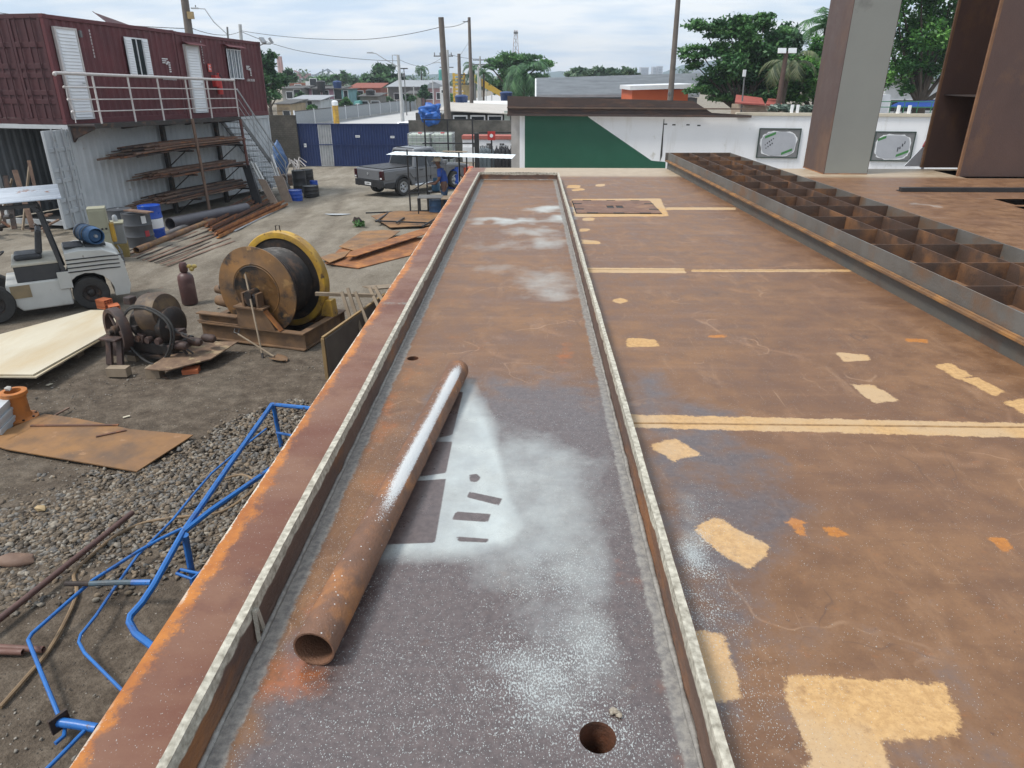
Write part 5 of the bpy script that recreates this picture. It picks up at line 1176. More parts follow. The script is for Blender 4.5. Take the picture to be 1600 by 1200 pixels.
for k in range(16):
    x, y, z = r_.uniform(.0, 1.2), r_.uniform(-.12, .0), r_.uniform(.30, .80)
    if k % 2: MB().tube([(x, y, z), (x+r_.uniform(-.1, .25), y-.03, z+r_.uniform(-.2, .1)), (x+r_.uniform(.1, .35), y+.03, z-.15)], r_.uniform(.012, .03), 7).build('pipe_run', GREASE if k % 4 else IR, T)
    else: MB().box((x, y, z-.08), (r_.uniform(.08, .2), .14, r_.uniform(.06, .16)), Matrix.Rotation(r_.uniform(-.4, .4), 3, 'Y')).build('fitting', IR if k % 4 else GREASE, T, 0, .012)
MB().bx((.22, .0, .34), (.85, .34, .62)).build('engine_block', GREASE, T, 0, .03)
MB().bx((.02, .05, .9), (.16, .2, 1.02)).build('filler_block', IR, T, 0, .015)
MB().tube([(.05, .25, .88), (.3, .3, 1.0), (.33, .3, 1.06)], .022, 7).build('exhaust_stub', IR, T)
for k in range(2):
    pts = [(.62+(.50-.03*k)*math.cos(a)+.05*math.sin(2*a), -.16-.03*k+.05*math.sin(a), .50+(.47-.02*k)*math.sin(a)+.02*math.cos(3*a)) for a in np.linspace(-2.9, 2.7, 40)]
    MB().tube(pts, .018, 7).build('hose_loop', RUBBER, T)
for k, (x, y) in enumerate(((1.05, -.1), (1.15, .1), (1.25, .3))): MB().lathe([(.05, 0), (.07, .05), (.07, .2), (.04, .24), (0, .24)], 12, Matrix.Translation((x, y, .38)) @ Matrix.Rotation(R(90), 4, 'Y')).build('coupling', IR, T)
c = G(182, 590); solo(MB().bx((c.x-.16, c.y+.02, 0), (c.x+.16, c.y+.17, .14)), 'wood_block', WOOD, 'square wood block under the front leg of the old engine', 'wood block')
# board on blocks in front of the engine
zb = .17
b = MB().prism([G(x, y, zb) for x, y in ((228, 578), (262, 556), (318, 535), (372, 535), (330, 562), (262, 580))], (0, 0, .018)); solo(b, 'rusty_board', mat('flaked_board', (.24, .155, .095), (.13, .08, .052), 6, .8, c3=(.33, .24, .14), s3=5, t3=.56, w3=.03, bump=.4), 'rusty flaking plate resting on blocks before the old engine', 'plate')
for px, py in ((241, 590), (318, 562)): c = G(px, py); solo(MB().bx((c.x-.11, c.y-.03, 0), (c.x+.11, c.y+.13, .165)), 'wood_block', WOOD, 'wood block under the flaking plate, ' + ('left end' if px < 300 else 'middle'), 'wood block')
def hollow_brick(c, rz, label, n=1):
    T = thing('hollow_brick', label, 'brick', c, rz)
    b = MB(); w, h, l = .19, .09, .24
    b.bx((-l/2, -w/2, 0), (l/2, w/2, .012)).bx((-l/2, -w/2, h-.012), (l/2, w/2, h)).bx((-l/2, -w/2, h/2-.005), (l/2, w/2, h/2+.005))
    for k in range(4): y = -w/2+.006+k*(w-.012)/3; b.bx((-l/2, y-.006, .0121), (l/2, y+.006, h-.0121))
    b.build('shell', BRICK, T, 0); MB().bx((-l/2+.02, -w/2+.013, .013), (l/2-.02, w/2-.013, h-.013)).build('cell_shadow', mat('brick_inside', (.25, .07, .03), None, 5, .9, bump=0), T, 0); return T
c = G(296, 586); hollow_brick((c.x, c.y+.08, 0), .25, 'single orange hollow brick on the ground before the flaking plate')
c = G(166, 489); t1 = hollow_brick((c.x, c.y+.02, .10), wf.rz-.1, 'lower orange hollow brick at the corner of the cream sheet')
dup(t1, (c.x, c.y+.02, .192), wf.rz-.1, 'upper orange hollow brick stacked at the corner of the cream sheet'); dup(t1, (c.x+.22, c.y-.06, .10), wf.rz-.6, 'orange hollow brick lying right of the stacked pair on the cream sheet')
# gas cylinder with gauges
c = G(294, 476); T = thing('gas_cylinder', 'brown gas cylinder with brass gauges standing behind the engine', 'gas cylinder', (c.x, c.y+.1, 0), 0); T.scale = (.95, .95, .84)
MB().lathe([(.15, 0), (.165, .02), (.165, .62), (.15, .70), (.10, .76), (.05, .78), (.05, .82), (0, .82)], 24).build('body', mat('cylinder_brown', (.10, .042, .036), (.065, .035, .034), 4, .5, c3=(.14, .08, .07), s3=3, bump=.05), T)
MB().lathe([(.07, .79), (.085, .82), (.085, .96), (.06, 1.02), (.0, 1.03)], 14).build('valve_cap', mat('cap_brown', (.09, .035, .03), None, 5, .5), T)
for k, (x, z) in enumerate(((.17, .95), (.28, .95), (.21, .88))): MB().lathe([(.05, 0), (.05, .03), (.04, .035), (0, .035)], 16, Matrix.Translation((x, -.06, z)) @ Matrix.Rotation(R(90), 4, 'X')).build('gauge', mat('brass', (.50, .38, .13), (.4, .3, .1), 6, .35, metal=.6, bump=0), T)
MB().tube([(.05, 0, .92), (.28, -.03, .93)], .018, 8).build('regulator', mat('brass', (.5, .38, .13)), T)
# big cream sheet on pallets at the left
CS = mat('cream_sheet', (.60, .55, .43), (.50, .43, .31), 1.2, .55, stretch=(1, .25, 1), c3=(.48, .36, .20), s3=.9, t3=.58, w3=.1, bump=.05, c4=(.35, .26, .16), s4=3, t4=.72)
z = .24
b = MB().prism([G(x, y, z) for x, y in ((-60, 586), (52, 587), (181, 515), (181, 486), (142, 486), (-60, 540))], (0, 0, .02)); solo(b, 'cream_sheet', CS, 'large cream coloured sheet laid on blocks beside the forklift', 'sheet')
b = MB().prism([G(x, y, z-.03) for x, y in ((-60, 590), (57, 591), (183, 517), (150, 500), (-60, 560))], (0, 0, .022)); solo(b, 'cream_sheet', CS, 'second cream sheet lying just under the large one beside the forklift', 'sheet')
for k, (px, py) in enumerate(((160, 542), (122, 560), (90, 575), (20, 580), (150, 520))): c = G(px, py); solo(MB().bx((c.x-.3, c.y, 0), (c.x+.0, c.y+.18, z-.04)), 'wood_block', WOOD, 'rough wood bearer under the right edge of the cream sheets', 'wood block', 'bearers under the cream sheets')
# ================================================================== near left: rust plate, spool, stack of sheets, pipes, hose
RP = mat('rust_sheet', (.31, .155, .052), (.21, .11, .048), 1.6, .7, c3=(.11, .07, .045), s3=1.8, t3=.58, w3=.12, c4=(.32, .18, .09), s4=5, t4=.66, bump=.12)
b = MB().prism([G(x, y, .035) for x, y in ((-30, 690), (10, 703), (214, 738), (302, 681), (205, 672), (120, 655), (70, 648))], (0, 0, .015)); solo(b, 'rust_sheet', RP, 'flat rusty steel sheet lying on the gravel at the left', 'steel sheet')
for p, q, lb in (((48, 665), (185, 664), 'longer rusty strip lying on the gravel side steel sheet'), ((150, 682), (197, 672), 'short rusty strip lying on the gravel side steel sheet')):
    solo(MB().bar(G(*p, .06), G(*q, .06), .035, .015), 'steel_strip', RUST, lb, 'steel strip')
solo(MB().bar(G(10, 690, .04), G(108, 637, .04), .025, .02), 'thin_rod', RUSTB, 'thin brown rod lying from the spool towards the open soil', 'rod')
c = G(26, 660); T = thing('flanged_spool', 'orange flanged pipe spool standing on its end at the left edge', 'pipe spool', (c.x, c.y+.1, 0), 0)
SO = mat('spool_orange', (.50, .17, .03), (.36, .12, .025), 4, .6, c3=(.25, .1, .03), s3=4, t3=.62)
MB().lathe([(.10, .0), (.21, 0), (.21, .035), (.145, .05), (.13, .10), (.13, .30), (.145, .36), (.165, .37), (.165, .42), (.15, .425), (.10, .425)], 32, None, closed=True).build('body', SO, T, 35)
for k in range(8): a = k*math.pi/4; MB().lathe([(.016, .035), (.016, .055), (0, .055)], 6, Matrix.Translation((.18*math.cos(a), .18*math.sin(a), 0))).build('bolt', GREASE, T)
solo(MB().ico((c.x-.05, c.y+.1, .46), .05, 1, .2, (1, 1, .7)), 'stone', mat('pale_stone', (.5, .47, .42)), 'pale stone resting on top of the orange spool', 'stone')
PW = mat('pale_sheet', (.50, .52, .53), (.42, .44, .45), 5, .5, bump=.03)
c = G(0, 690); 
for k in range(9): b = MB().box((c.x-.66+.012*(k % 3), c.y+.22+.01*(k % 2), .03+.040*k), (1.15, .6, .034), Matrix.Rotation(.25+.01*(k % 2), 3, 'Z')); solo(b, 'sheet_pack', PW, 'pale grey flat pack in the stack at the left edge beside the orange spool', 'flat pack', 'stack of pale flat packs')
pipe('brown_pole', 'long brown pipe slanting over the gravel edge at the left', G(-60, 1015, .10), G(207, 801, .12), .028, mat('brown_tube_paint', (.10, .048, .038), (.075, .04, .034), 4, .55, c3=(.14, .075, .06)), .004)
for k, (p, q) in enumerate((((-60, 1008), (68, 1015)), ((-60, 1016), (36, 1019)))): pipe('short_pipe', ('longer' if k == 0 else 'shorter')+' of the two short brown pipes at the left edge below the hose', G(*p, .05), G(*q, .05), .026, mat('brown_tube_paint2', (.16, .075, .055), (.12, .06, .045), 4, .6), .004)
hp = [(0, 1105), (40, 1060), (75, 1018), (105, 965), (120, 925), (115, 900), (125, 885), (150, 862), (180, 838), (215, 820), (255, 811), (300, 806), (345, 800), (385, 775), (400, 755), (378, 742), (345, 750)]
pts = [G(x, y, .025) for x, y in hp]; sm = []
for i in range(len(pts)-1):
    p0, p1, p2, p3 = pts[max(i-1, 0)], pts[i], pts[i+1], pts[min(i+2, len(pts)-1)]
    for t in (0, .25, .5, .75): sm.append(.5*((2*p1)+(p2-p0)*t+(2*p0-5*p1+4*p2-p3)*t*t+(3*p1-3*p2+p3-p0)*t**3))
solo(MB().tube(sm, .017, 7), 'rubber_hose', mat('brown_hose', (.27, .18, .095), (.17, .11, .06), 3, .6), 'brown hose snaking over the soil beside the blue railing', 'hose')
solo(MB().tube([G(x, y, .03) for x, y in ((285, 795), (300, 793), (330, 782), (350, 768), (355, 755))], .012, 6), 'dark_cable', RUBBER, 'short dark cable curled on the gravel behind the blue railing', 'cable')
b = MB(); c = G(28, 880); b.ico((c.x, c.y, .04), .14, 2, .12, (1.3, .7, .4)); solo(b, 'rust_lump', RUSTB, 'flat brown lump of rusted scrap on the gravel at the left edge', 'scrap')
c = G(66, 800); solo(MB().ico((c.x, c.y, .05), .06, 1, .2, (1.2, .8, .6)), 'stone', mat('yellow_stone', (.42, .30, .15), (.34, .24, .12)), 'yellowish stone on the gravel heap', 'stone')
# blue railing
T = thing('blue_railing', 'blue painted tube railing standing on the soil beside the deck', 'railing', G(300, 905), 0); o0 = G(300, 905)
def rail(nm, P, r, n=8): r *= .93; MB().tube([G(x, y, z)-o0 for x, y, z in P], r, n).build(nm, BLUET, T)
rail('top_rail', [(500, 641, .6), (478, 637, .6), (425, 632, .6)], .028)
rail('top_rail', [(425, 632, .6), (355, 732, .6), (286, 832, .57), (240, 915, .5), (222, 942, .46), (204, 962, .42), (202, 972, .40), (212, 990, .37), (236, 1008, .34), (262, 1030, .3)], .030)
rail('top_rail', [(286, 832, .57), (330, 797, .57), (430, 728, .57), (470, 700, .57)], .028)
rail('post', [(427, 633, .6), (433, 665, .3), (440, 700, 0)], .030); rail('post', [(289, 836, .57), (297, 880, .2), (303, 912, 0)], .034)
rail('cross_bar', [(432, 676, .28), (470, 683, .28)], .018)
rail('mid_rail', [(416, 670, .15), (370, 706, .15), (330, 740, .15), (300, 775, .15), (270, 812, .15), (215, 868, .13), (178, 920, .12), (150, 962, .12), (126, 992, .12), (123, 1003, .12), (132, 1020, .12), (188, 1076, .12), (215, 1100, .12)], .014)
rail('mid_rail', [(284, 826, .30), (250, 842, .28), (215, 862, .26), (146, 906, .22), (118, 930, .20), (50, 990, .16), (44, 1000, .16), (52, 1020, .15), (66, 1055, .13), (92, 1118, .1), (98, 1135, .05)], .017)
rail('mid_rail', [(330, 900, .2), (282, 890, .16), (276, 896, .16), (300, 905, .18), (330, 880, .22)], .016)
rail('lower_rail', [(132, 1142, .1), (100, 1175, .1), (70, 1205, .1), (40, 1240, .1)], .016)
rail('lower_rail', [(103, 1126, .05), (100, 1150, .05), (86, 1162, .05)], .016)
MB().tube([G(x, y, .1)-o0 for x, y in ((90, 1128), (120, 1132), (152, 1138))], .034, 10).build('stub_tube', BLUET, T)
c = G(93, 1128, .1)-o0; MB().box(c, (.02, .13, .13), Matrix.Rotation(-.5, 3, 'Z')).build('end_flange', RUSTD, T, 0)
MB().tube([G(x, y, .26)-o0 for x, y in ((102, 912), (140, 912))], .022, 8).build('cross_tube', RUSTD, T); MB().tube([G(x, y, .26)-o0 for x, y in ((140, 912), (190, 910), (206, 910))], .024, 8).build('cross_tube', mat('faded_blue', (.07, .13, .17), (.08, .08, .08), 5, .6), T); MB().tube([G(x, y, .26)-o0 for x, y in ((206, 910), (236, 910))], .026, 8).build('cross_tube', BLUET, T)

# ================================================================== plywood sheet and planks by the deck
a = G(514, 592); b_ = Vector((-2.55, 11.55, 0)); d = (b_-a).normalized(); nrm = Vector((d.y, -d.x, 0))
T = thing('plywood_barrier', 'grey upright sheet with yellow edged post standing beside the deck', 'barrier', a, 0)
MB().prism([(0, 0, .0), d*2.0, d*2.0+Vector((0, 0, .80)), Vector((0, 0, .66))], nrm*.02).build('sheet', mat('grey_ply', (.17, .145, .12), (.12, .10, .085), 2, .8), T, 0)
MB().bar((-.02, -.02, 0), (-.02, -.02, .67), .04, .05).bar((-.02, -.02, .685), d*2.0+Vector((0, 0, .81)), .04, .03).build('edge_post', mat('yellow_edge', (.34, .22, .09), (.24, .16, .08), 5, .7), T, 0)
for k, (p, q, yy) in enumerate((((534, 456), (562, 545), 10.9), ((543, 450), (572, 540), 10.95), ((555, 456), (584, 530), 11.0), ((578, 450), (595, 488), 11.3), ((586, 448), (604, 480), 11.3))):
    b = MB().bar(D(*p, yy), D(*q, yy-.35), .055, .03, (0, 1, 0)); solo(b, 'wood_plank', WOOD, 'weathered slat leaning in the row behind the grey upright sheet', 'plank', 'slats leaning beside the deck')
b = MB().bar(D(493, 459, 11.2), D(588, 462, 11.2), .06, .055); solo(b, 'wood_rail', WOOD, 'weathered horizontal timber beside the yellow winch flange', 'timber')
b = MB().bar(D(575, 450, 11.6), D(625, 446, 12.2), .30, .02); solo(b, 'wood_plank', WOOD, 'weathered flat planks reaching from the slats to the deck edge', 'plank')
# ================================================================== rust plates on the yard
PLT = [([(508, 412), (530, 390), (592, 372), (668, 372), (640, 400), (560, 420)], .10, RUSTO, 'wide orange plate under the others, nearest the yellow flange'), ([(500, 403), (515, 398), (548, 392), (538, 402), (515, 411)], .17, RP, 'small plate corner jutting left from the orange plate stack'),
 ([(555, 421), (598, 398), (655, 378), (700, 372), (660, 420), (610, 424)], .05, mat('tan_plate', (.30, .21, .12), (.22, .15, .09), 1.5, .7), 'tan plate at the near right of the orange plate stack'), ([(540, 402), (548, 394), (640, 364), (678, 353), (672, 364), (556, 401)], .22, RUSTO, 'long narrow orange plate lying on top of the stack'),
 ([(530, 386), (566, 362), (600, 360), (625, 362), (598, 380), (560, 394)], .14, RP, 'brown plate in the middle of the orange plate stack'), ([(580, 338), (620, 330), (690, 332), (690, 352), (610, 356)], .03, RP, 'dusty plate on the ground by the work bench'), ([(622, 424), (640, 412), (700, 404), (700, 440), (600, 440)], .04, RP, 'plate half hidden by the deck edge below the stack')]
for P, z, m, lb in PLT: solo(MB().prism([G(x, y, z-.08) for x, y in P], (0, 0, .018)), 'rust_plate', m, lb, 'steel plate', None, 0)
# black frame lying on the plates
for p, q in (((572, 340), (705, 335)), ((590, 353), (690, 357)), ((610, 338), (588, 354)), ((632, 348), (620, 356)), ((660, 362), (680, 350))): solo(MB().bar(G(*p)+Vector((0, 0, .16)), G(*q)+Vector((0, 0, .16)), .045, .045), 'black_bar', BLACK, 'thin black steel bar lying on the plates before the work bench', 'steel bar', 'black bars lying before the bench')
# pot plant weed with scrap
c = G(562, 356); T = thing('weed_clump', 'small green weed growing beside a scrap stump in the yard', 'weed', c, 0)
r_ = random.Random(2); b = MB()
for k in range(90):
    a = r_.uniform(0, 6.3); l = r_.uniform(.06, .15); e = r_.uniform(.1, 1.2); p = Vector((r_.uniform(-.15, .15), r_.uniform(-.1, .1), r_.uniform(0, .15))); q = p+Vector((math.cos(a)*math.cos(e), math.sin(a)*math.cos(e), math.sin(e)))*l; s = Vector((-math.sin(a), math.cos(a), 0))*.03
    b.add([p, (p+q)/2+s, q, (p+q)/2-s], [(0, 1, 2, 3)])
b.build('leaves', mat('weed_green', (.07, .19, .035), (.05, .13, .03), 9, .6), T, 0)
solo(MB().ico((c.x-.15, c.y+.35, c.z+.12), .16, 2, .35, (.9, .5, 1)), 'scrap_stump', RUSTD, 'dark twisted scrap stump behind the green weed', 'scrap')

# litter on the soil
r_ = random.Random(31)
for k in range(34):
    x, y = r_.uniform(-9.5, -2.2), r_.uniform(5.0, 15.5); b = MB(); a = r_.uniform(0, 6.3); l = r_.uniform(.03, .13); p = Vector((x, y, gz(y)+.015)); q = p+Vector((math.cos(a)*l, math.sin(a)*l, r_.uniform(0, .02)))
    b.bar(p, q, r_.uniform(.02, .06), .008); solo(b, 'litter_chip', (WOOD, PW, RUSTB, CS)[k % 4], 'small chip of wood, card or metal littering the dark soil', 'litter', 'litter chips on the soil')
# ================================================================== PICKUP
tf = Fr((-5.42, 30.78), (.62, .785))
T = thing('pickup_truck', 'dark grey double cab pickup truck with black bed cover parked in the yard', 'pickup truck', (-5.42, 30.78, gz(30.78)), tf.rz)
CP_ = mat('car_grey', (.155, .16, .17), (.145, .15, .16), .5, .25, metal=0, bump=0, rv=.02)
CB_ = mat('car_black_trim', (.022, .022, .024), (.03, .03, .032), 4, .5, bump=.02)
Wt = 1.86
def arch_(x, r=.46, z=.38, n=9): return [(x-r*math.cos(a), z+r*math.sin(a)) for a in np.linspace(0, math.pi, n)]
prof = [(-1.10, .52), (-.50, .42)]+arch_(0)[1:-1]+[(.50, .38), (2.66, .38)]+arch_(3.18)[1:-1]+[(3.68, .42), (4.02, .46), (4.14, .62), (4.14, .86), (4.02, 1.00), (3.55, 1.08), (2.80, 1.14), (2.72, 1.08), (.70, 1.08), (.62, 1.16), (-1.10, 1.18), (-1.16, .95)]
b = MB().prism([(x, .05, z) for x, z in prof], (0, Wt-.1+.0, 0)); body = b.build('body', CP_, T, 0, .05)
# bulged flanks
for y0, s in ((.05, -1), (Wt-.05, 1)):
    b = MB().prism([(-1.05, y0, .72), (-.52, y0, .72), (-.40, y0, .92), (.40, y0, .92), (.55, y0, .70), (2.60, y0, .70), (2.78, y0, .94), (3.6, y0, .94), (3.9, y0, .80), (3.95, y0, .98), (2.7, y0, 1.10), (-1.08, y0, 1.10)], (0, .045*s, 0)); b.build('flank', CP_, body, 0, .03)
# greenhouse
lo = [(.66, .07, 1.06), (2.86, .07, 1.06), (2.86, Wt-.07, 1.06), (.66, Wt-.07, 1.06)]; hi = [(.88, .25, 1.86), (2.05, .25, 1.88), (2.05, Wt-.25, 1.88), (.88, Wt-.25, 1.86)]
MB().add(lo+hi, [(3, 2, 1, 0), (4, 5, 6, 7), (0, 1, 5, 4), (1, 2, 6, 5), (2, 3, 7, 6), (3, 0, 4, 7)]).build('cabin', CP_, T, 0, .06)
def lerp3(p, q, t): return Vector(p)+(Vector(q)-Vector(p))*t
def pane(a, b_, c, d, s0, s1, t0, t1, off, nm, m=GLASS):
    """quad inside the face a b c d (a,b bottom; d,c top)"""
    P = lambda s, t: lerp3(lerp3(a, b_, s), lerp3(d, c, s), t)
    n = (Vector(b_)-Vector(a)).cross(Vector(d)-Vector(a)).normalized()*off
    vs = [P(s0, t0)+n, P(s1, t0)+n, P(s1-.0, t1)+n, P(s0, t1)+n]
    return MB().add(vs, [(0, 1, 2, 3)]).build(nm, m, T, 0)
pane(lo[0], lo[1], hi[1], hi[0], .12, .40, .10, .88, .012, 'side_window'); pane(lo[0], lo[1], hi[1], hi[0], .45, .80, .10, .88, .012, 'side_window')
pane(lo[2], lo[3], hi[3], hi[2], .20, .55, .10, .88, .012, 'side_window'); pane(lo[2], lo[3], hi[3], hi[2], .60, .88, .10, .88, .012, 'side_window')
pane(lo[3], lo[0], hi[0], hi[3], .06, .94, .16, .88, .012, 'rear_window'); pane(lo[1], lo[2], hi[2], hi[1], .05, .95, .06, .92, .012, 'windscreen')
MB().bx((-1.02, .14, 1.185), (.64, Wt-.14, 1.215)).build('bed_cover', CB_, T, 0, .01)
b = MB().bx((-1.22, .06, .46), (-1.02, Wt-.06, .72)).bx((-1.05, .03, .40), (-.50, .055, .62)).bx((-1.05, Wt-.055, .40), (-.50, Wt-.03, .62)); b.build('rear_bumper', CB_, T, 0, .03)
MB().bx((-1.19, .22, .74), (-1.165, Wt-.22, 1.14)).build('tailgate', CP_, T, 0, .01)
MB().lathe([(.05, 0), (.05, .01), (0, .012)], 16, Matrix.Translation((-1.20, Wt/2, .98)) @ Matrix.Rotation(R(-90), 4, 'Y')).build('emblem', SILVER, T)
MB().bx((-1.235, Wt/2-.2, .52), (-1.222, Wt/2+.2, .64)).build('number_plate', ALU, T, 0)
b = MB(); marks(b, 0, 0, .3, .06, 1, 7, 5); b.v = [Matrix.Translation((-1.238, Wt/2+.15, .61)) @ Matrix.Rotation(R(-90), 4, 'Z') @ p for p in b.v]; b.build('plate_marks', CB_, T, 0)
for y0, y1 in ((.0, .20), (Wt-.20, Wt-.0)):
    t_ = MB().bx((-1.195, y0+.02, .76), (-1.02, y1-.01, 1.13)).build('tail_light', mat('tail_lamp', (.05, .008, .01), (.035, .006, .008), 5, .2, bump=0), T, 0, .03)
    MB().bx((-1.2, y0+.05, .80), (-1.194, y1-.05, .86)).build('lamp_reflector', ALU, t_, 0)
    MB().bx((3.98, y0+.02, .84), (4.13, y1+.12 if y0 < 1 else y1, .98)).build('headlight', ALU, T, 0, .02)
for x in (.72, 1.62, 2.58): MB().bx((x, -.001+.0, .56), (x+.012, .05, 1.14)).build('door_seam', CB_, T, 0)
for x in (.95, 1.85): MB().bx((x, -.012, .99), (x+.2, .02, 1.03)).build('door_handle', CB_, T, 0, .008)
for y in (-.16, Wt+.02): MB().bx((2.38, y, 1.14), (2.52, y+.18, 1.32)).build('mirror', CP_, T, 0, .03)
MB().tube([(.62, -.02, .40), (2.55, -.02, .40)], .045, 10).build('side_step', ALU, T)
for y in (0, ): 
    MB().prism([(-.49, .03, .40)]+[(x, .03, z) for x, z in arch_(0, .50)]+[(.49, .03, .40)]+[(x, .03, z) for x, z in arch_(0, .44)[::-1]], (0, -.02, 0)).build('wheel_arch', CB_, T, 0)
for x in (-.02, 3.18):
    for y, o in ((.12, -1), (Wt-.12, 1)):
        wheel(T, x, y, .375, .25, SILVER, out=o, hub=.62)
mb = MB()
for x in (0, 3.18): mb.bx((x-.46, .2, .3), (x+.46, Wt-.2, .84))
mb.build('wheel_well', BLACK, T, 0)
for k, x in enumerate((1.0, 1.75)): MB().tube([(x, .38, 1.87), (x, Wt-.38, 1.88)], .018, 6).build('roof_bar', CB_, T)

# ================================================================== WORKER and bench
wc = G(693, 332); wx, wy, wz = wc.x, 25.0, gz(25.0); wx = D(695, 300, 25.0).x
def skin(name, nodes, edges, m, parent, root=0, sub=2):
    me = bpy.data.meshes.new(name); me.from_pydata([n[0] for n in nodes], edges, []); o = bpy.data.objects.new(name, me); COL.objects.link(o)
    me.materials.append(m)
    s = o.modifiers.new('skin', 'SKIN'); s.use_smooth_shade = True
    sv = me.skin_vertices[0].data
    for i, n in enumerate(nodes): r = n[1]; sv[i].radius = (r, r) if not isinstance(r, tuple) else r; sv[i].use_root = (i == root)
    u = o.modifiers.new('sub', 'SUBSURF'); u.levels = sub; u.render_levels = sub
    o.parent = parent; return o
SKIN = mat('brown_skin', (.14, .065, .04), (.11, .05, .032), 8, .5, bump=.03); SHIRT = mat('blue_shirt', (.022, .075, .34), (.016, .055, .26), 6, .8, bump=.15, bscale=25); JEANS = mat('blue_jeans', (.03, .065, .13), (.02, .045, .09), 6, .85, bump=.15, bscale=25); CAP = mat('beige_cap', (.55, .50, .40), (.45, .40, .32), 5, .8)
W = thing('person', 'worker in blue shirt, jeans and beige cap bending over the bench beside the pickup', 'person', (wx, wy, wz), R(180)); W.scale = (1.12, 1.12, 1.10)
# local +x is the way he faces (camera left)
nb = [((0, 0, .95), .13), ((.02, 0, 1.10), .125), ((.08, 0, 1.28), .14), ((.12, 0, 1.40), .12), ((.15, 0, 1.48), .055), ((.18, 0, 1.56), .065), ((.205, 0, 1.63), (.098, .082)), ((.20, 0, 1.71), (.095, .078)), ((.195, 0, 1.76), .055)]
eb = [(0, 1), (1, 2), (2, 3), (3, 4), (4, 5), (5, 6), (6, 7), (7, 8)]
for s in (-1, 1):
    k = len(nb); nb += [((.11, .17*s, 1.38), .062), ((.14, .23*s, 1.14), .046), ((.27, .20*s, 1.00), .038), ((.38, .13*s, 1.00), .030), ((.43, .12*s, 1.00), (.036, .018)), ((.47, .115*s, .995), (.038, .016))]
    eb += [(3, k), (k, k+1), (k+1, k+2), (k+2, k+3), (k+3, k+4), (k+4, k+5)]
    for f in range(4): nb += [((.50, (.085+.019*f)*s, .995), .010), ((.53, (.083+.020*f)*s, .98), .009), ((.545, (.083+.02*f)*s, .96), .008)]; q = k+6+3*f; eb += [(k+5, q), (q, q+1), (q+1, q+2)]
    q = len(nb); nb += [((.43, .075*s, 1.0), .012), ((.47, .06*s, .99), .010)]; eb += [(k+3, q), (q, q+1)]
    h = len(nb); nb += [((.0, .10*s, .90), .095), ((.03, .12*s, .50), .062), ((.0, .13*s, .10), .042), ((.02, .13*s, .04), .045), ((.16, .14*s, .03), .035)]; eb += [(0, h), (h, h+1), (h+1, h+2), (h+2, h+3), (h+3, h+4)]
skin('body', nb, eb, SKIN, W)
ns2 = [((0, 0, .93), .15), ((.02, 0, 1.10), .145), ((.08, 0, 1.28), .165), ((.12, 0, 1.40), .14), ((.145, 0, 1.465), .075)]; es2 = [(0, 1), (1, 2), (2, 3), (3, 4)]
for s in (-1, 1): k = len(ns2); ns2 += [((.11, .17*s, 1.385), .085), ((.135, .225*s, 1.20), .068)]; es2 += [(3, k), (k, k+1)]
skin('shirt', ns2, es2, SHIRT, W)
ns3 = [((0, 0, .95), .155), ((0, 0, .88), .14)]; es3 = [(0, 1)]
for s in (-1, 1): k = len(ns3); ns3 += [((.0, .10*s, .82), .11), ((.03, .12*s, .50), .082), ((.0, .13*s, .10), .065)]; es3 += [(1, k), (k, k+1), (k+1, k+2)]
skin('trousers', ns3, es3, JEANS, W)
for s in (-1, 1): MB().ico((.07, .135*s, .05), .1, 2, 0, (1.45, .5, .55)).build('boot', RUBBER, W)
hm = Matrix.Translation((.20, 0, 1.70))
MB().lathe([(.118, -.02), (.118, .03), (.10, .09), (.06, .125), (0, .135)], 20, hm).build('cap', CAP, W); MB().prism([(.28, -.08, 1.68), (.38, -.05, 1.66), (.38, .05, 1.66), (.28, .08, 1.68)], (0, 0, .012)).build('cap_peak', CAP, W)
MB().ico((.305, 0, 1.615), .02, 2, 0, (.9, .8, 1.2)).build('nose', SKIN, W)
for s in (-1, 1):
    MB().ico((.292, .035*s, 1.645), .011, 1).build('eye', BLACK, W); MB().ico((.19, .087*s, 1.63), .03, 1, 0, (.7, .3, 1)).build('ear', SKIN, W)
MB().ico((.290, 0, 1.575), .02, 1, 0, (.4, 1.2, .25)).build('mouth', mat('lips', (.12, .045, .035), None, 4, .5, bump=0), W)
gzc = gz(24.6)
# bench: slatted table and wooden seat
c = D(672, 297, 24.4); T = thing('work_bench', 'steel framed bench with grey slats in front of the worker', 'bench', (c.x, 24.4, gzc), .05)
for k in range(6): MB().bx((-.42, -.35+.12*k, .70), (.42, -.26+.12*k, .73)).build('slat', mat('grey_slat', (.22, .22, .215), (.15, .15, .15), 5, .6), T, 0)
for x in (-.4, .4):
    for y in (-.33, .33): MB().bx((x-.02, y-.02, 0), (x+.02, y+.02, .699)).build('leg', BLACK, T, 0)
c = D(705, 300, 24.3); T = thing('wood_table', 'small table with weathered wooden top beside the deck edge', 'table', (c.x, 24.3, gzc), .1)
MB().bx((-.35, -.35, .68), (.45, .35, .72)).build('top', WOOD, T, 0, .01)
for x in (-.3, .4):
    for y in (-.3, .3): MB().bx((x-.025, y-.025, 0), (x+.025, y+.025, .679)).build('leg', BLACK, T, 0)
drum('blue_barrel', 'blue barrel under the wooden table by the worker', Vector((D(681, 305, 24.6).x, 24.55, gzc)), mat('barrel_blue', (.03, .09, .20), (.02, .06, .13), 5, .5), .60, .24)
c = D(680, 270, 26.0); T = thing('gas_bottle', 'small blue gas bottle with ring collar standing on a stand behind the bench', 'gas bottle', (c.x, 26.0, gz(26)+.72), 0)
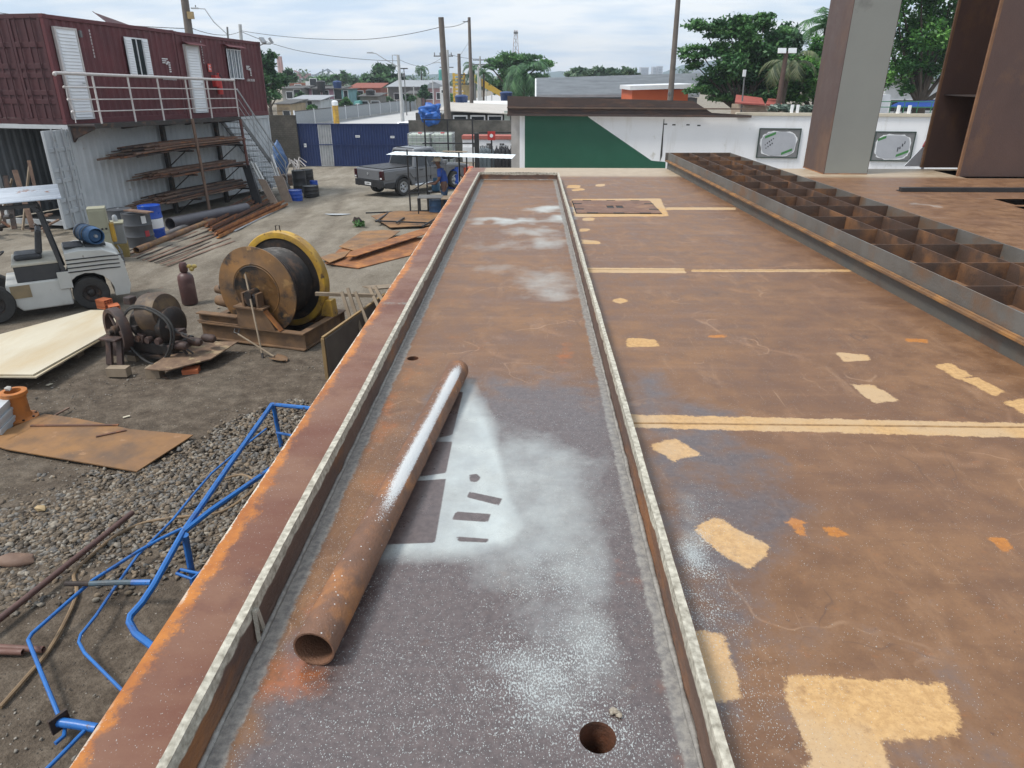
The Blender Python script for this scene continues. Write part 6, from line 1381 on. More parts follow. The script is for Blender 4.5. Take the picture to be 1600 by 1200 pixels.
MB().lathe([(.12, 0), (.15, .02), (.155, .06), (.155, .26), (.13, .33), (.05, .37), (.04, .40), (0, .41)], 24).build('body', mat('bottle_blue', (.04, .14, .25), (.03, .1, .18), 5, .4), T)
MB().lathe([(.09, .33), (.095, .46), (.09, .47), (.085, .33)], 16, closed=True).build('collar', mat('bottle_blue', (.04, .14, .25)), T)
T = thing('bottle_stand', 'dark steel stand carrying the small blue gas bottle', 'stand', (c.x, 26.0, gz(26)), 0); MB().bx((-.3, -.2, .69), (.3, .2, .719)).build('top', GREASE, T, 0)
for x in (-.26, .26):
    for y in (-.16, .16): MB().bx((x-.02, y-.02, 0), (x+.02, y+.02, .689)).build('leg', BLACK, T, 0)
# awning of white sheets on black posts
T = thing('awning', 'long white sheet awning on thin black posts over the worker', 'awning', (D(700, 240, 25.3).x, 25.3, gz(25.3)), 0); o0 = Vector(T.location)
A1, A2, A3, A4 = D(603, 241.5, 24.6), D(800, 248, 24.4), D(806, 241.5, 26.2), D(617, 236.5, 26.4)
b = MB(); n = 46; vs = []
for i in range(n+1):
    t = i/n; p = A1.lerp(A2, t); q = A4.lerp(A3, t); h = .007*(i % 2); vs += [p-o0+Vector((0, 0, h)), q-o0+Vector((0, 0, h))]
b.add(vs, [(2*i, 2*i+2, 2*i+3, 2*i+1) for i in range(n)]); o = b.build('roof_sheet', mat('white_sheet', (.82, .87, .88), (.74, .80, .82), 1.5, .5, bump=0), T, 0); s_ = o.modifiers.new('s', 'SOLIDIFY'); s_.thickness = .006
MB().bar(A4.lerp(A3, .40)-o0+Vector((0, 0, .05)), A4.lerp(A3, .60)-o0+Vector((0, 0, .05)), .25, .02).build('loose_board', WOOD, T, 0)
for px, py0, py1, yy in ((636, 236, 337, 24.7), (665, 243, 330, 25.6), (717, 240, 300, 24.6), (729, 245, 290, 25.8), (651, 244, 300, 26.2)):
    p = D(px, py0, yy); MB().bx((p.x-o0.x-.025, yy-o0.y-.025, gz(yy)-o0.z), (p.x-o0.x+.025, yy-o0.y+.025, p.z-o0.z+.05)).build('post', BLACK, T, 0)
for k, (p, q) in enumerate(((( 640, 300), (665, 285)), ((637, 244), (717, 245)), ((637, 302), (665, 300)))): MB().bar(D(*p, 24.8)-o0, D(*q, 24.8)-o0, .035, .035).build('brace', BLACK, T, 0)
MB().bar(D(717, 246, 24.6)-o0, D(718, 300, 24.6)-o0, .05, .05).build('downpipe', SILVER, T)

# ================================================================== GATE, WALLS
YG = 42.2; zg = gz(YG)
T = thing('yard_gate', 'dark blue corrugated sliding gate with one silver panel', 'gate', (-13.4, YG, zg), 0)
GB_ = mat('gate_blue', (.016, .036, .125), (.013, .028, .10), 1.5, .45, bump=.02)
def gx(px): return D(px, 225, YG).x+13.4
ht = D(550, 194.5, YG).z-zg
for nm, a, b_, m in (('gate_leaf', gx(466), gx(499), GB_), ('silver_panel', gx(499.2), gx(519), SILVER), ('gate_leaf', gx(519.2), gx(640), GB_)): corr(a, b_, .05, ht, 0, .16, .03).build(nm, m, T, 0)
MB().bx((gx(466), -.03, ht*.52), (gx(640), -.005, ht*.52+.05)).bx((gx(466), -.03, ht), (gx(640), .04, ht+.05)).build('rail', GB_, T, 0)
for px, py, w_, h_, m in ((560, 213, .26, .12, ALU), (614, 214, .24, .12, ALU), (477, 227, .14, .20, ALU)):
    s_ = MB().bx((gx(px)-w_/2, -.045, D(px, py, YG).z-zg-h_/2), (gx(px)+w_/2, -.032, D(px, py, YG).z-zg+h_/2)).build('plate', m, T, 0)
    b = MB(); marks(b, gx(px)-w_/2+.03, D(px, py, YG).z-zg+h_*.25, w_-.06, h_*.5, 1 if h_ < w_ else 2, 5 if h_ < w_ else 2, 9); b.v = [p+Vector((0, -.046, 0)) for p in b.v]; b.build('plate_marks', CB_, s_, 0)
def blockwall(name, label, p, q, h, th=.18, m=CONC, cap=None):
    p = Vector(p); q = Vector(q); d = (q-p); d.z = 0; L_ = d.length; T = thing(name, label, 'wall', p, math.atan2(d.y, d.x)); MB().bx((0, 0, 0), (L_, th, h)).build('masonry', m, T, 0)
    if cap: MB().bx((-.03, -.06, h+.001), (L_+.03, th+.06, h+.10)).build('coping', cap, T, 0)
    return T
def brick_mat():
    m = mat('block_wall', (.13, .115, .095), (.075, .068, .058), 1.5, .9, c3=(.04, .038, .032), s3=.8, t3=.55, w3=.15, bump=.2).copy(); t = m.node_tree; L = t.links; b = t.nodes['Principled BSDF']; old = b.inputs['Base Color'].links[0].from_socket
    br = t.nodes.new('ShaderNodeTexBrick'); br.inputs['Scale'].default_value = 2.4; br.inputs['Mortar Size'].default_value = .02; br.inputs['Color1'].default_value = (1, 1, 1, 1); br.inputs['Color2'].default_value = (.8, .8, .8, 1); br.inputs['Mortar'].default_value = (.5, .48, .45, 1)
    tc = t.nodes.new('ShaderNodeTexCoord'); mp = t.nodes.new('ShaderNodeMapping'); mp.inputs['Rotation'].default_value = (R(90), 0, 0); L.new(tc.outputs['Object'], mp.inputs[0]); L.new(mp.outputs[0], br.inputs['Vector'])
    mx = t.nodes.new('ShaderNodeMix'); mx.data_type = 'RGBA'; mx.blend_type = 'MULTIPLY'; mx.inputs[0].default_value = 1; L.new(old, mx.inputs[6]); L.new(br.outputs['Color'], mx.inputs[7]); L.new(mx.outputs[2], b.inputs['Base Color']); return m
BW = brick_mat()
p = D(385, 225, 42.0); q = D(466, 225, 42.0); blockwall('block_wall', 'dark weathered block wall between the stairs and the blue gate', (p.x, 42.0, -.6), (q.x, 42.0, -.6), D(440, 180, 42).z+.6, m=BW)
T = thing('spiked_fence', 'row of curved iron spikes on top of the dark block wall', 'fence', (p.x, 42.1, D(440, 181, 42).z), 0)
for k in range(40): x = k*(q.x-p.x-.25)/40; MB().tube([(x, 0, 0), (x, -.02, .3), (x+.03, -.08, .45)], .012, 4).build('spike', BLACK, T)
MB().bar((0, 0, .25), (q.x-p.x-.2, 0, .25), .02, .03).build('fence_rail', BLACK, T, 0)
p = D(640, 225, 45); q = D(815, 225, 45); blockwall('mossy_wall', 'dark mossy concrete wall behind the white tanks', (p.x, 45, -.6), (q.x, 45, -.6), D(740, 188, 45).z+.6, m=CONC)
# white perimeter wall, green field at its left end
Wp0 = Vector((D(812, 220, 38.4).x, 38.4, -.6)); Wp1 = Vector((26, 35.2, -.6)); d = Wp1-Wp0; Lw = d.length; wrz = math.atan2(d.y, d.x)
wfr = Fr((Wp0.x, Wp0.y), (d.x, d.y), -.6)
T = thing('perimeter_wall', 'long white yard wall with a dark green field painted at its left end', 'wall', Wp0, wrz)
def WP(px, py): p = wfr.P(px, py); return p
hw = 3.12
MB().bx((.0, 0, 0), (Lw, .2, hw)).build('masonry', WHITEP, T, 0)
MB().bx((-.45, .02, 0), (-.001, .22, hw-.1)).build('end_pier', mat('grey_render', (.45, .43, .41), (.33, .31, .29), 1.5, .8), T, 0)
a, b_, c, e = WP(820, 182), WP(922, 185), WP(1036, 256), WP(820, 262)
MB().prism([(a.x, -.004, a.z+.2), (b_.x-.25, -.004, b_.z+.2), (b_.x, -.004, b_.z), (WP(1018, 251).x, -.004, WP(1018, 251).z), (WP(1040, 253).x, -.004, WP(1040, 253).z), (WP(1040, 262).x, -.004, .1), (e.x, -.004, .1)], (0, .0035, 0)).build('painted_field', mat('deep_green', (.008, .085, .045), (.010, .10, .055), .6, .55, bump=.02), T, 0)
MB().bx((WP(1150, 180).x, -.08, hw+.001), (Lw, .28, hw+.13)).build('coping', mat('cream_coping', (.62, .56, .44), (.52, .46, .36), 2, .7), T, 0)
a = WP(1031, 250); MB().prism([(a.x, -.012, a.z-.1), (a.x+.10, -.012, a.z+.2), (WP(1037, 186).x+.03, -.012, WP(1037, 186).z), (WP(1037, 186).x, -.012, WP(1037, 186).z), (a.x, -.012, a.z+.45)], (0, .008, 0)).build('crack_stain', mat('dark_stain', (.06, .055, .05), None, 4, .8, bump=0), T, 0)
for px, py in ((1040, 194), (1053, 195), (1075, 195), (1092, 196)): a = WP(px, py); MB().bx((a.x-.08, -.006, a.z-.03), (a.x+.08, -.0005, a.z+.03)).build('wall_hole', BLACK, T, 0)
for px in (1238, 1247, 1405, 1422): a = WP(px, 170); MB().bx((a.x-.06, .02, hw+.131), (a.x+.06, .14, hw+.5)).build('vent_stub', WHITEP, T, 0)
MB().bx((Lw, -.25, 0), (Lw+.35, .45, hw+.1)).build('end_pier', WHITEP, T, 0)
# framed torn posters
def poster(px0, px1, py0, py1, label, flip, seed):
    a = WP(px0, py1); b_ = WP(px1, py0); Wd_, Hh = b_.x-a.x, b_.z-a.z
    M0 = Matrix.Translation(Wp0) @ Matrix.Rotation(wrz, 4, 'Z'); T = thing('framed_poster', label, 'poster', M0 @ Vector((a.x, -.02, a.z)), wrz, None)
    r = random.Random(seed)
    MB().bx((0, -.03, 0), (Wd_, .015, Hh)).build('backing', mat('poster_grey', (.20, .20, .20), (.15, .15, .15), 3, .6), T, 0)
    f = MB()
    for q in (((-.04, -.06, -.04), (Wd_+.04, .015, 0)), ((-.04, -.06, Hh), (Wd_+.04, .015, Hh+.04)), ((-.04, -.06, 0), (0, .015, Hh)), ((Wd_, -.06, 0), (Wd_+.04, .015, Hh))): f.bx(*q)
    f.build('frame', mat('frame_green', (.03, .06, .045), None, 4, .5), T, 0)
    def blob(sc, y, nm, m, jit):
        n = 36; P = []
        for i in range(n):
            t = 2*math.pi*i/n; e = 3.2; x = math.copysign(abs(math.cos(t))**(2/e), math.cos(t)); z = math.copysign(abs(math.sin(t))**(2/e), math.sin(t)); k = sc*(1+r.uniform(-jit, jit)); P.append((Wd_*(.5+.5*x*k), y, Hh*(.48+.5*z*k)))
        return MB().prism(P, (0, .004, 0)).build(nm, m, T, 0)
    blob(.90, -.036, 'torn_paper', ALU, .05); blob(.84, -.041, 'picture', mat('poster_pale', (.42, .43, .46), (.36, .37, .40), 2, .5, bump=0), .02)
    b = MB(); g = MB()
    for k in range(9):
        x = Wd_*(.16+.045*(k % 5)+.03*(k//5)) if not flip else Wd_*(.62+.05*(k % 4)); z = Hh*(.42+.055*(k % 5)-.12*(k//5)) if not flip else Hh*(.32+.09*(k % 4)+.05*(k//4)); s_ = .045+.02*r.random(); b.bx((x, -.0435, z), (x+s_, -.0411, z+s_*1.2))
    b.build('marks', mat('mark_dark', (.06, .06, .07), None, 4, .6, bump=0), T, 0)
    def strip(x, z, w_, nm):
        MB().prism([(x, -.0445, z), (x+w_, -.0445, z+w_*.42), (x+w_, -.0445, z+w_*.42+.12), (x, -.0445, z+.12)], (0, .003, 0)).build(nm, mat('strip_green', (.05, .22, .05), (.04, .17, .045), 9, .5, bump=0), T, 0)
    if not flip: strip(Wd_*.14, Hh*.66, Wd_*.26, 'green_strip'); strip(Wd_*.60, Hh*.08, Wd_*.26, 'green_strip')
    else: strip(Wd_*.62, Hh*.12, Wd_*.30, 'green_strip'); strip(Wd_*.08, Hh*.68, Wd_*.2, 'green_strip')
poster(1182, 1251, 202, 245, 'framed torn poster on the white wall left of the box column, with two green strips', False, 1)
poster(1262, 1330, 204, 248, 'framed torn poster on the white wall mostly hidden by the box column', False, 2)
poster(1360, 1430, 207, 250, 'framed torn poster on the white wall right of the box column', True, 3)
# rusty beam on the wall
bf = Matrix.Translation(Wp0) @ Matrix.Rotation(wrz, 4, 'Z')
T = thing('rusty_beam', 'long dark rusty steel beam lying along the top of the white wall', 'steel beam', bf @ Vector((-.6, -.30, hw)), wrz); BM = mat('beam_rust', (.075, .048, .04), (.048, .034, .03), 1.5, .7, stretch=(.4, 1, 2), c3=(.12, .065, .045), s3=1.5, t3=.58)
L1, L2 = WP(1078, 170).x+.6, WP(1178, 185).x+.6
MB().bx((0, -.15, -.08), (L2-.2, .15, .02)).build('lower_flange', BM, T, 0); MB().prism([(0, -.02, .021), (L2-.1, -.02, .021), (L1+1.05, -.02, .12), (L1+.1, -.02, .66), (0, -.02, .86)], (0, .04, 0)).build('web', BM, T, 0)
MB().bx((0, -.15, .28), (L2, -.021, .34)).build('side_flange', mat('flange_brown', (.16, .105, .07), (.10, .065, .05), 2, .7), T, 0)

# ================================================================== things between truck and wall
def ibc(x, y, z, label):
    T = thing('tank_container', label, 'liquid tank', (x, y, z), 0, 'white tanks in wire cages')
    MB().bx((-.5, -.5, .15), (.5, .5, 1.12)).build('bottle', mat('tank_white', (.56, .62, .54), (.50, .56, .48), 1.5, .45, bump=.03), T, 0, .05)
    MB().bx((-.55, -.55, 0), (.55, .55, .03)).bx((-.55, -.55, .11), (.55, .55, .145)).bx((-.55, -.55, .031), (-.4, .55, .109)).bx((.4, -.55, .031), (.55, .55, .109)).build('pallet', BLACK, T, 0)
    b = MB()
    for k in range(6):
        q = -.53+k*.212
        for s in (-.535, .535): b.tube([(q, s, .15), (q, s, 1.15)], .012, 4); b.tube([(s, q, .15), (s, q, 1.15)], .012, 4)
    for z_ in (.3, .52, .74, .96, 1.14):
        for s in (-.54, .54): b.tube([(-.54, s, z_), (.54, s, z_)], .012, 4); b.tube([(s, -.54, z_), (s, .54, z_)], .012, 4)
    b.build('cage', SILVER, T)
    MB().lathe([(.1, 0), (.1, .05), (0, .05)], 14, Matrix.Translation((0, 0, 1.12))).build('lid', REDP, T)
x1_, x2_ = D(657, 220, 36).x, D(690, 220, 36).x
ibc(x1_, 36.0, gz(36)+1.2, 'caged white tank on top of the left stack behind the pickup'); ibc(x2_+.05, 36.1, gz(36)+1.2, 'caged white tank on top of the right stack with a red label behind the pickup')
ibc(x1_, 36.0, gz(36), 'caged white tank at the bottom of the left stack behind the pickup'); ibc(x2_+.05, 36.1, gz(36), 'caged white tank at the bottom of the right stack behind the pickup')
T = thing('scaffold_frame', 'tall thin dark steel frame standing round the white tanks', 'frame', (D(700, 220, 35.2).x, 35.2, gz(35.2)), 0); o0 = Vector(T.location)
for px in (663, 699, 738): p = D(px, 188, 35.2); MB().bx((p.x-o0.x-.035, -.035, 0), (p.x-o0.x+.035, .035, p.z-o0.z)).build('post', BLACK, T, 0)
for y1 in (187, 224): a, b_ = D(660, y1, 35.2), D(741, y1, 35.2); MB().bar(a-o0, b_-o0, .05, .06).build('cross_beam', BLACK, T, 0)
def cyl_gas(px, yy, m, label, h=1.45, r=.115, z0=None):
    p = D(px, 240, yy); T = thing('gas_cylinder', label, 'gas cylinder', (p.x, yy, gz(yy) if z0 is None else z0), 0, 'gas cylinders by the mossy wall'); 
    MB().lathe([(r*.9, 0), (r, .02), (r, h*.82), (r*.8, h*.9), (r*.35, h*.95), (r*.35, h*.98), (0, h*.98)], 14).build('body', m, T); MB().lathe([(.03, h*.97), (.05, h*1.0), (.05, h*1.04), (0, h*1.05)], 8).build('valve', SILVER, T)
GC1 = mat('cyl_grey', (.22, .26, .28), (.17, .2, .22), 4, .45); GC2 = mat('cyl_black', (.03, .03, .035), None, 4, .45)
for k, px in enumerate((751, 757, 763, 769, 754, 760)): cyl_gas(px, 39.0 if k < 4 else 39.35, GC1, 'grey gas cylinder in the row left of the dark ones, before the red striped case', 1.43, .125)
for k, px in enumerate((776, 781, 787, 793, 799, 784, 790)): cyl_gas(px, 38.8 if k < 5 else 39.2, GC2, 'black gas cylinder in the dark cluster beside the white wall end', 1.46, .13)
for px, lb in ((704, 'left'), (711, 'right')): drum('blue_barrel', f'{lb} upright blue barrel standing behind the worker', Vector((D(px, 250, 33.5).x, 33.5, gz(33.5))), BLUEP, 1.0, .16)
T = thing('orange_machine', 'small orange machine half hidden behind the deck corner', 'machine', (D(730, 250, 34).x, 34, gz(34)), 0); MB().bx((-.28, -.2, .25), (.28, .25, .95)).build('housing', mat('machine_orange', (.55, .09, .03), (.45, .07, .03), 4, .5), T, 0, .04); MB().lathe([(.12, 0), (.12, .08), (0, .08)], 16, Matrix.Translation((-.15, -.21, .14)) @ Matrix.Rotation(R(90), 4, 'X')).build('wheel', RUBBER, T); MB().lathe([(.12, 0), (.12, .08), (0, .08)], 16, Matrix.Translation((.15, -.21, .14)) @ Matrix.Rotation(R(90), 4, 'X')).build('wheel', RUBBER, T)
T = thing('cylinder_case', 'long white case with red striped lid along the mossy wall', 'case', (D(723, 235, 41).x, 41, gz(41)), -.03)
l_ = D(802, 235, 41).x-D(723, 235, 41).x
MB().bx((0, 0, .5), (l_, .7, 1.65)).build('case_body', WHITEP, T, 0); MB().bx((-.03, -.05, 1.651), (l_+.03, .75, 1.87)).build('red_lid', mat('faded_red', (.48, .14, .11), (.40, .12, .09), 4, .6), T, 0, .02)
for k in range(4): MB().bx((.6+k*.75, -.012, 1.0), (.85+k*.75, -.0005, 1.45)).build('door', mat('case_dark', (.09, .085, .08), None, 4, .6), T, 0)
MB().bx((.0, -.06, .45), (.42*2, -.001, 1.25)).build('white_panel', ALU, T, 0)
T = thing('safety_sign', 'red square sign with white mark on a dark post by the gas cylinders', 'sign', (D(768, 220, 38.2).x, 38.2, gz(38.2)), 0); zs = D(768, 212, 38.2).z-gz(38.2)
MB().bx((-.04, -.02, 0), (.04, .02, zs)).build('post', BLACK, T, 0); MB().bx((-.20, -.04, zs-.22), (.20, -.021, zs+.22)).build('plate', REDP, T, 0); MB().lathe([(.09, 0), (.09, .006), (0, .006)], 14, Matrix.Translation((0, -.0405, zs)) @ Matrix.Rotation(R(90), 4, 'X')).build('white_mark', ALU, T)
p = D(745, 230, 38.6); solo(MB().bx((p.x-.12, 38.5, -.6), (p.x+.12, 38.75, D(745, 208, 38.6).z)).bx((p.x+.121, 38.6, D(745, 206, 38.6).z-.06), (p.x+2.1, 38.66, D(745, 206, 38.6).z)), 'dark_post', BLACK, 'thick dark post with a thin rail left of the red sign', 'post')

# ================================================================== BACKGROUND
HZ = 119
def leafmesh(centers, radii, n, size, seed, flat=1.0, up_bias=.4, clump=9):
    rs = np.random.RandomState(seed); C = np.array(centers, float); Rr = np.array(radii, float)
    wgt = (Rr[:, 0]*Rr[:, 2])**.9; wgt = wgt/wgt.sum(); bi = rs.choice(len(C), n, p=wgt)
    # every blob breaks into clumps near its surface
    cl = []; 
    for i in range(len(C)):
        d = rs.normal(size=(clump, 3)); d /= np.linalg.norm(d, axis=1)[:, None]; d *= rs.uniform(.35, .88, (clump, 1)); cl.append(C[i]+d*Rr[i])
    cl = np.array(cl); ci = rs.randint(0, clump, n)
    P = cl[bi, ci]+rs.normal(size=(n, 3))*Rr[bi]*.19
    ton = np.clip(.5+.28*rs.normal(size=(len(C), clump))[bi, ci]+.18*rs.normal(size=n), 0, 1)
    nrm = rs.normal(size=(n, 3)); nrm[:, 2] = np.abs(nrm[:, 2])+up_bias; nrm /= np.linalg.norm(nrm, axis=1)[:, None]
    t = np.cross(nrm, rs.normal(size=(n, 3))); t /= np.linalg.norm(t, axis=1)[:, None]; b = np.cross(nrm, t)
    s = size*rs.uniform(.6, 1.25, (n, 1)); l = s*1.0; w_ = s*.48
    V = np.stack([P-t*l, P+b*w_-nrm*.1*s, P+t*l, P-b*w_-nrm*.1*s], 1).reshape(-1, 3); F = np.arange(4*n).reshape(n, 4)
    return V, F, ton
def leaf_material(name, dark, mid, light):
    if name in MC: return MC[name]
    m = bpy.data.materials.new(name); m.use_nodes = True; MC[name] = m; t = m.node_tree; b = t.nodes['Principled BSDF']; b.inputs['Roughness'].default_value = .5; b.inputs['Specular IOR Level'].default_value = .35
    a = t.nodes.new('ShaderNodeAttribute'); a.attribute_name = 'tone'; r = t.nodes.new('ShaderNodeValToRGB'); e = r.color_ramp.elements; e[0].position = .1; e[0].color = dark+(1,); e[1].position = .95; e[1].color = light+(1,); q = e.new(.5); q.color = mid+(1,)
    t.links.new(a.outputs['Fac'], r.inputs[0]); t.links.new(r.outputs[0], b.inputs['Base Color'])
    tr = t.nodes.new('ShaderNodeBsdfTranslucent'); t.links.new(r.outputs[0], tr.inputs['Color']); mx = t.nodes.new('ShaderNodeMixShader'); mx.inputs[0].default_value = .25; t.links.new(b.outputs[0], mx.inputs[1]); t.links.new(tr.outputs[0], mx.inputs[2]); t.links.new(mx.outputs[0], t.nodes['Material Output'].inputs[0])
    return m
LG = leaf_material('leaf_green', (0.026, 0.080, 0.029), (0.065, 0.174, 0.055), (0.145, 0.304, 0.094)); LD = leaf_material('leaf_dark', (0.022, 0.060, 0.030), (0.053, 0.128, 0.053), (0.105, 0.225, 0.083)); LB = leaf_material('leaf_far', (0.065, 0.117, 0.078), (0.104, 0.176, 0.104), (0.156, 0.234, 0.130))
LM = leaf_material('leaf_mango', (0.025, 0.084, 0.022), (0.070, 0.203, 0.049), (0.168, 0.364, 0.077))
def tree(name, label, Y, blobs, base, n, size, m, seed, trunk=None, depth=1.0, limbs=True, group=None, clump=9, base_z=-.6, tr=.28):
    """blobs: (px, py, rx px, ry px[, dy m]) seen at distance Y; base: px of the trunk foot"""
    k = Y/FPX*1.09; r = random.Random(seed)
    T = thing(name, label, 'tree', (D(base, 150, Y).x, Y, base_z), 0, group); o0 = Vector(T.location); C = []; Rr = []
    for q in blobs:
        px, py, rx, ry = q[:4]; dy = q[4] if len(q) > 4 else r.uniform(-.5, .5)*rx*k; p = D(px, py, Y+dy); C.append(p-o0); Rr.append((rx*k*.86, rx*k*.7*depth, ry*k*.86))
    V, F, ton = leafmesh(C, Rr, n, size, seed, clump=clump)
    link('crown', npmesh('crown', V, F, None, {'tone': ton}), m, T, 0)
    top = max(C, key=lambda c: c.z).z; mn = min(c.z for c in C)
    fk = Vector((0, 0, max(.8, mn*.75))); b = MB()
    b.tube([(0, 0, 0), (.05*tr, .0, fk.z*.5), tuple(fk)], [tr*1.25, tr, tr*.85], 10)
    if limbs:
        for c in C:
            mid = fk.lerp(Vector(c), .5)+Vector((r.uniform(-.3, .3), r.uniform(-.3, .3), .15)); b.tube([fk, mid, Vector(c)], [tr*.38, tr*.2, tr*.05], 6)
    b.build('trunk', BARK, T)
    return T
def palm(name, label, Y, px, py, base_px, n, fl, seed, base_z=-.6, m=None, droop=1.0, tr=.14, lean=0):
    r = random.Random(seed); top = D(px, py, Y); bs_ = D(base_px, 150, Y); T = thing(name, label, 'palm tree', (bs_.x, Y, base_z), 0); o0 = Vector(T.location); t0 = top-o0
    MB().tube([(0, 0, 0), (t0.x*.3, 0, t0.z*.5), tuple(t0)], [tr*1.3, tr, tr*.8], 8).build('trunk', BARK, T)
    V = []; F = []; ton = []
    for k in range(n):
        a = 2*math.pi*k/n+r.uniform(-.25, .25); el = r.uniform(-.1, 1.25); L_ = fl*r.uniform(.8, 1.1); hd = Vector((math.cos(a), math.sin(a), 0)); sd_ = Vector((-math.sin(a), math.cos(a), 0)); m_ = 14; pts = []
        p = t0.copy(); e = el
        for i in range(m_+1): pts.append(p.copy()); p = p+(hd*math.cos(e)+Vector((0, 0, math.sin(e))))*(L_/m_); e -= droop*(.10+.12*i/m_)
        for i in range(1, m_+1):
            w_ = L_*.30*math.sin(math.pi*min(1, (i+.8)/(m_+2)))**.7; tg = (pts[i]-pts[i-1]).normalized()
            for s in (-1, 1):
                for h in (0, .5):
                    q = pts[i-1].lerp(pts[i], h); tip = q+sd_*s*w_*.75+tg*w_*.55-Vector((0, 0, w_*.55*r.uniform(.5, 1.2))); tk = tg*L_*.018; kk = len(V); V += [tuple(q-tk), tuple(q+tk), tuple(tip)]; F.append((kk, kk+1, kk+2)); ton.append(min(1, max(0, .5+.25*r.gauss(0, 1))))
    link('fronds', npmesh('fronds', V, F, None, {'tone': ton}), m or LG, T, 0); return T
# --- trees on the right behind the white wall
tree('almond_tree', 'broad green tree with flat tiered branches behind the white wall, right of the tall pole', 47, [(1100, 40, 32, 9), (1140, 36, 30, 12), (1175, 38, 30, 12), (1195, 28, 20, 7), (1130, 52, 28, 10), (1165, 56, 30, 14), (1095, 82, 34, 9), (1140, 76, 40, 14), (1190, 78, 40, 20), (1215, 65, 26, 20), (1220, 95, 24, 26), (1085, 100, 16, 8), (1140, 105, 32, 20), (1180, 110, 40, 26), (1115, 128, 26, 12), (1100, 142, 26, 9), (1150, 135, 36, 16), (1195, 138, 34, 18), (1170, 150, 30, 10), (1130, 152, 24, 8), (1185, 156, 26, 8), (1212, 150, 18, 12), (1150, 118, 34, 14), (1160, 95, 40, 25, 2.0), (1190, 125, 40, 25, 2.5)], 1165, 36000, .135, LG, 11, clump=11, tr=.34)
tree('leafy_tree', 'dense green tree just left of the box column behind the white wall', 45, [(1270, 95, 26, 22), (1285, 75, 22, 20), (1245, 130, 26, 22), (1275, 135, 34, 26), (1262, 115, 30, 26), (1240, 150, 22, 12), (1290, 155, 26, 14), (1300, 110, 24, 40), (1225, 135, 14, 14)], 1275, 16000, .125, LM, 12, clump=10)
tree('mango_tree', 'tall dense dark tree seen between the box column and the H column', 46, [(1400, 20, 34, 30), (1440, 15, 36, 34), (1480, 30, 30, 36), (1410, 60, 30, 30), (1450, 65, 40, 30), (1490, 80, 26, 40), (1420, 100, 26, 24), (1395, 110, 16, 26), (1460, 105, 36, 22), (1440, -20, 50, 30), (1400, -30, 40, 30), (1490, -20, 40, 40), (1415, 135, 18, 14), (1440, 90, 44, 40, 2.5), (1465, 45, 50, 40, 2.5), (1380, 60, 16, 40), (1540, 40, 40, 60), (1600, 60, 50, 60)], 1440, 24000, .14, LM, 13, clump=12, tr=.42)
tree('dark_tree', 'dark tree behind the broad tiered tree near the floodlight pole', 56, [(1225, 60, 26, 20), (1240, 85, 22, 26), (1205, 90, 28, 26), (1230, 120, 26, 24)], 1225, 3500, .22, LD, 14)
palm('coconut_palm', 'tall coconut palm with drooping fronds left of the box column', 58, 1290, 42, 1280, 17, 2.9, 21, droop=1.0)
palm('coconut_palm', 'lower palm with pale fronds behind the floodlight pole', 43.5, 1234, 100, 1222, 14, 2.1, 22, m=leaf_material('leaf_pale', (.05, .08, .04), (.10, .13, .06), (.20, .21, .11)), droop=1.1)
# --- trees centre and left
tree('umbrella_tree', 'wide flat topped tree under the radio mast', 92, [(775, 96, 18, 7), (800, 90, 24, 8), (828, 92, 24, 8), (850, 99, 18, 6), (790, 100, 24, 8), (815, 103, 26, 8), (765, 103, 9, 5), (800, 112, 22, 8), (790, 122, 16, 9), (842, 106, 14, 4), (812, 92, 26, 8, 4)], 796, 10000, .22, LG, 15, clump=10, tr=.5)
tree('dark_tree', 'dark trees massed below the wide flat topped tree', 96, [(780, 135, 14, 12), (800, 138, 16, 12), (762, 132, 10, 10), (825, 128, 16, 12), (845, 122, 14, 8), (850, 135, 14, 12), (815, 142, 16, 10)], 800, 3500, .32, LD, 16)
palm('fan_palm', 'bushy palm at the left end of the grey roofed hall', 72, 818, 118, 817, 26, 3.3, 23, droop=1.15, m=LD)
palm('royal_palm', 'slim palm beside the yellow stair tower', 95, 739, 106, 739, 14, 1.9, 24, droop=1.2, m=LD); palm('royal_palm', 'slim palm with upright crown right of the yellow footbridge', 90, 756, 115, 755, 14, 2.0, 25, droop=1.1, m=LD)
palm('coconut_palm', 'lone tall palm against the sky beyond the road', 150, 658, 108, 660, 16, 2.3, 26, droop=1.3, m=LD)
tree('round_tree', 'large round crowned tree behind the grey roofed warehouse', 150, [(592, 118, 18, 10), (610, 112, 16, 9), (578, 124, 12, 9), (600, 126, 22, 8), (620, 124, 12, 8), (595, 107, 12, 6)], 598, 3500, .5, LD, 17)
tree('roadside_tree', 'dark leafy tree rising at the far end of the maroon containers', 58, [(412, 92, 12, 14), (425, 85, 8, 8), (418, 108, 16, 14), (430, 118, 16, 12), (412, 130, 12, 12), (428, 135, 16, 10), (440, 128, 10, 8), (415, 150, 10, 10), (432, 148, 14, 6), (408, 112, 12, 20)], 420, 10000, .125, LD, 18, tr=.16)
tree('round_tree', 'round dark tree right of the roadside tree, behind the favela houses', 120, [(452, 116, 10, 7), (445, 122, 12, 8), (458, 122, 8, 6)], 450, 1500, .4, LD, 19)
tree('bushy_tree', 'pointed dark tree on the low hill behind the pink house', 170, [(535, 118, 7, 9), (545, 122, 10, 7), (528, 124, 10, 6), (552, 126, 8, 5)], 537, 1800, .5, LD, 20)
tree('bushy_tree', 'low green trees on the rise left of the pointed tree', 180, [(505, 124, 12, 5), (518, 122, 10, 6), (492, 126, 10, 5), (560, 128, 14, 5)], 510, 1800, .5, LG, 27)
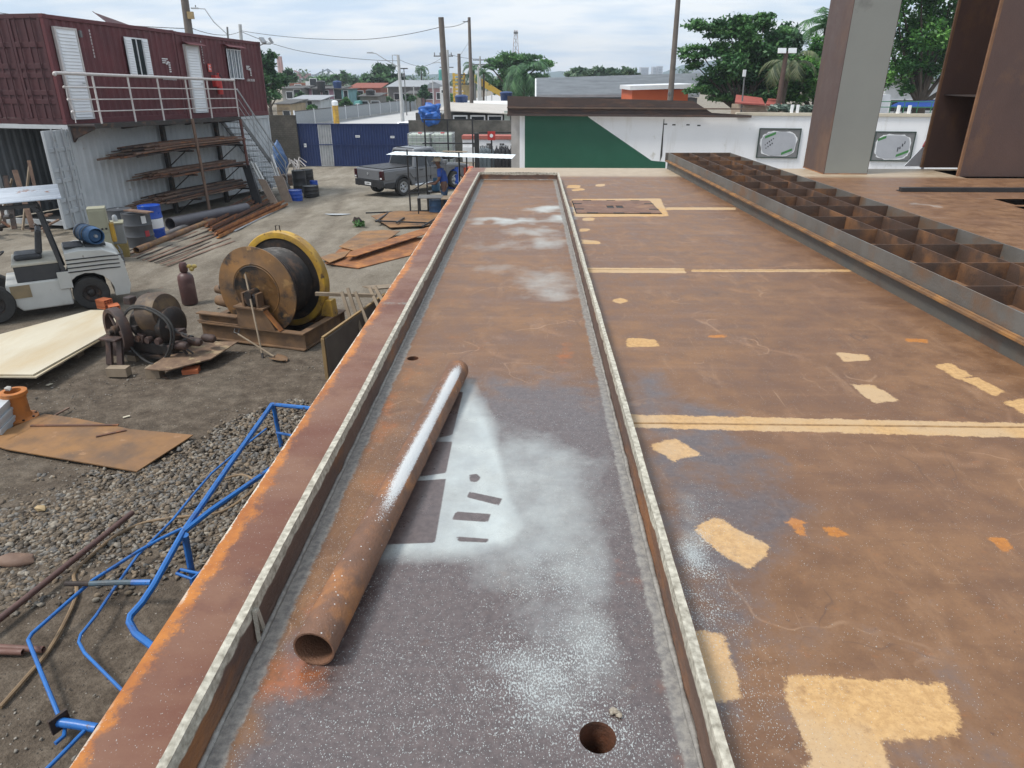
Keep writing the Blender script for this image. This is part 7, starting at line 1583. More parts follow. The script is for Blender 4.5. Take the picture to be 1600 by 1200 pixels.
for k, (px, lb) in enumerate(((905, 'left'), (930, 'middle'), (955, 'right'), (980, 'far right'))): tree('hedge_tree', f'{lb} of the olive green trees rising behind the grey roofed hall', 120, [(px, 114-(k % 2)*2, 16, 7), (px+8, 118, 14, 6), (px-8, 118, 14, 6)], px, 1300, .4, LB, 40+k, tr=.2, group='trees behind the grey roofed hall')
tree('street_tree', 'small green tree before the pink gabled house', 118, [(664, 142, 6, 7), (660, 147, 7, 5), (668, 148, 6, 5)], 664, 900, .35, LD, 31, tr=.12)
for k, (px, py, lb) in enumerate(((557, 150, 'small tree beside the turquoise house'), (572, 152, 'small tree before the brick red house'), (700, 150, 'small dark tree left of the yellow stair tower'))): tree('street_tree', lb, 112, [(px, py, 6, 6), (px+4, py+3, 6, 5)], px, 700, .32, LG if k else LD, 32+k, tr=.1)
# far wood as one mass
C = []; Rr = []; rs_ = np.random.RandomState(77)
for k in range(150):
    Y = rs_.uniform(260, 420); x = rs_.uniform(-260, 330); C.append((x, Y, rs_.uniform(0, 4)-.6)); s = rs_.uniform(5, 10); Rr.append((s, s*.8, rs_.uniform(2.5, 5)))
V, F, ton = leafmesh(C, Rr, 22000, .95, 78)
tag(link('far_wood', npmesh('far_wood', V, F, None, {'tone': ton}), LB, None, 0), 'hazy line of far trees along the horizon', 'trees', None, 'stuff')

# --- houses
def house(name, label, px0, px1, ytop, Y, m, roof=None, ybot=None, wins=(), group=None, roof_h=.0, depth=6, gable=False, band=None):
    a = D(px0, ytop, Y); b_ = D(px1, ytop, Y); T = thing(name, label, 'house', (a.x, Y, -.6), 0, group); Wd_ = b_.x-a.x; h = a.z+.6
    MB().bx((0, 0, 0), (Wd_, depth, h)).build('wall', m, T, 0)
    if gable: MB().prism([(-.3, -.3, h+.001), (Wd_+.3, -.3, h+.001), (Wd_/2, -.3, h+roof_h)], (0, depth+.6, 0)).build('roof', roof, T, 0)
    elif roof:
        MB().prism([(-.3, -.4, h+.001), (-.3, -.4, h+.09), (-.3, depth+.3, h+roof_h+.09), (-.3, depth+.3, h+roof_h)], (Wd_+.6, 0, 0)).build('roof', roof, T, 0)
    for wx0, wz0, ww, wh in wins:
        f = MB().bx((Wd_*wx0, -.06, h*wz0), (Wd_*wx0+ww, .0-.001, h*wz0+wh)).build('window', ALU, T, 0); MB().bx((Wd_*wx0+.08, -.07, h*wz0+.08), (Wd_*wx0+ww-.08, -.061, h*wz0+wh-.08)).build('pane', GLASS, f, 0)
    return T
def pm(n, c, v=.8, r=.8): return mat('plaster_'+n, c, tuple(x*v for x in c), .6, r, bump=.05, c3=tuple(x*.6 for x in c), s3=.8, t3=.62, w3=.12)
ROOFG = mat('roof_grey', (.33, .345, .36), (.25, .26, .275), 1, .6, bump=.05); TILE = mat('roof_red_tile', (.28, .075, .045), (.20, .055, .035), 3, .8, bump=.2); ROOFD = mat('roof_dark', (.10, .095, .09), (.06, .058, .055), 2, .8)
w3_ = [(.10, .55, 1.3, 1.5), (.42, .55, 1.0, 1.3), (.78, .55, 1.3, 1.5)]
house('pink_house', 'long pink two storey house with dark beams left of the turquoise house', 482, 532, 139, 108, pm('pink', (.42, .22, .28)), ROOFD, wins=w3_, roof_h=.2)
house('brick_house', 'wide brick red building with red roof beyond the road', 547, 594, 138, 125, pm('brick', (.30, .09, .055)), TILE, roof_h=.7, wins=[(.2, .5, 1.2, 1.2), (.6, .5, 1.2, 1.2)])
house('brick_house', 'raw brick house on the slope behind the white cube house', 452, 478, 130, 130, pm('brick2', (.26, .10, .06)), None, wins=[(.3, .7, 1.2, 1.0)])
house('white_house', 'small white cube house with dark window left above the pink house', 477, 491, 127, 118, pm('white', (.68, .70, .70)), None, wins=[(.45, .72, 1.2, 1.6)])
house('white_house', 'low white house at the foot of the pink house', 454, 500, 157, 92, pm('white2', (.64, .66, .67)), ROOFG, wins=[(.55, .3, .7, 1.5)], roof_h=.4)
house('grey_house', 'grey cement house half hidden by the roadside tree', 440, 470, 139, 105, pm('grey', (.30, .29, .27)), ROOFD, wins=[(.2, .6, 1.0, 1.0), (.6, .62, 1.1, 1.2)], roof_h=.3)
house('beige_house', 'low beige house above the dark block wall', 432, 453, 163, 85, pm('beige', (.50, .38, .24)), ROOFD, wins=[(.4, .35, .9, .6)], roof_h=.3)
house('brown_house', 'brown shopfront under the pink house with open dark front', 490, 520, 158, 100, pm('brown', (.19, .125, .07)), ROOFD, wins=[(.15, .2, 1.6, 1.6), (.6, .2, 1.4, 1.6)])
house('turquoise_house', 'narrow turquoise house right of the pink house', 533, 543, 140, 106, pm('turq', (.22, .42, .44)), ROOFD, wins=[(.3, .6, .7, 1.2)])
house('turquoise_house', 'small turquoise house front behind the road fence', 553, 561, 158, 100, pm('turq2', (.16, .45, .42)), None, wins=[(.3, .4, .5, .8)])
house('shed_house', 'low shed with white awning right of the brick red building', 562, 590, 151, 102, pm('shed', (.24, .22, .19)), ROOFD, wins=[(.1, .4, .9, .9), (.6, .4, 1.2, .9)], roof_h=.3)
house('warehouse', 'long low warehouse with pale grey roof behind the street light', 606, 692, 136, 135, pm('ware', (.16, .155, .15)), ROOFG, roof_h=1.0, depth=12, wins=[(.1, .3, 2, 1.2), (.4, .3, 2, 1.2), (.7, .3, 2, 1.2)])
house('pink_house', 'pink house with pale gabled roof right of the street light', 658, 700, 138, 122, pm('pink3', (.42, .25, .25)), ROOFG, gable=True, roof_h=1.0, wins=[(.15, .45, 1.3, 1.1), (.55, .45, 1.3, 1.1)])
house('beige_house', 'pale beige house left of the pink gabled house', 634, 652, 147, 118, pm('beige2', (.45, .40, .33)), ROOFD, wins=[(.3, .4, .9, 1.2)], roof_h=.3)
house('white_house', 'small white kiosk with a dark opening beside the leaning big pole', 687, 694, 136, 100, pm('white3', (.66, .68, .68)), None, wins=[(.25, .78, .5, .5)])
house('orange_building', 'orange building with white roof edge left of the tall pole', 988, 1076, 140, 52, mat('orange_wall', (.58, .12, .035), (.52, .10, .03), .8, .7, bump=.02), None)
T = thing('roof_edge', None, None) if False else None
ob = [o for o in COL.objects if o.name.startswith('orange_building')][0]; a = D(986, 137, 52); b_ = D(1078, 134, 52); MB().prism([(0-.2, -.35, a.z+.45), (b_.x-a.x+.2, -.35, b_.z+.45), (b_.x-a.x+.2, -.35, b_.z+.72), (-.2, -.35, a.z+.72)], (0, 6, 0)).build('roof', ALU, ob, 0)
# grey roofed hall
a = D(838, 152, 60); b_ = D(1092, 152, 60); a2 = D(838, 124, 66); b2 = D(1095, 116, 66)
T = thing('roofed_hall', 'long hall with grey ribbed sheet roof behind the rusty beam', 'hall', (a.x, 60, -.6), 0); o0 = Vector(T.location)
n = 30; vs = []
for i in range(n+1):
    t = i/n; e = Vector((0, -.22, .16))*(i % 2); vs += [a.lerp(a2, t)+e-o0, b_.lerp(b2, t)+e-o0]
MB().add(vs, [(2*i, 2*i+1, 2*i+3, 2*i+2) for i in range(n)]).build('roof', mat('roof_zinc', (.42, .44, .455), (.30, .315, .33), 2.5, .5, stretch=(.25, 1, 1), bump=.03), T, 0)
MB().bx((.1, .05, 0), (b_.x-a.x-.1, 6, a.z+.55)).build('wall', ROOFD, T, 0)
MB().bar(a-o0+Vector((-.05, -.05, 0)), a2-o0+Vector((-.05, -.05, 0)), .12, .16).build('verge', ALU, T, 0)
# house with white roofs behind the mossy wall
T = thing('low_building', 'low building with pale sloping sheet roof and three white framed windows behind the mossy wall', 'building', (D(684, 180, 53).x, 53, -.6), 0); o0 = Vector(T.location)
q0, q1, q2, q3 = D(685, 173, 52.6), D(800, 179, 52.6), D(806, 165, 59), D(702, 161, 59)
W0 = q1.x-q0.x
MB().bx((.1, .2, 0), (W0-.2, 6.2, q1.z+.55)).build('wall', ROOFD, T, 0)
MB().prism([q0-o0, q1-o0, q2-o0, q3-o0], (0, 0, .06)).build('roof', mat('roof_pale', (.52, .48, .43), (.42, .39, .35), 1, .7, bump=.05), T, 0)
q = [D(725, 164, 60), D(806, 165, 60), D(808, 159, 64), D(724, 158.5, 64)]; MB().prism([p-o0 for p in q], (0, 0, .07)).build('upper_roof', mat('roof_white', (.74, .73, .69), (.66, .65, .6), 1, .6, bump=.03), T, 0)
for k, (x0, x1) in enumerate(((708, 730), (735, 758), (762, 785))):
    p0, p1 = D(x0, 192, 52.9)-o0, D(x1, 180, 52.9)-o0; f = MB().bx((p0.x, -.06, p0.z), (p1.x, .19, p1.z)).build('window', ALU, T, 0); MB().bx((p0.x+.09, -.07, p0.z+.06), (p1.x-.09, -.0605, p1.z-.10)).build('pane', GLASS, f, 0)
p0 = D(790, 190, 52.8)-o0; MB().bx((p0.x-.1, -.1, 0), (p0.x+.3, .15, p0.z+.7)).build('pale_post', mat('mint_plaster', (.45, .52, .46), None, 2, .7), T, 0)
for px, py, yy, lb in ((721, 156, 62, 'blue water tank on the roof left of the white upper roof'), (791, 150, 66, 'dark blue water tank near the end of the rusty beam')):
    p = D(px, py, yy); T = thing('water_tank', lb, 'water tank', (p.x, yy, p.z-.45), 0); MB().lathe([(.38, 0), (.47, .05), (.55, .65), (.58, .68), (.58, .72), (.45, .8), (0, .85)], 20).build('tank', mat('tank_navy', (.02, .05, .16), (.015, .04, .12), 4, .5), T); MB().bx((-.6, -.6, -2.4), (.6, .6, -.001)).build('plinth', ROOFD, T, 0)
p = D(674, 178, 44.6); b = MB().ico((0, 0, 0), 1, 5, 0, (.50, .4, .55)); b.v = [Vector((math.copysign(abs(v.x)**.7, v.x), v.y, v.z))*(1+.45*mnoise.noise(v*3.1)+.22*mnoise.noise(v*7)+.12*abs(mnoise.noise(v*15)))+p for v in b.v]; solo(b, 'tarpaulin_bundle', mat('bright_blue_tarp', (.02, .13, .46), (.015, .09, .34), 5, .45, bump=.3, bscale=15), 'crumpled bright blue tarpaulin heaped on the wall by the gate end', 'tarpaulin bundle')
p = D(650, 184, 43.5); solo(MB().bx((D(650, 184, 45.3).x, 45.2, -.6), (D(690, 184, 45.3).x, 45.5, p.z+.2)), 'wall_pier', CONC, 'dark stub of wall under the bright blue tarpaulin', 'wall')
# white van on the road
p = D(645, 186, 62); T = thing('white_car', 'white car on the road just above the blue gate', 'car', (p.x, 62, -.6), R(70)); 
MB().prism([(-1.9, -.8, .25), (2.0, -.8, .25), (2.05, -.8, .62), (1.2, -.8, .85), (.6, -.8, 1.38), (-1.2, -.8, 1.42), (-1.85, -.8, .9)], (0, 1.6, 0)).build('body', WHITEP, T, 0, .08)
for s in (-.81, .805): MB().prism([(-1.2, s, .9), (.95, s, .9), (.5, s, 1.3), (-1.0, s, 1.33)], (0, .006, 0)).build('side_window', GLASS, T, 0)
MB().prism([(-1.86, -.65, .95), (-1.86, .65, .95), (-1.28, .55, 1.36), (-1.28, -.55, 1.36)], (-.02, 0, .012)).build('rear_window', GLASS, T, 0); MB().prism([(1.22, -.65, .9), (1.22, .65, .9), (.66, .55, 1.35), (.66, -.55, 1.35)], (.02, 0, .012)).build('windscreen', GLASS, T, 0)
for x in (-1.2, 1.25):
    for y, o in ((-.72, -1), (.72, 1)): wheel(T, x, y, .30, .2, SILVER, out=o)
# --- road with mesh fence
FP = []
for px, py, yy in ((462, 196, 76), (520, 188, 84), (560, 182, 92), (610, 175, 104), (650, 169.5, 118), (690, 164.5, 138), (712, 161.5, 155)): FP.append(D(px, py, yy))
rd = MB(); zz = -.56; A_ = [(-60, 66)]+[(p.x, p.y) for p in FP]+[(-9, 230), (0, 400)]; B_ = [(-60, 43.5), (-14, 43.5), (-6.5, 46), (-3.5, 58), (-2.5, 75), (-2, 95), (-2, 125), (-1, 155), (2, 230), (14, 400)]; n = len(A_)
rd.add([(x, y, zz) for x, y in A_]+[(x, y, zz) for x, y in B_], [(i, i+n, i+n+1, i+1) for i in range(n-1)])
struct(rd, 'road', mat('pale_asphalt', (.50, .495, .48), (.42, .415, .40), .5, .85, bump=.1), 0)
T = thing('mesh_fence', 'grey mesh fence with white posts along the road beyond the gate', 'fence', (-23, 60, -.6), 0); o0 = Vector(T.location)
MSH = mat('fence_mesh', (.30, .32, .335), (.25, .265, .28), 6, .6, bump=.02)
for i in range(len(FP)-1):
    a, b_ = FP[i]-o0, FP[i+1]-o0; L_ = (b_-a).length; n = max(2, int(L_/3.2)); H0 = 1.35
    MB().prism([a, b_, b_+Vector((0, 0, H0)), a+Vector((0, 0, H0))], (0, .04, 0)).build('mesh_panel', MSH, T, 0); MB().bar(a+Vector((0, 0, H0)), b_+Vector((0, 0, H0)), .08, .08).build('top_rail', ROOFD, T, 0)
    MB().prism([a-Vector((0, 0, 2.5)), b_-Vector((0, 0, 2.5)), b_, a], (0, .3, 0)).build('kerb_wall', mat('kerb_pale', (.45, .44, .42), None, 1, .8), T, 0)
    for k in range(n): p = a.lerp(b_, k/n); MB().bx((p.x-.06, p.y-.10, p.z-.1), (p.x+.06, p.y-.01, p.z+H0+.1)).build('post', ALU, T, 0)
T = thing('yellow_bollard', 'tall yellow post with pale cap behind the road fence', 'post', (D(523, 160, 80).x, 80, -.6), 0); p = D(523, 157, 80); MB().lathe([(.32, 0), (.32, p.z+.1), (0, p.z+.1)], 16).build('post', YELLOW, T); MB().lathe([(.34, p.z+.101), (.34, p.z+.5), (.2, p.z+.6), (0, p.z+.6)], 16).build('cap', ALU, T)
for k, (px, py, Y, lb) in enumerate(((497, 134, 106, 'small black water tank on the roof of the pink house'), (523, 134, 107, 'second dark water tank at the right end of the pink house roof'), (575, 148, 102, 'small dark water tank on the shed roof beside the brick red building'))):
    p = D(px, py, Y); T = thing('water_tank', lb, 'water tank', (p.x, Y+1.5, p.z-.3), 0); MB().lathe([(.5, -.6), (.55, .0), (.65, .7), (.65, .8), (.4, .95), (0, 1.0)], 14).build('tank', CB_ if k != 1 else mat('tank_navy', (.02, .05, .16)), T)
for k, (px, py, r1, Y, lb) in enumerate(((470, 150, 6, 100, 'low shrubby tree left of the pink house'), (540, 160, 6, 96, 'low tree under the turquoise house'), (600, 156, 9, 110, 'broad low tree before the long low warehouse'), (488, 168, 5, 88, 'small shrub tree by the road fence'), (640, 152, 6, 112, 'small tree left of the pale beige house'))):
    tree('street_tree', lb, Y, [(px, py, r1, r1*.9), (px+r1*.8, py+2, r1*.8, r1*.7), (px-r1*.8, py+2, r1*.8, r1*.7)], px, 900, .3, (LD, LG)[k % 2], 60+k, tr=.1)
# --- poles
def pole(name, label, px0, py0, Y, r0, r1, m, lean=0, cat='pole', extra=None, base_px=None, base_z=-.6):
    top = D(px0, py0, Y); bx_ = top.x if base_px is None else D(base_px, 150, Y).x; T = thing(name, label, cat, (bx_, Y, base_z), 0); t = top-Vector(T.location); MB().tube([(0, 0, 0), (t.x, t.y, t.z)], [r0, r1], 12).build('shaft', m, T); return T, t
def arm(T, p, q, r, m, nm='cross_arm'): MB().bar(p, q, r*2, r*2).build(nm, m, T, 0)
T, t = pole('utility_pole', 'thick dark leaning utility pole rising behind the blue tarpaulin', 689, 27, 48, .24, .17, POLE, base_px=700.5)
T, t = pole('utility_pole', 'slim tall dark utility pole right of the thick leaning one', 733, 27, 60, .18, .11, POLE, base_px=737)
arm(T, t+Vector((-.5, 0, -.3)), t+Vector((.05, 0, -.3)), .03, GREYP); 
T, t = pole('utility_pole', 'dark pole with cut top beside the yellow stair tower', 717, 84, 76, .20, .16, POLE)
T, t = pole('utility_pole', 'tall dark utility pole in front of the orange building', 1062, -30, 45, .20, .13, POLE, base_px=1048.5)
MB().bx((-.2, -.18, 3.9), (-.06, .0, 4.05)).build('junction_box', GREYP, T, 0); MB().bx((-.07, -.22, 2.7), (.07, -.19, 2.95)).build('number_plate', ALU, T, 0)
T, t = pole('utility_pole', 'thick weathered pole behind the maroon containers with a yellowish box', 283, -40, 42, .26, .19, POLE, base_px=305); MB().bx((t.x*.78+.12, -.2, D(297, 25, 42).z+.6-.15), (t.x*.78+.42, .0, D(297, 25, 42).z+.6+.2)).build('meter_box', mat('ochre_box', (.42, .30, .14)), T, 0)
T, t = pole('utility_pole', 'pale concrete pole behind the far maroon container', 375, 38, 62, .17, .13, POLEL, base_px=379); 
T, t = pole('utility_pole', 'thin grey stub pole left of the pale concrete pole', 355, 42, 60, .09, .07, GREYP, base_px=358)
MB().tube([(t.x, 0, t.z-.6), (t.x-1.0, 0, t.z+.35), (D(320, 14, 60).x-T.location.x, 0, D(320, 14, 60).z+.6), (D(304, 13, 60).x-T.location.x, 0, D(304, 13, 60).z+.6)], .04, 7).build('lamp_arm', SILVER, T); p = D(306, 13, 60)-Vector(T.location); MB().bx((p.x-.35, -.12, p.z-.05), (p.x+.2, .12, p.z+.06)).build('lamp_head', SILVER, T, 0, .02); MB().tube([(p.x, 0, p.z), (p.x, 0, p.z+.22)], .04, 6).build('sensor', GREYP, T)
T, t = pole('street_light', 'pale concrete street light pole with long curved arm above the road', 622, 86, 84, .22, .15, POLEL, cat='street light', base_px=627)
L0 = Vector(T.location); MB().tube([(t.x, 0, t.z-1.2), D(600, 92, 84)-L0, D(588, 84, 84)-L0, D(580, 82.5, 84)-L0], .05, 7).build('lamp_arm', SILVER, T); p = D(579, 82.5, 84)-L0; MB().bx((p.x-.4, -.15, p.z-.06), (p.x+.3, .15, p.z+.08)).build('lamp_head', SILVER, T, 0, .02)
MB().tube([(t.x, 0, t.z), (t.x-.65, 0, t.z), (t.x-.65, 0, t.z-1.1), (t.x, 0, t.z-1.1)], .05, 6).build('bracket', SILVER, T)
T, t = pole('street_light', 'slim solar street light with flat panel on top', 631, 108, 100, .08, .06, GREYP, cat='street light', base_px=634); MB().bx((t.x-.5, -.3, t.z), (t.x+.5, .3, t.z+.14)).build('solar_panel', CB_, T, 0); MB().bx((t.x-.25, -.2, t.z-.9), (t.x+.1, .2, t.z-.5)).build('battery_box', GREYP, T, 0)
T, t = pole('street_light', 'thin far street light arm beside the thick leaning pole', 701, 100, 95, .07, .06, SILVER, cat='street light', base_px=702); MB().tube([(t.x, 0, t.z-.3), (t.x-1.2, 0, t.z+.2), (t.x-2.0, 0, t.z+.1)], .04, 6).build('lamp_arm', SILVER, T)
T, t = pole('utility_pole', 'pole with double cross arms and teal transformer seen behind the thick leaning pole', 699, 78, 82, .17, .13, POLEL, base_px=701); arm(T, (t.x-1.5, 0, t.z-.6), (t.x+.6, 0, t.z-.6), .06, GREYP); arm(T, (t.x-.9, 0, t.z-1.7), (t.x+.6, 0, t.z-1.7), .05, GREYP)
MB().lathe([(.0, 0), (.30, .02), (.30, 1.0), (.2, 1.1), (0, 1.1)], 14, Matrix.Translation((t.x-.75, 0, t.z-3.0))).build('transformer', mat('teal_transformer', (.08, .30, .27), None, 3, .5), T)
for k in range(4): MB().tube([(t.x-1.4+.6*k, 0, t.z-.54), (t.x-1.4+.6*k, 0, t.z-.25)], .05, 6).build('insulator', GREYP, T)
for px, py, Y, lb in ((750, 88, 92, 'double armed utility pole left of the wide flat topped tree'), (747, 104, 84, 'short pale pole beside the double armed pole')):
    T, t = pole('utility_pole', lb, px, py, Y, .13, .1, POLEL)
    if py < 100: arm(T, (t.x-.9, 0, t.z-.4), (t.x+.9, 0, t.z-.4), .06, GREYP); arm(T, (t.x-1.3, 0, t.z-.9), (t.x+1.3, 0, t.z-.9), .06, GREYP)
for k, (px, py) in enumerate(((676, 126), (768, 120), (786, 122), (646, 134), (759, 112))): T, t = pole('utility_pole', 'thin far pole along the road near the houses and trees', px, py, 105+4*k, .09, .07, POLEL); T['group'] = 'thin far poles'; arm(T, (t.x-.5, 0, t.z-.3), (t.x+.5, 0, t.z-.3), .04, GREYP)
T, t = pole('floodlight_pole', 'brown pole with two floodlight panels behind the white wall', 1229, 80, 42, .17, .12, mat('pole_brown', (.11, .065, .05), (.08, .05, .04), 2, .8), cat='floodlight', base_px=1216)
for s in (-1, 1): MB().box((t.x+.28*s, -.1, t.z+.02), (.44, .08, .26), Matrix.Rotation(R(-12), 3, 'X')).build('lamp', ALU, T, 0, .01)
T, t = pole('lamp_post', 'thin pole with small white lamp before the broad tiered tree', 1164, 112, 43, .06, .04, GREYP, base_px=1164); MB().bx((t.x-.1, -.08, t.z-.25), (t.x+.05, .08, t.z+.1)).build('lamp', ALU, T, 0)
# radio mast
c = D(806, 47, 160); b0 = -.6; T = thing('radio_mast', 'red and white lattice radio mast above the wide flat topped tree', 'mast', (c.x, 160, b0), 0); hM = c.z-b0
for sx, sy in ((-1, -1), (1, -1), (0, 1)): MB().tube([(sx*1.3, sy*1.1, 0), (sx*.28, sy*.25, hM)], .06, 5).build('leg', mat('mast_red', (.35, .13, .11), (.5, .45, .43), .15, .6), T)
for k in range(10):
    z = hM*(k/10); s = 1.3-1.02*k/10; s2 = 1.3-1.02*(k+1)/10; MB().tube([(-s, -s*.85, z), (s2, -s2*.85, z+hM/10)], .035, 4).build('brace', GREYP, T); MB().tube([(s, -s*.85, z), (-s2, -s2*.85, z+hM/10)], .035, 4).build('brace', GREYP, T)
MB().bx((-.45, -.4, hM-.7), (.45, .4, hM-.3)).build('platform', GREYP, T, 0)
# yellow stair tower and footbridge
a = D(708, 114, 98); T = thing('stair_tower', 'yellow stair tower with railings at the left end of the footbridge', 'stair tower', (a.x, 98, -.6), 0); hT = a.z+.6; YP = mat('tower_yellow', (.62, .40, .05), (.52, .33, .05), 3, .6)
for x in (0, 1.35):
    for y in (0, 1.6): MB().bx((x-.07, y-.07, 0), (x+.07, y+.07, hT)).build('post', YP, T, 0)
for k in range(6): MB().bx((-.1, -.1, hT-.75-k*.85), (1.45, 1.7, hT-.62-k*.85)).build('landing', YP, T, 0); MB().bx((-.1, -.12, hT-.35-k*.85), (1.45, -.101, hT-.15-k*.85)).build('guard_rail', YP, T, 0)
a = D(717, 116, 97); b_ = D(738, 116, 97); T = thing('footbridge', 'dark truss footbridge with yellow sloping roof beside the yellow stair tower', 'footbridge', (a.x, 97, -.6), 0); hB = a.z+.6; wB = b_.x-a.x
for z in (hB, hB-1.1): MB().bx((0, 0, z-.12), (wB, .1, z)).build('truss_chord', BLACK, T, 0)
for k in range(4): MB().bar((wB*k/4, .05, hB-1.1), (wB*(k+1)/4, .05, hB-.1), .08, .08).build('truss_diagonal', BLACK, T, 0)
MB().prism([(.1, .3, hB-1.3), (wB, .3, hB-1.3), (wB, .3, hB-3.2), (wB-.5, .3, hB-3.2)], (0, 1.5, 0)).build('stair_side', mat('bridge_tan', (.42, .32, .15), None, 2, .7), T, 0); MB().bx((.3, .6, 0), (wB-.2, 1.8, hB-2.4)).build('base_room', mat('base_teal', (.10, .16, .16), (.3, .3, .28), .8, .7), T, 0)
p = D(757, 140, 92); T = thing('yellow_stairs', 'yellow railed steps descending among the palms right of the footbridge', 'stairs', (p.x, 92, -.6), 0)
MB().prism([(-1.2, 0, p.z+2.3), (2.2, 0, p.z+.3), (2.2, 0, p.z-.3), (-1.2, 0, p.z+1.4)], (0, 1.2, 0)).build('flight', YP, T, 0); MB().bx((-1.3, .1, 0), (-1.1, 1.1, p.z+1.3)).build('support', GREYP, T, 0)
# cranes, chimneys, towers, hills
for px, lb in ((434, 'left'), (438, 'right')): p = D(px, 88, 300); T = thing('chimney', f'{lb} of two thin red and white chimneys above the roadside tree', 'chimney', (p.x, 300, -.6), 0); MB().lathe([(.75, 0), (.55, p.z+.6), (0, p.z+.6)], 12).build('stack', mat('chimney_red', (.38, .16, .14), (.5, .42, .4), .12, .7), T)
p = D(508, 108, 500); T = thing('port_crane', 'far grey harbour crane with raised boom', 'crane', (p.x, 500, -.6), 0); hC = p.z+.6; CG_ = mat('crane_grey', (.22, .26, .31), None, 1, .6)
for x in (-3, 3): MB().bar((x, 0, 0), (x*.5, 0, hC), .9, .9).build('leg', CG_, T, 0)
MB().bar((-16, 0, hC-7), (2, 0, hC), .7, .7).build('boom', CG_, T, 0); MB().bar((-6, 0, hC-12), (3, 0, hC-1), 1.2, 1.0).build('mast', CG_, T, 0); MB().bar((2, 0, hC), (10, 0, hC-6), .5, .5).build('stay', CG_, T, 0); MB().bx((-5, -3, hC-11), (6, 3, hC-7.5)).build('machine_house', mat('crane_blue', (.14, .22, .34), None, 1, .6), T, 0)
p = D(472, 112, 480); T = thing('port_crane', 'far reddish harbour crane with low boom left of the grey one', 'crane', (p.x, 480, -.6), 0); hC = p.z+.6; RC = mat('crane_red', (.34, .14, .15), None, 1, .6)
for x in (-2.5, 4.5): MB().bar((x, 0, 0), (x*.6, 0, hC-2), .9, .9).build('leg', RC, T, 0)
MB().bar((-5, 0, hC+.5), (16, 0, hC-7), .8, .8).build('boom', RC, T, 0); MB().bx((-4, -2, hC-4), (5, 2, hC-1)).build('machine_house', RC, T, 0)
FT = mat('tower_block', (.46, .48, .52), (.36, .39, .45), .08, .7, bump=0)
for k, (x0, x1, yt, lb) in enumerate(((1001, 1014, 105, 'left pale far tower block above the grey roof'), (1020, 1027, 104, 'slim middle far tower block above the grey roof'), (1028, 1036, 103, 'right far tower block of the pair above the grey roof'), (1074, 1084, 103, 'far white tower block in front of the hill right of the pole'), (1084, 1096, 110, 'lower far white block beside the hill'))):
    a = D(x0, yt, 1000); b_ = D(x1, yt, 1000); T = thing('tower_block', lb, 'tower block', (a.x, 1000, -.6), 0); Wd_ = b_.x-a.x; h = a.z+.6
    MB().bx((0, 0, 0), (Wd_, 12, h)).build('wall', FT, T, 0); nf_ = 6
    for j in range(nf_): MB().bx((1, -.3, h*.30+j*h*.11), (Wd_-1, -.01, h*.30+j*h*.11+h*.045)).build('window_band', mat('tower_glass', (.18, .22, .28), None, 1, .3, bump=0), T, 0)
def hill(pts, Y, depth, m):
    b = MB(); P = [D(x, y, Y) for x, y in pts]; n = len(P); vs = []
    for j, (dy, f) in enumerate(((-depth, 0), (-depth*.45, .6), (0, 1), (depth, 0))):
        for i, p in enumerate(P): vs.append((p.x, Y+dy, -2+(p.z+2)*f*(1+.05*mnoise.noise((i*.7, j, Y))*(j == 1))))
    b.add(vs, [(j*n+i, j*n+i+1, (j+1)*n+i+1, (j+1)*n+i) for j in range(3) for i in range(n-1)]); return struct(b, 'hills', m, 180)
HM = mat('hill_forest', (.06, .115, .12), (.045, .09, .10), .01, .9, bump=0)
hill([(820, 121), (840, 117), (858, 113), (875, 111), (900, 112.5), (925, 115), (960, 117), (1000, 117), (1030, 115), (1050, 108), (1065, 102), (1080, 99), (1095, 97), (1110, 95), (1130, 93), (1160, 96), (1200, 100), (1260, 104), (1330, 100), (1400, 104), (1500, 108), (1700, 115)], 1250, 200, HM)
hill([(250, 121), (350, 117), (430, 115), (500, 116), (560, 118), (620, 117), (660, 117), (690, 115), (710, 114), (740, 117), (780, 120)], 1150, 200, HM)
# right side behind the white wall
T = thing('tiled_house', 'low house with faded red tile roofs behind the white wall', 'house', (D(1150, 160, 44).x, 44, -.6), 0); o0 = Vector(T.location)
for P in ([(1148, 160), (1195, 163), (1190, 155), (1150, 150)], [(1196, 163), (1222, 163), (1216, 157), (1200, 156)]):
    MB().prism([D(P[0][0], P[0][1]+2, 42.5)-o0, D(P[1][0], P[1][1]+2, 42.5)-o0, D(*P[2], 45)-o0, D(*P[3], 45)-o0], (0, 0, .08)).build('roof', mat('faded_tile', (.42, .11, .085), (.30, .075, .06), 3, .8, bump=.2), T, 0)
MB().bx((.3, -.8, 0), (4.0, 2, D(1170, 162, 43).z+.5)).build('wall', pm('tilewall', (.45, .36, .28)), T, 0)
p = D(1218, 150, 47); house('white_shed', 'plain white shed between the palms behind the white wall', 1188, 1228, 152, 47, pm('white5', (.72, .74, .76)), None)
for k, (x0, x1, yy) in enumerate(((1385, 1440, 60), (1440, 1490, 62))): house('white_house', ('left' if k == 0 else 'right')+' white house glimpsed under the mango tree', x0, x1, 128, yy, pm('white6', (.72, .73, .74)), ROOFD, wins=[(.2, .5, 1.2, 1.0), (.6, .5, 1.0, 1.0)], roof_h=.3)
house('white_house', 'white house end glimpsed right beside the box column', 1374, 1392, 148, 44, pm('white7', (.70, .72, .75)), None)
C = []; Rr = []
for px in range(1210, 1290, 9): p = D(px, 169, 39.5); C.append((p.x, 39.5, p.z)); Rr.append((.35, .3, .16))
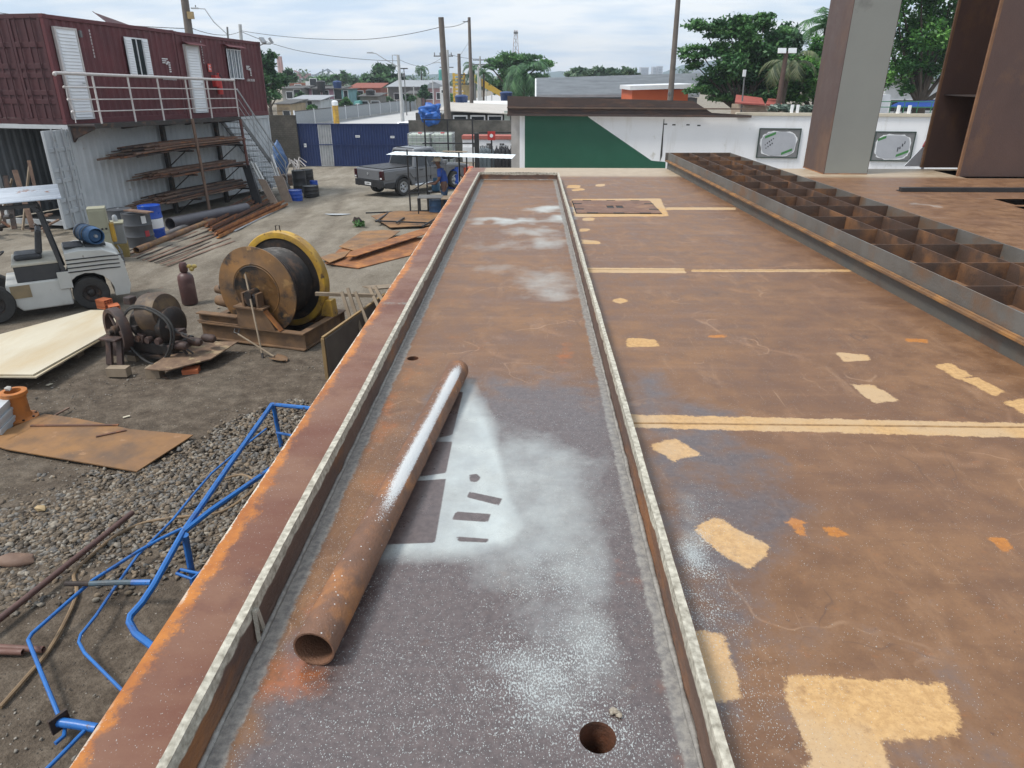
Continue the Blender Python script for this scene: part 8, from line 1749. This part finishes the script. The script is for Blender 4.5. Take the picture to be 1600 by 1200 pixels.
V, F, ton = leafmesh(C, Rr, 1500, .16, 90, up_bias=1.0); c0 = np.array([C[0][0], 39.5, C[0][2]-.2]); o = link('silver_shrub', npmesh('silver_shrub', V-c0, F, None, {'tone': ton}), leaf_material('leaf_silver', (.10, .15, .12), (.18, .25, .2), (.34, .40, .34)), None, 0); o.location = c0; tag(o, 'low silver green shrub row along the top of the white wall', 'shrub')
T = thing('green_railing', 'thin green railing on the white wall between the two columns', 'railing', (D(1370, 170, 36.8).x, 36.8, hw-.45), wrz); l_ = D(1470, 170, 36.8).x-D(1370, 170, 36.8).x
for z in (.25, .5): MB().tube([(0, 0, z), (l_, 0, z)], .02, 6).build('rail', mat('rail_green', (.04, .20, .10), None, 4, .5), T)
for k in range(6): MB().tube([(l_*k/5, 0, 0), (l_*k/5, 0, .5)], .02, 6).build('post', mat('rail_green', (.04, .2, .1)), T)
T = thing('blue_canopy', 'blue tarpaulin canopy behind the wall under the mango tree', 'canopy', (D(1395, 165, 41).x, 41, -.6), 0); o0 = Vector(T.location); MB().prism([D(1390, 167, 41)-o0, D(1470, 168, 41)-o0, D(1462, 158, 43)-o0, D(1405, 160, 43)-o0], (0, 0, .04)).build('sheet', mat('canopy_blue', (.02, .07, .32), (.015, .05, .24), 2, .5, bump=.2, bscale=8), T, 0)
for x in (.2, 2.6): MB().tube([(x, .1, 0), (x, .1, D(1420, 166, 41).z+.55)], .03, 6).build('post', GREYP, T)
# overhead wires
def wire(P, label, r=.018):
    pts = []
    for i in range(len(P)-1):
        a, b_ = P[i], P[i+1]
        for k in range(12): t = k/12; p = a.lerp(b_, t); p.z -= .35*4*t*(1-t)*min(1, (b_-a).length/25); pts.append(p)
    pts.append(P[-1]); solo(MB().tube(pts, r, 4), 'overhead_wire', CB_, label, 'wire', 'overhead wires')
wire([D(-60, 12, 40), D(302, 45, 42), D(376, 49, 62)], 'wire over the containers to the thick weathered pole and the pale one')
wire([D(376, 49, 62), D(470, 80, 72), D(622, 95, 84)], 'wire sagging from the pale concrete pole to the curved street light', .022)
wire([D(376, 48, 62), D(560, 62, 55), D(689, 42, 48), D(733, 31, 60)], 'wire from the pale pole to the tops of the two tall dark poles')
wire([D(733, 32, 60), D(735, 60, 70), D(716, 90, 76)], 'short wire from the slim tall pole to the cut pole', .014)
wire([D(622, 92, 84), D(660, 104, 95), D(699, 84, 82)], 'wire from the curved street light to the pole with cross arms', .02)
wire([D(699, 84, 82), D(750, 92, 92)], 'wire from the cross armed pole to the double armed pole', .02)

# ------------------------------------------------------------------ the hazy air
b = MB().bx((-2000, -310, -4), (2000, 1700, 48)); hz = b.mesh('haze'); m = bpy.data.materials.new('hazy_air'); m.use_nodes = True; t = m.node_tree; t.nodes.remove(t.nodes['Principled BSDF'])
pv = t.nodes.new('ShaderNodeVolumePrincipled'); pv.inputs['Color'].default_value = (.80, .87, .95, 1); pv.inputs['Density'].default_value = .0005; t.links.new(pv.outputs[0], t.nodes['Material Output'].inputs['Volume'])
hz.materials.append(m); o = bpy.data.objects.new('haze', hz); COL.objects.link(o); tag(o, 'thin pale haze over the far houses and hills', 'haze', None, 'stuff')
